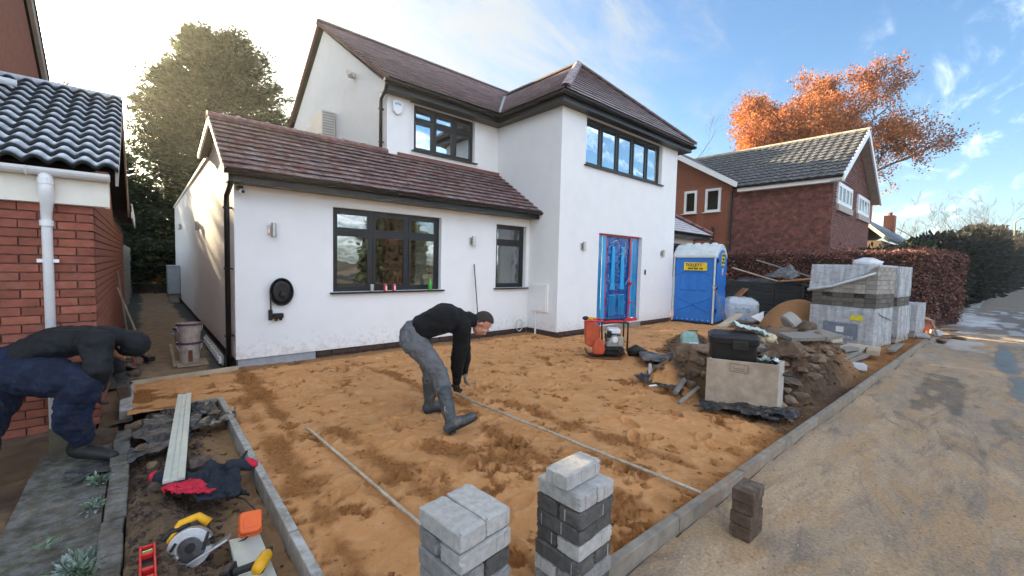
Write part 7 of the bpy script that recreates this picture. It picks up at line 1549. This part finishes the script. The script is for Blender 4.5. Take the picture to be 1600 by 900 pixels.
# ================================================================ TREES, HEDGE, SHRUBS
def grow(base, hgt, r0, n_main, spread, levels, seed, up=.35, first=.3, kids=(3, 5), trunk_bend=.15, sides=6, shrink=.62, lean=(0, 0), rmin=.004):
    rr = random.Random(seed); g = G(); tips = []; base = Vector(base)
    def br(p, d, L, r, lv):
        n = 4 if lv else 7; pts = [p]; rs_ = [r]; q = p.copy(); dd_ = d.copy()
        for k in range(n):
            dd_ = (dd_+Vector((rr.uniform(-1, 1), rr.uniform(-1, 1), rr.uniform(-.6, .8)))*(.13+.05*lv)+Vector((0, 0, up*.08))).normalized(); q = q+dd_*(L/n); pts.append(q); rs_.append(max(r*(1-(k+1)/n*.72), rmin))
            if lv >= levels-1 : tips.append((q.copy(), dd_.copy()))
        g.tube(pts, rs_, max(3, sides-lv), caps=False)
        if lv >= levels: return
        m = rr.randint(*kids)+ (2 if lv == 0 else 0)
        for k in range(m):
            t = (first if lv == 0 else .2)+(1-(first if lv == 0 else .2))*(k+rr.random()*.8)/m; i = min(int(t*n), n-1); pp = pts[i].lerp(pts[i+1], t*n-i); a = rr.uniform(0, 6.28)
            ax = dd_.orthogonal().normalized(); ax = Matrix.Rotation(a, 3, dd_) @ ax; nd_ = (d*(1-spread)+ax*spread+Vector((0, 0, up*.25))).normalized(); br(pp, nd_, L*shrink*rr.uniform(.75, 1.15)*(1.05-.35*t), rs_[i]*.55, lv+1)
    br(base, Vector((lean[0], lean[1], 1)).normalized(), hgt, r0, 0); return g, tips
# ---- dark conifer behind the alley
def conifer(name, label, base, hgt, rad, nb, seed, ls=.30, lv=34, prof=None, shape=1.0, group=None, low=.02, sun_cut=None):
    t = thing(name, label, 'conifer', base, group); rr = random.Random(seed); rs_ = np.random.RandomState(seed); b = Vector(base)
    tg = G(); tg.tube([b, b+Vector((.1, .1, hgt*.5)), b+Vector((-.05, .1, hgt*.96))], [rad*.09, rad*.055, .03], 9); P = []; Dv = []; br = G()
    for i in range(nb):
        f_ = low+(1-low)*((i+rr.random())/nb)**.92; z = hgt*f_; a = rr.uniform(0, 6.28); R_ = rad*(1-f_**1.9)**.62*(.42+.90*vnoise(np.array([a*1.1+3]), np.array([f_*6.0]), seed)[0])*rr.uniform(.78, 1.12)+.25
        d = Vector((math.cos(a), math.sin(a), .12+.5*f_)).normalized(); p0 = b+Vector((0, 0, z*.98)); pts = [p0]; q = p0.copy()
        for k in range(5): d = (d+Vector((0, 0, -.06+.05*k))+Vector((rr.uniform(-.1, .1), rr.uniform(-.1, .1), 0))).normalized(); q = q+d*R_/5; pts.append(q)
        br.tube(pts, [.045, .035, .028, .02, .012, .006], 4, False); side = d.cross(Vector((0, 0, 1))).normalized()
        m = int(lv*(.5+R_/rad))
        u = rs_.power(1.7, m); ii = np.minimum((u*5).astype(int), 4); fr_ = u*5-ii; pa = np.array([tuple(p) for p in pts]); pos = pa[ii]*(1-fr_)[:, None]+pa[ii+1]*fr_[:, None]
        lat_ = rs_.normal(0, 1, m)*(.16+.18*np.sin(u*3.0))*R_*.42; s3 = np.array(tuple(side)); pos = pos+s3[None]*lat_[:, None]; pos[:, 2] += -np.abs(lat_)*.35+rs_.normal(0, .07, m)-.05
        dirs = np.array(tuple(d))[None]*.8+s3[None]*np.sign(lat_)[:, None]*.55+np.array([0, 0, -.25])[None]; P.append(pos); Dv.append(dirs)
    P = np.concatenate(P); Dv = np.concatenate(Dv)
    if sun_cut is not None: kp = ~sun_cut(P); P, Dv = P[kp], Dv[kp]
    tg.obj('trunk', 'bark', t); br.obj('branches', 'bark', t, stuff=True); leaves('foliage', P, Dv, ls, 'conifer_leaf', t, seed, asp=.30, jit=.35, stuff=True); return t
conifer('conifer_tree', 'broad dark conifer rising behind the alley and the white extension', (2.75, 25.0, -.1), 12.4, 5.0, 450, 3, .21, 200)
conifer('conifer_tree', 'narrower conifer top leaning left of the broad conifer', (1.25, 26.0, -.1), 10.9, 2.5, 250, 5, .19, 120, sun_cut=lambda p: (p[:, 0] < -.35) & (p[:, 2] > 5.5))  # left foliage cut away so the sun reaches the alley side wall
conifer('conifer_tree', 'low dark conifer closing the end of the alley beside the fence', (-2.7, 26.0, -.1), 8.4, 4.2, 620, 7, .28, 120, sun_cut=lambda p: (p[:, 0] > -1.22-.114*(26-p[:, 1])*-1) & (p[:, 2] > 5.9+.5*np.sin(p[:, 0]*9)+.4*np.sin(p[:, 1]*5)))  # sized to keep sun off the sand, cut to let it reach the wall
conifer('conifer_tree', 'low conifer behind the far corner of the alley wall', (4.8, 23.8, -.1), 8.2, 2.4, 420, 9, .30, 90)
# ---- unseen evergreens added behind the white house to shade the neighbour
conifer('conifer_tree', 'unseen evergreen added behind the white house to shade the neighbour', (17.2, 17.0, -.1), 10.6, 3.4, 300, 11, .5, 34); conifer('conifer_tree', 'second unseen evergreen added beyond the first for its shade', (20.6, 19.5, -.1), 10.6, 3.4, 300, 13, .5, 34)

# ---- autumn oak behind the neighbour
ob = (41.4, 12.1, -.1); t = thing('oak_tree', 'large bare limbed oak holding orange leaves behind the tile hung house', 'oak tree', ob)
g, tips = grow(ob, 12.5, .50, 6, .70, 4, 28, up=.50, first=.30, kids=(5, 7), shrink=.66, lean=(0, 0), rmin=.016); ctr = Vector((43.2, 10.0, 12.6))
g.obj('branches', 'bark', t, stuff=True)
rs = np.random.RandomState(5); TP = np.array([tuple(p) for p, d in tips]); TD = np.array([tuple(d) for p, d in tips])
view = np.array([.66, .75, 0]); rightv = np.array([.75, -.66, 0]); lr = ((TP-np.array(tuple(ctr)))@rightv)/8.0
keep = rs.rand(len(TP)) < np.clip(.66-.42*lr, .16, 1)
TP2, TD2 = TP[keep], TD[keep]; k = 18
P = np.repeat(TP2, k, 0)+rs.normal(0, .24, (len(TP2)*k, 3)); leaves('foliage', P, np.repeat(TD2, k, 0), .15, 'oak_leaf', t, 5, asp=.7, jit=.9, stuff=True)
print('OAK', TP.min(0), TP.max(0), len(TP))
# ---- bare trees
def bare(base, h, seed, label, r=.12, grp='bare winter trees', lev=4, name='bare_tree', col='bark', spread=.6, first=.25):
    t = thing(name, label, 'tree', base, grp); g, tp = grow(base, h, r, 5, spread, lev, seed, up=.5, first=first, kids=(3, 5), shrink=.6); g.obj('branches', col, t, stuff=True); return t
bare((29.5, 15.5, 0), 9.0, 31, 'bare tree tip showing above the wing roof', .12); bare((10.8, 31, 0), 11.5, 33, 'pale bare tree left of the main gable behind the conifer', .2)
for i, (x, y, h) in enumerate([(50, 4.2, 5.0), (56, 3.4, 5.8), (62, 2.0, 6.5), (58, .9, 6.8), (66, .2, 6.8), (74, 1.5, 8), (72, -1, 7.0), (80, 3, 8), (88, -.8, 8), (70, 8, 8), (85, 8, 8)]):
    bare((x, y, 0), h, 41+i, ['bare hedgerow tree directly beyond the cottage roof', 'second bare hedgerow tree beyond the cottage roof', 'fine bare tree above the dark shrubs', 'twiggy bare tree rising from the dark shrubs', 'tall twiggy tree in the middle of the dark shrubs', 'bare tree behind the tall twiggy tree', 'twiggy tree nearest the street lamp', 'faint bare tree far behind the street lamp', 'bare tree right of the street lamp', 'faint bare crown behind the bungalow chimneys', 'farthest bare crown beyond the shrubs'][i], .07, 'bare trees along the far verge', 4, spread=.45, first=.1)
# ---- beech hedge
hd = thing('beech_hedge', 'clipped copper brown beech hedge before the tile hung house', 'hedge', (18, 2, 0))
HPOLY = [(16.85, 7.6), (16.85, 1.35), (17.2, 1.05), (19.9, .42), (20.3, 1.7), (18.5, 2.6), (18.4, 7.6)]
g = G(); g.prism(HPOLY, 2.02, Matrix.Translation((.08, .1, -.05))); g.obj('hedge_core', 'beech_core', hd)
rs = np.random.RandomState(9); P = []; Dv = []
for i in range(len(HPOLY)):
    a = np.array(HPOLY[i]); b = np.array(HPOLY[(i+1) % len(HPOLY)]); L_ = np.hypot(*(b-a)); nrm = np.array([(b-a)[1], -(b-a)[0]])/L_*-1; m = int(L_*2.15*620); u = rs.rand(m); z = rs.rand(m)*2.15
    off = (fbm(u*L_+i*7, z, 1.6, 4, 77)-.45)*.38+rs.normal(0, .06, m); p = a[None]+(b-a)[None]*u[:, None]+nrm[None]*off[:, None]*-1*-1; P.append(np.stack([p[:, 0], p[:, 1], z+(rs.rand(m) < .04)*rs.rand(m)*.2], 1)); Dv.append(np.tile([nrm[0], nrm[1], .3], (m, 1)))
m = 9000; x = rs.uniform(16.85, 18.45, m); y = rs.uniform(1.2, 7.6, m); P.append(np.stack([x, y, 2.10+(fbm(x, y, 1.5, 3, 79)-.5)*.3+rs.exponential(.04, m)], 1)); Dv.append(np.tile([0, 0, 1.0], (m, 1)))
m = 5000; x = rs.uniform(17.2, 20.1, m); y = .42+(20-x)*.22+rs.uniform(0, 1.3, m); P.append(np.stack([x, y, 2.10+(fbm(x, y, 1.5, 3, 79)-.5)*.3+rs.exponential(.04, m)], 1)); Dv.append(np.tile([0, 0, 1.0], (m, 1)))
leaves('hedge_leaves', np.concatenate(P), np.concatenate(Dv), .085, 'beech_leaf', hd, 9, asp=.62, jit=.9, stuff=True)
# ---- evergreen shrubs beyond
def shrub(name, label, cx, cy, rx, ry, h, n, mat, seed, ls=.22, grp=None, z0=0):
    t = thing(name, label, 'shrub', (cx, cy, 0), grp); rs_ = np.random.RandomState(seed); v = rs_.normal(0, 1, (n, 3)); v /= np.linalg.norm(v, axis=1)[:, None]; v[:, 2] = np.abs(v[:, 2])
    q = (.75+.35*fbm(v[:, 0]*2+seed, v[:, 1]*2+v[:, 2]*2.5, 2.2, 4, seed, .6))*rs_.uniform(.80, 1.05, n); p = np.stack([cx+v[:, 0]*rx*q, cy+v[:, 1]*ry*q, z0+np.clip(v[:, 2]*q*1.0, 0, None)**.75*h], 1)
    low = rs_.rand(n) < .35; p[low, 2] = rs_.rand(low.sum())*h*.6; p[low, 0] = cx+v[low, 0]/np.maximum(np.hypot(v[low, 0], v[low, 1]), .1)*rx*q[low]; p[low, 1] = cy+v[low, 1]/np.maximum(np.hypot(v[low, 0], v[low, 1]), .1)*ry*q[low]
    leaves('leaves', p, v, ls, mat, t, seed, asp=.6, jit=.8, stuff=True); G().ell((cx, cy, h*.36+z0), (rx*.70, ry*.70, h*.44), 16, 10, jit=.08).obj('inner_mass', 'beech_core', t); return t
shrub('evergreen_shrub', 'dark green laurel mass over the top of the beech hedge', 26.5, 2.1, 2.6, 1.2, 3.0, 9000, 'shrub_leaf', 1, .2)
shrub('evergreen_shrub', 'green holly shrub under the bungalow roof', 24.0, 3.2, 1.6, 1.0, 2.7, 5000, 'shrub_leaf', 2, .18)
for i, (x, y, rx, ry, h) in enumerate([(31, 1.9, 3, 1.5, 3.6), (36, 1.6, 3.2, 1.6, 4.0), (42, 1.5, 3.5, 1.8, 4.4), (49, 1.2, 4, 2, 5.2), (57, .9, 4, 2.2, 6.0), (66, .6, 5, 2.6, 6.4), (76, .4, 5, 3, 7.4), (90, -.5, 7, 3, 8.5), (108, -3, 10, 4, 9)]):
    shrub('roadside_shrub', ['dark bramble mass at the corner of the beech hedge', 'second dark shrub along the far verge from the hedge', 'third dark shrub along the verge, lower than the next', 'dark rounded shrub halfway to the street lamp', 'tall dark shrub before the street lamp', 'ivy dark shrub mass beside the street lamp', 'tall dark tree mass behind the street lamp', 'dark mass of trees right of the lamp', 'farthest dark trees closing the road'][i], x, y, rx, ry, h, 8000, 'shrub_dark', 20+i, .24+.03*i, 'dark shrubs along the far verge')
shrub('roadside_shrub', 'distant trees on the far side of the road', 120, -22, 22, 8, 9, 7000, 'shrub_dark', 40, .8)
shrub('garden_shrub', 'pale olive shrub against the end wall of the tile hung house', 26.6, 4.6, .9, .8, 3.2, 2500, 'shrub_leaf', 50, .14)
for x, y, r_, h, sd_, lab in ((60, 45, 16, 8, 60, 'woods far behind the tile hung house'), (-25, 70, 24, 9, 61, 'far woods behind the left garage'), (20, 75, 22, 8, 62, 'far woods behind the white house')):
    s_ = shrub('far_woods', lab, x, y, r_, 5, h, 5000, 'shrub_dark', sd_, .9)
# ---- houses over the road, seen only in the window glass
OP = thing('brick_house', 'brick house over the road mirrored in the window glass', 'house', (5, -19, 0))
g = G(); g.bb(0, 9, -26, -19, 0, 5); g.obj('wall', 'brick_red_far', OP); G().quad((-.4, -18.6, 4.9), (9.4, -18.6, 4.9), (9.4, -22.5, 7.4), (-.4, -22.5, 7.4)).quad((-.4, -22.5, 7.4), (9.4, -22.5, 7.4), (9.4, -26.4, 4.9), (-.4, -26.4, 4.9)).obj('roof', 'tile_neighbour', OP, solid=.05)
for x, z in ((1, 3), (5.5, 3), (1, .9), (5.5, .9)): G().bb(x, x+2.2, -19, -18.93, z, z+1.3).obj('window', 'white_upvc', OP); G().bb(x+.12, x+2.08, -18.93, -18.91, z+.12, z+1.18).obj('pane', 'glass_sky', OP)
shrub('garden_shrub', 'garden tree over the road mirrored in the upper glass', 15, -17, 2.6, 2.6, 6.5, 5000, 'shrub_leaf', 71, .3); shrub('garden_shrub', 'garden hedge over the road mirrored in the window glass', -6, -16, 6, 1.2, 2.2, 6000, 'shrub_dark', 72, .25)

# ================================================================ GLARE VOLUME: thin scatter added to imitate lens glare from the sun
hm = bpy.data.materials.new('air'); hm.use_nodes = True; t_ = hm.node_tree; t_.nodes.clear(); pv_ = N(t_, 'ShaderNodeVolumePrincipled'); pv_.inputs['Color'].default_value = (.95, .93, .86, 1); pv_.inputs['Density'].default_value = .00075; pv_.inputs['Anisotropy'].default_value = .55
t_.links.new(pv_.outputs[0], N(t_, 'ShaderNodeOutputMaterial').inputs['Volume']); MATS['air'] = hm
hz_o = G().bb(-60, 160, -45, 95, -1.2, 21).obj('glare_volume', 'air', None); hz_o['kind'] = 'stuff'
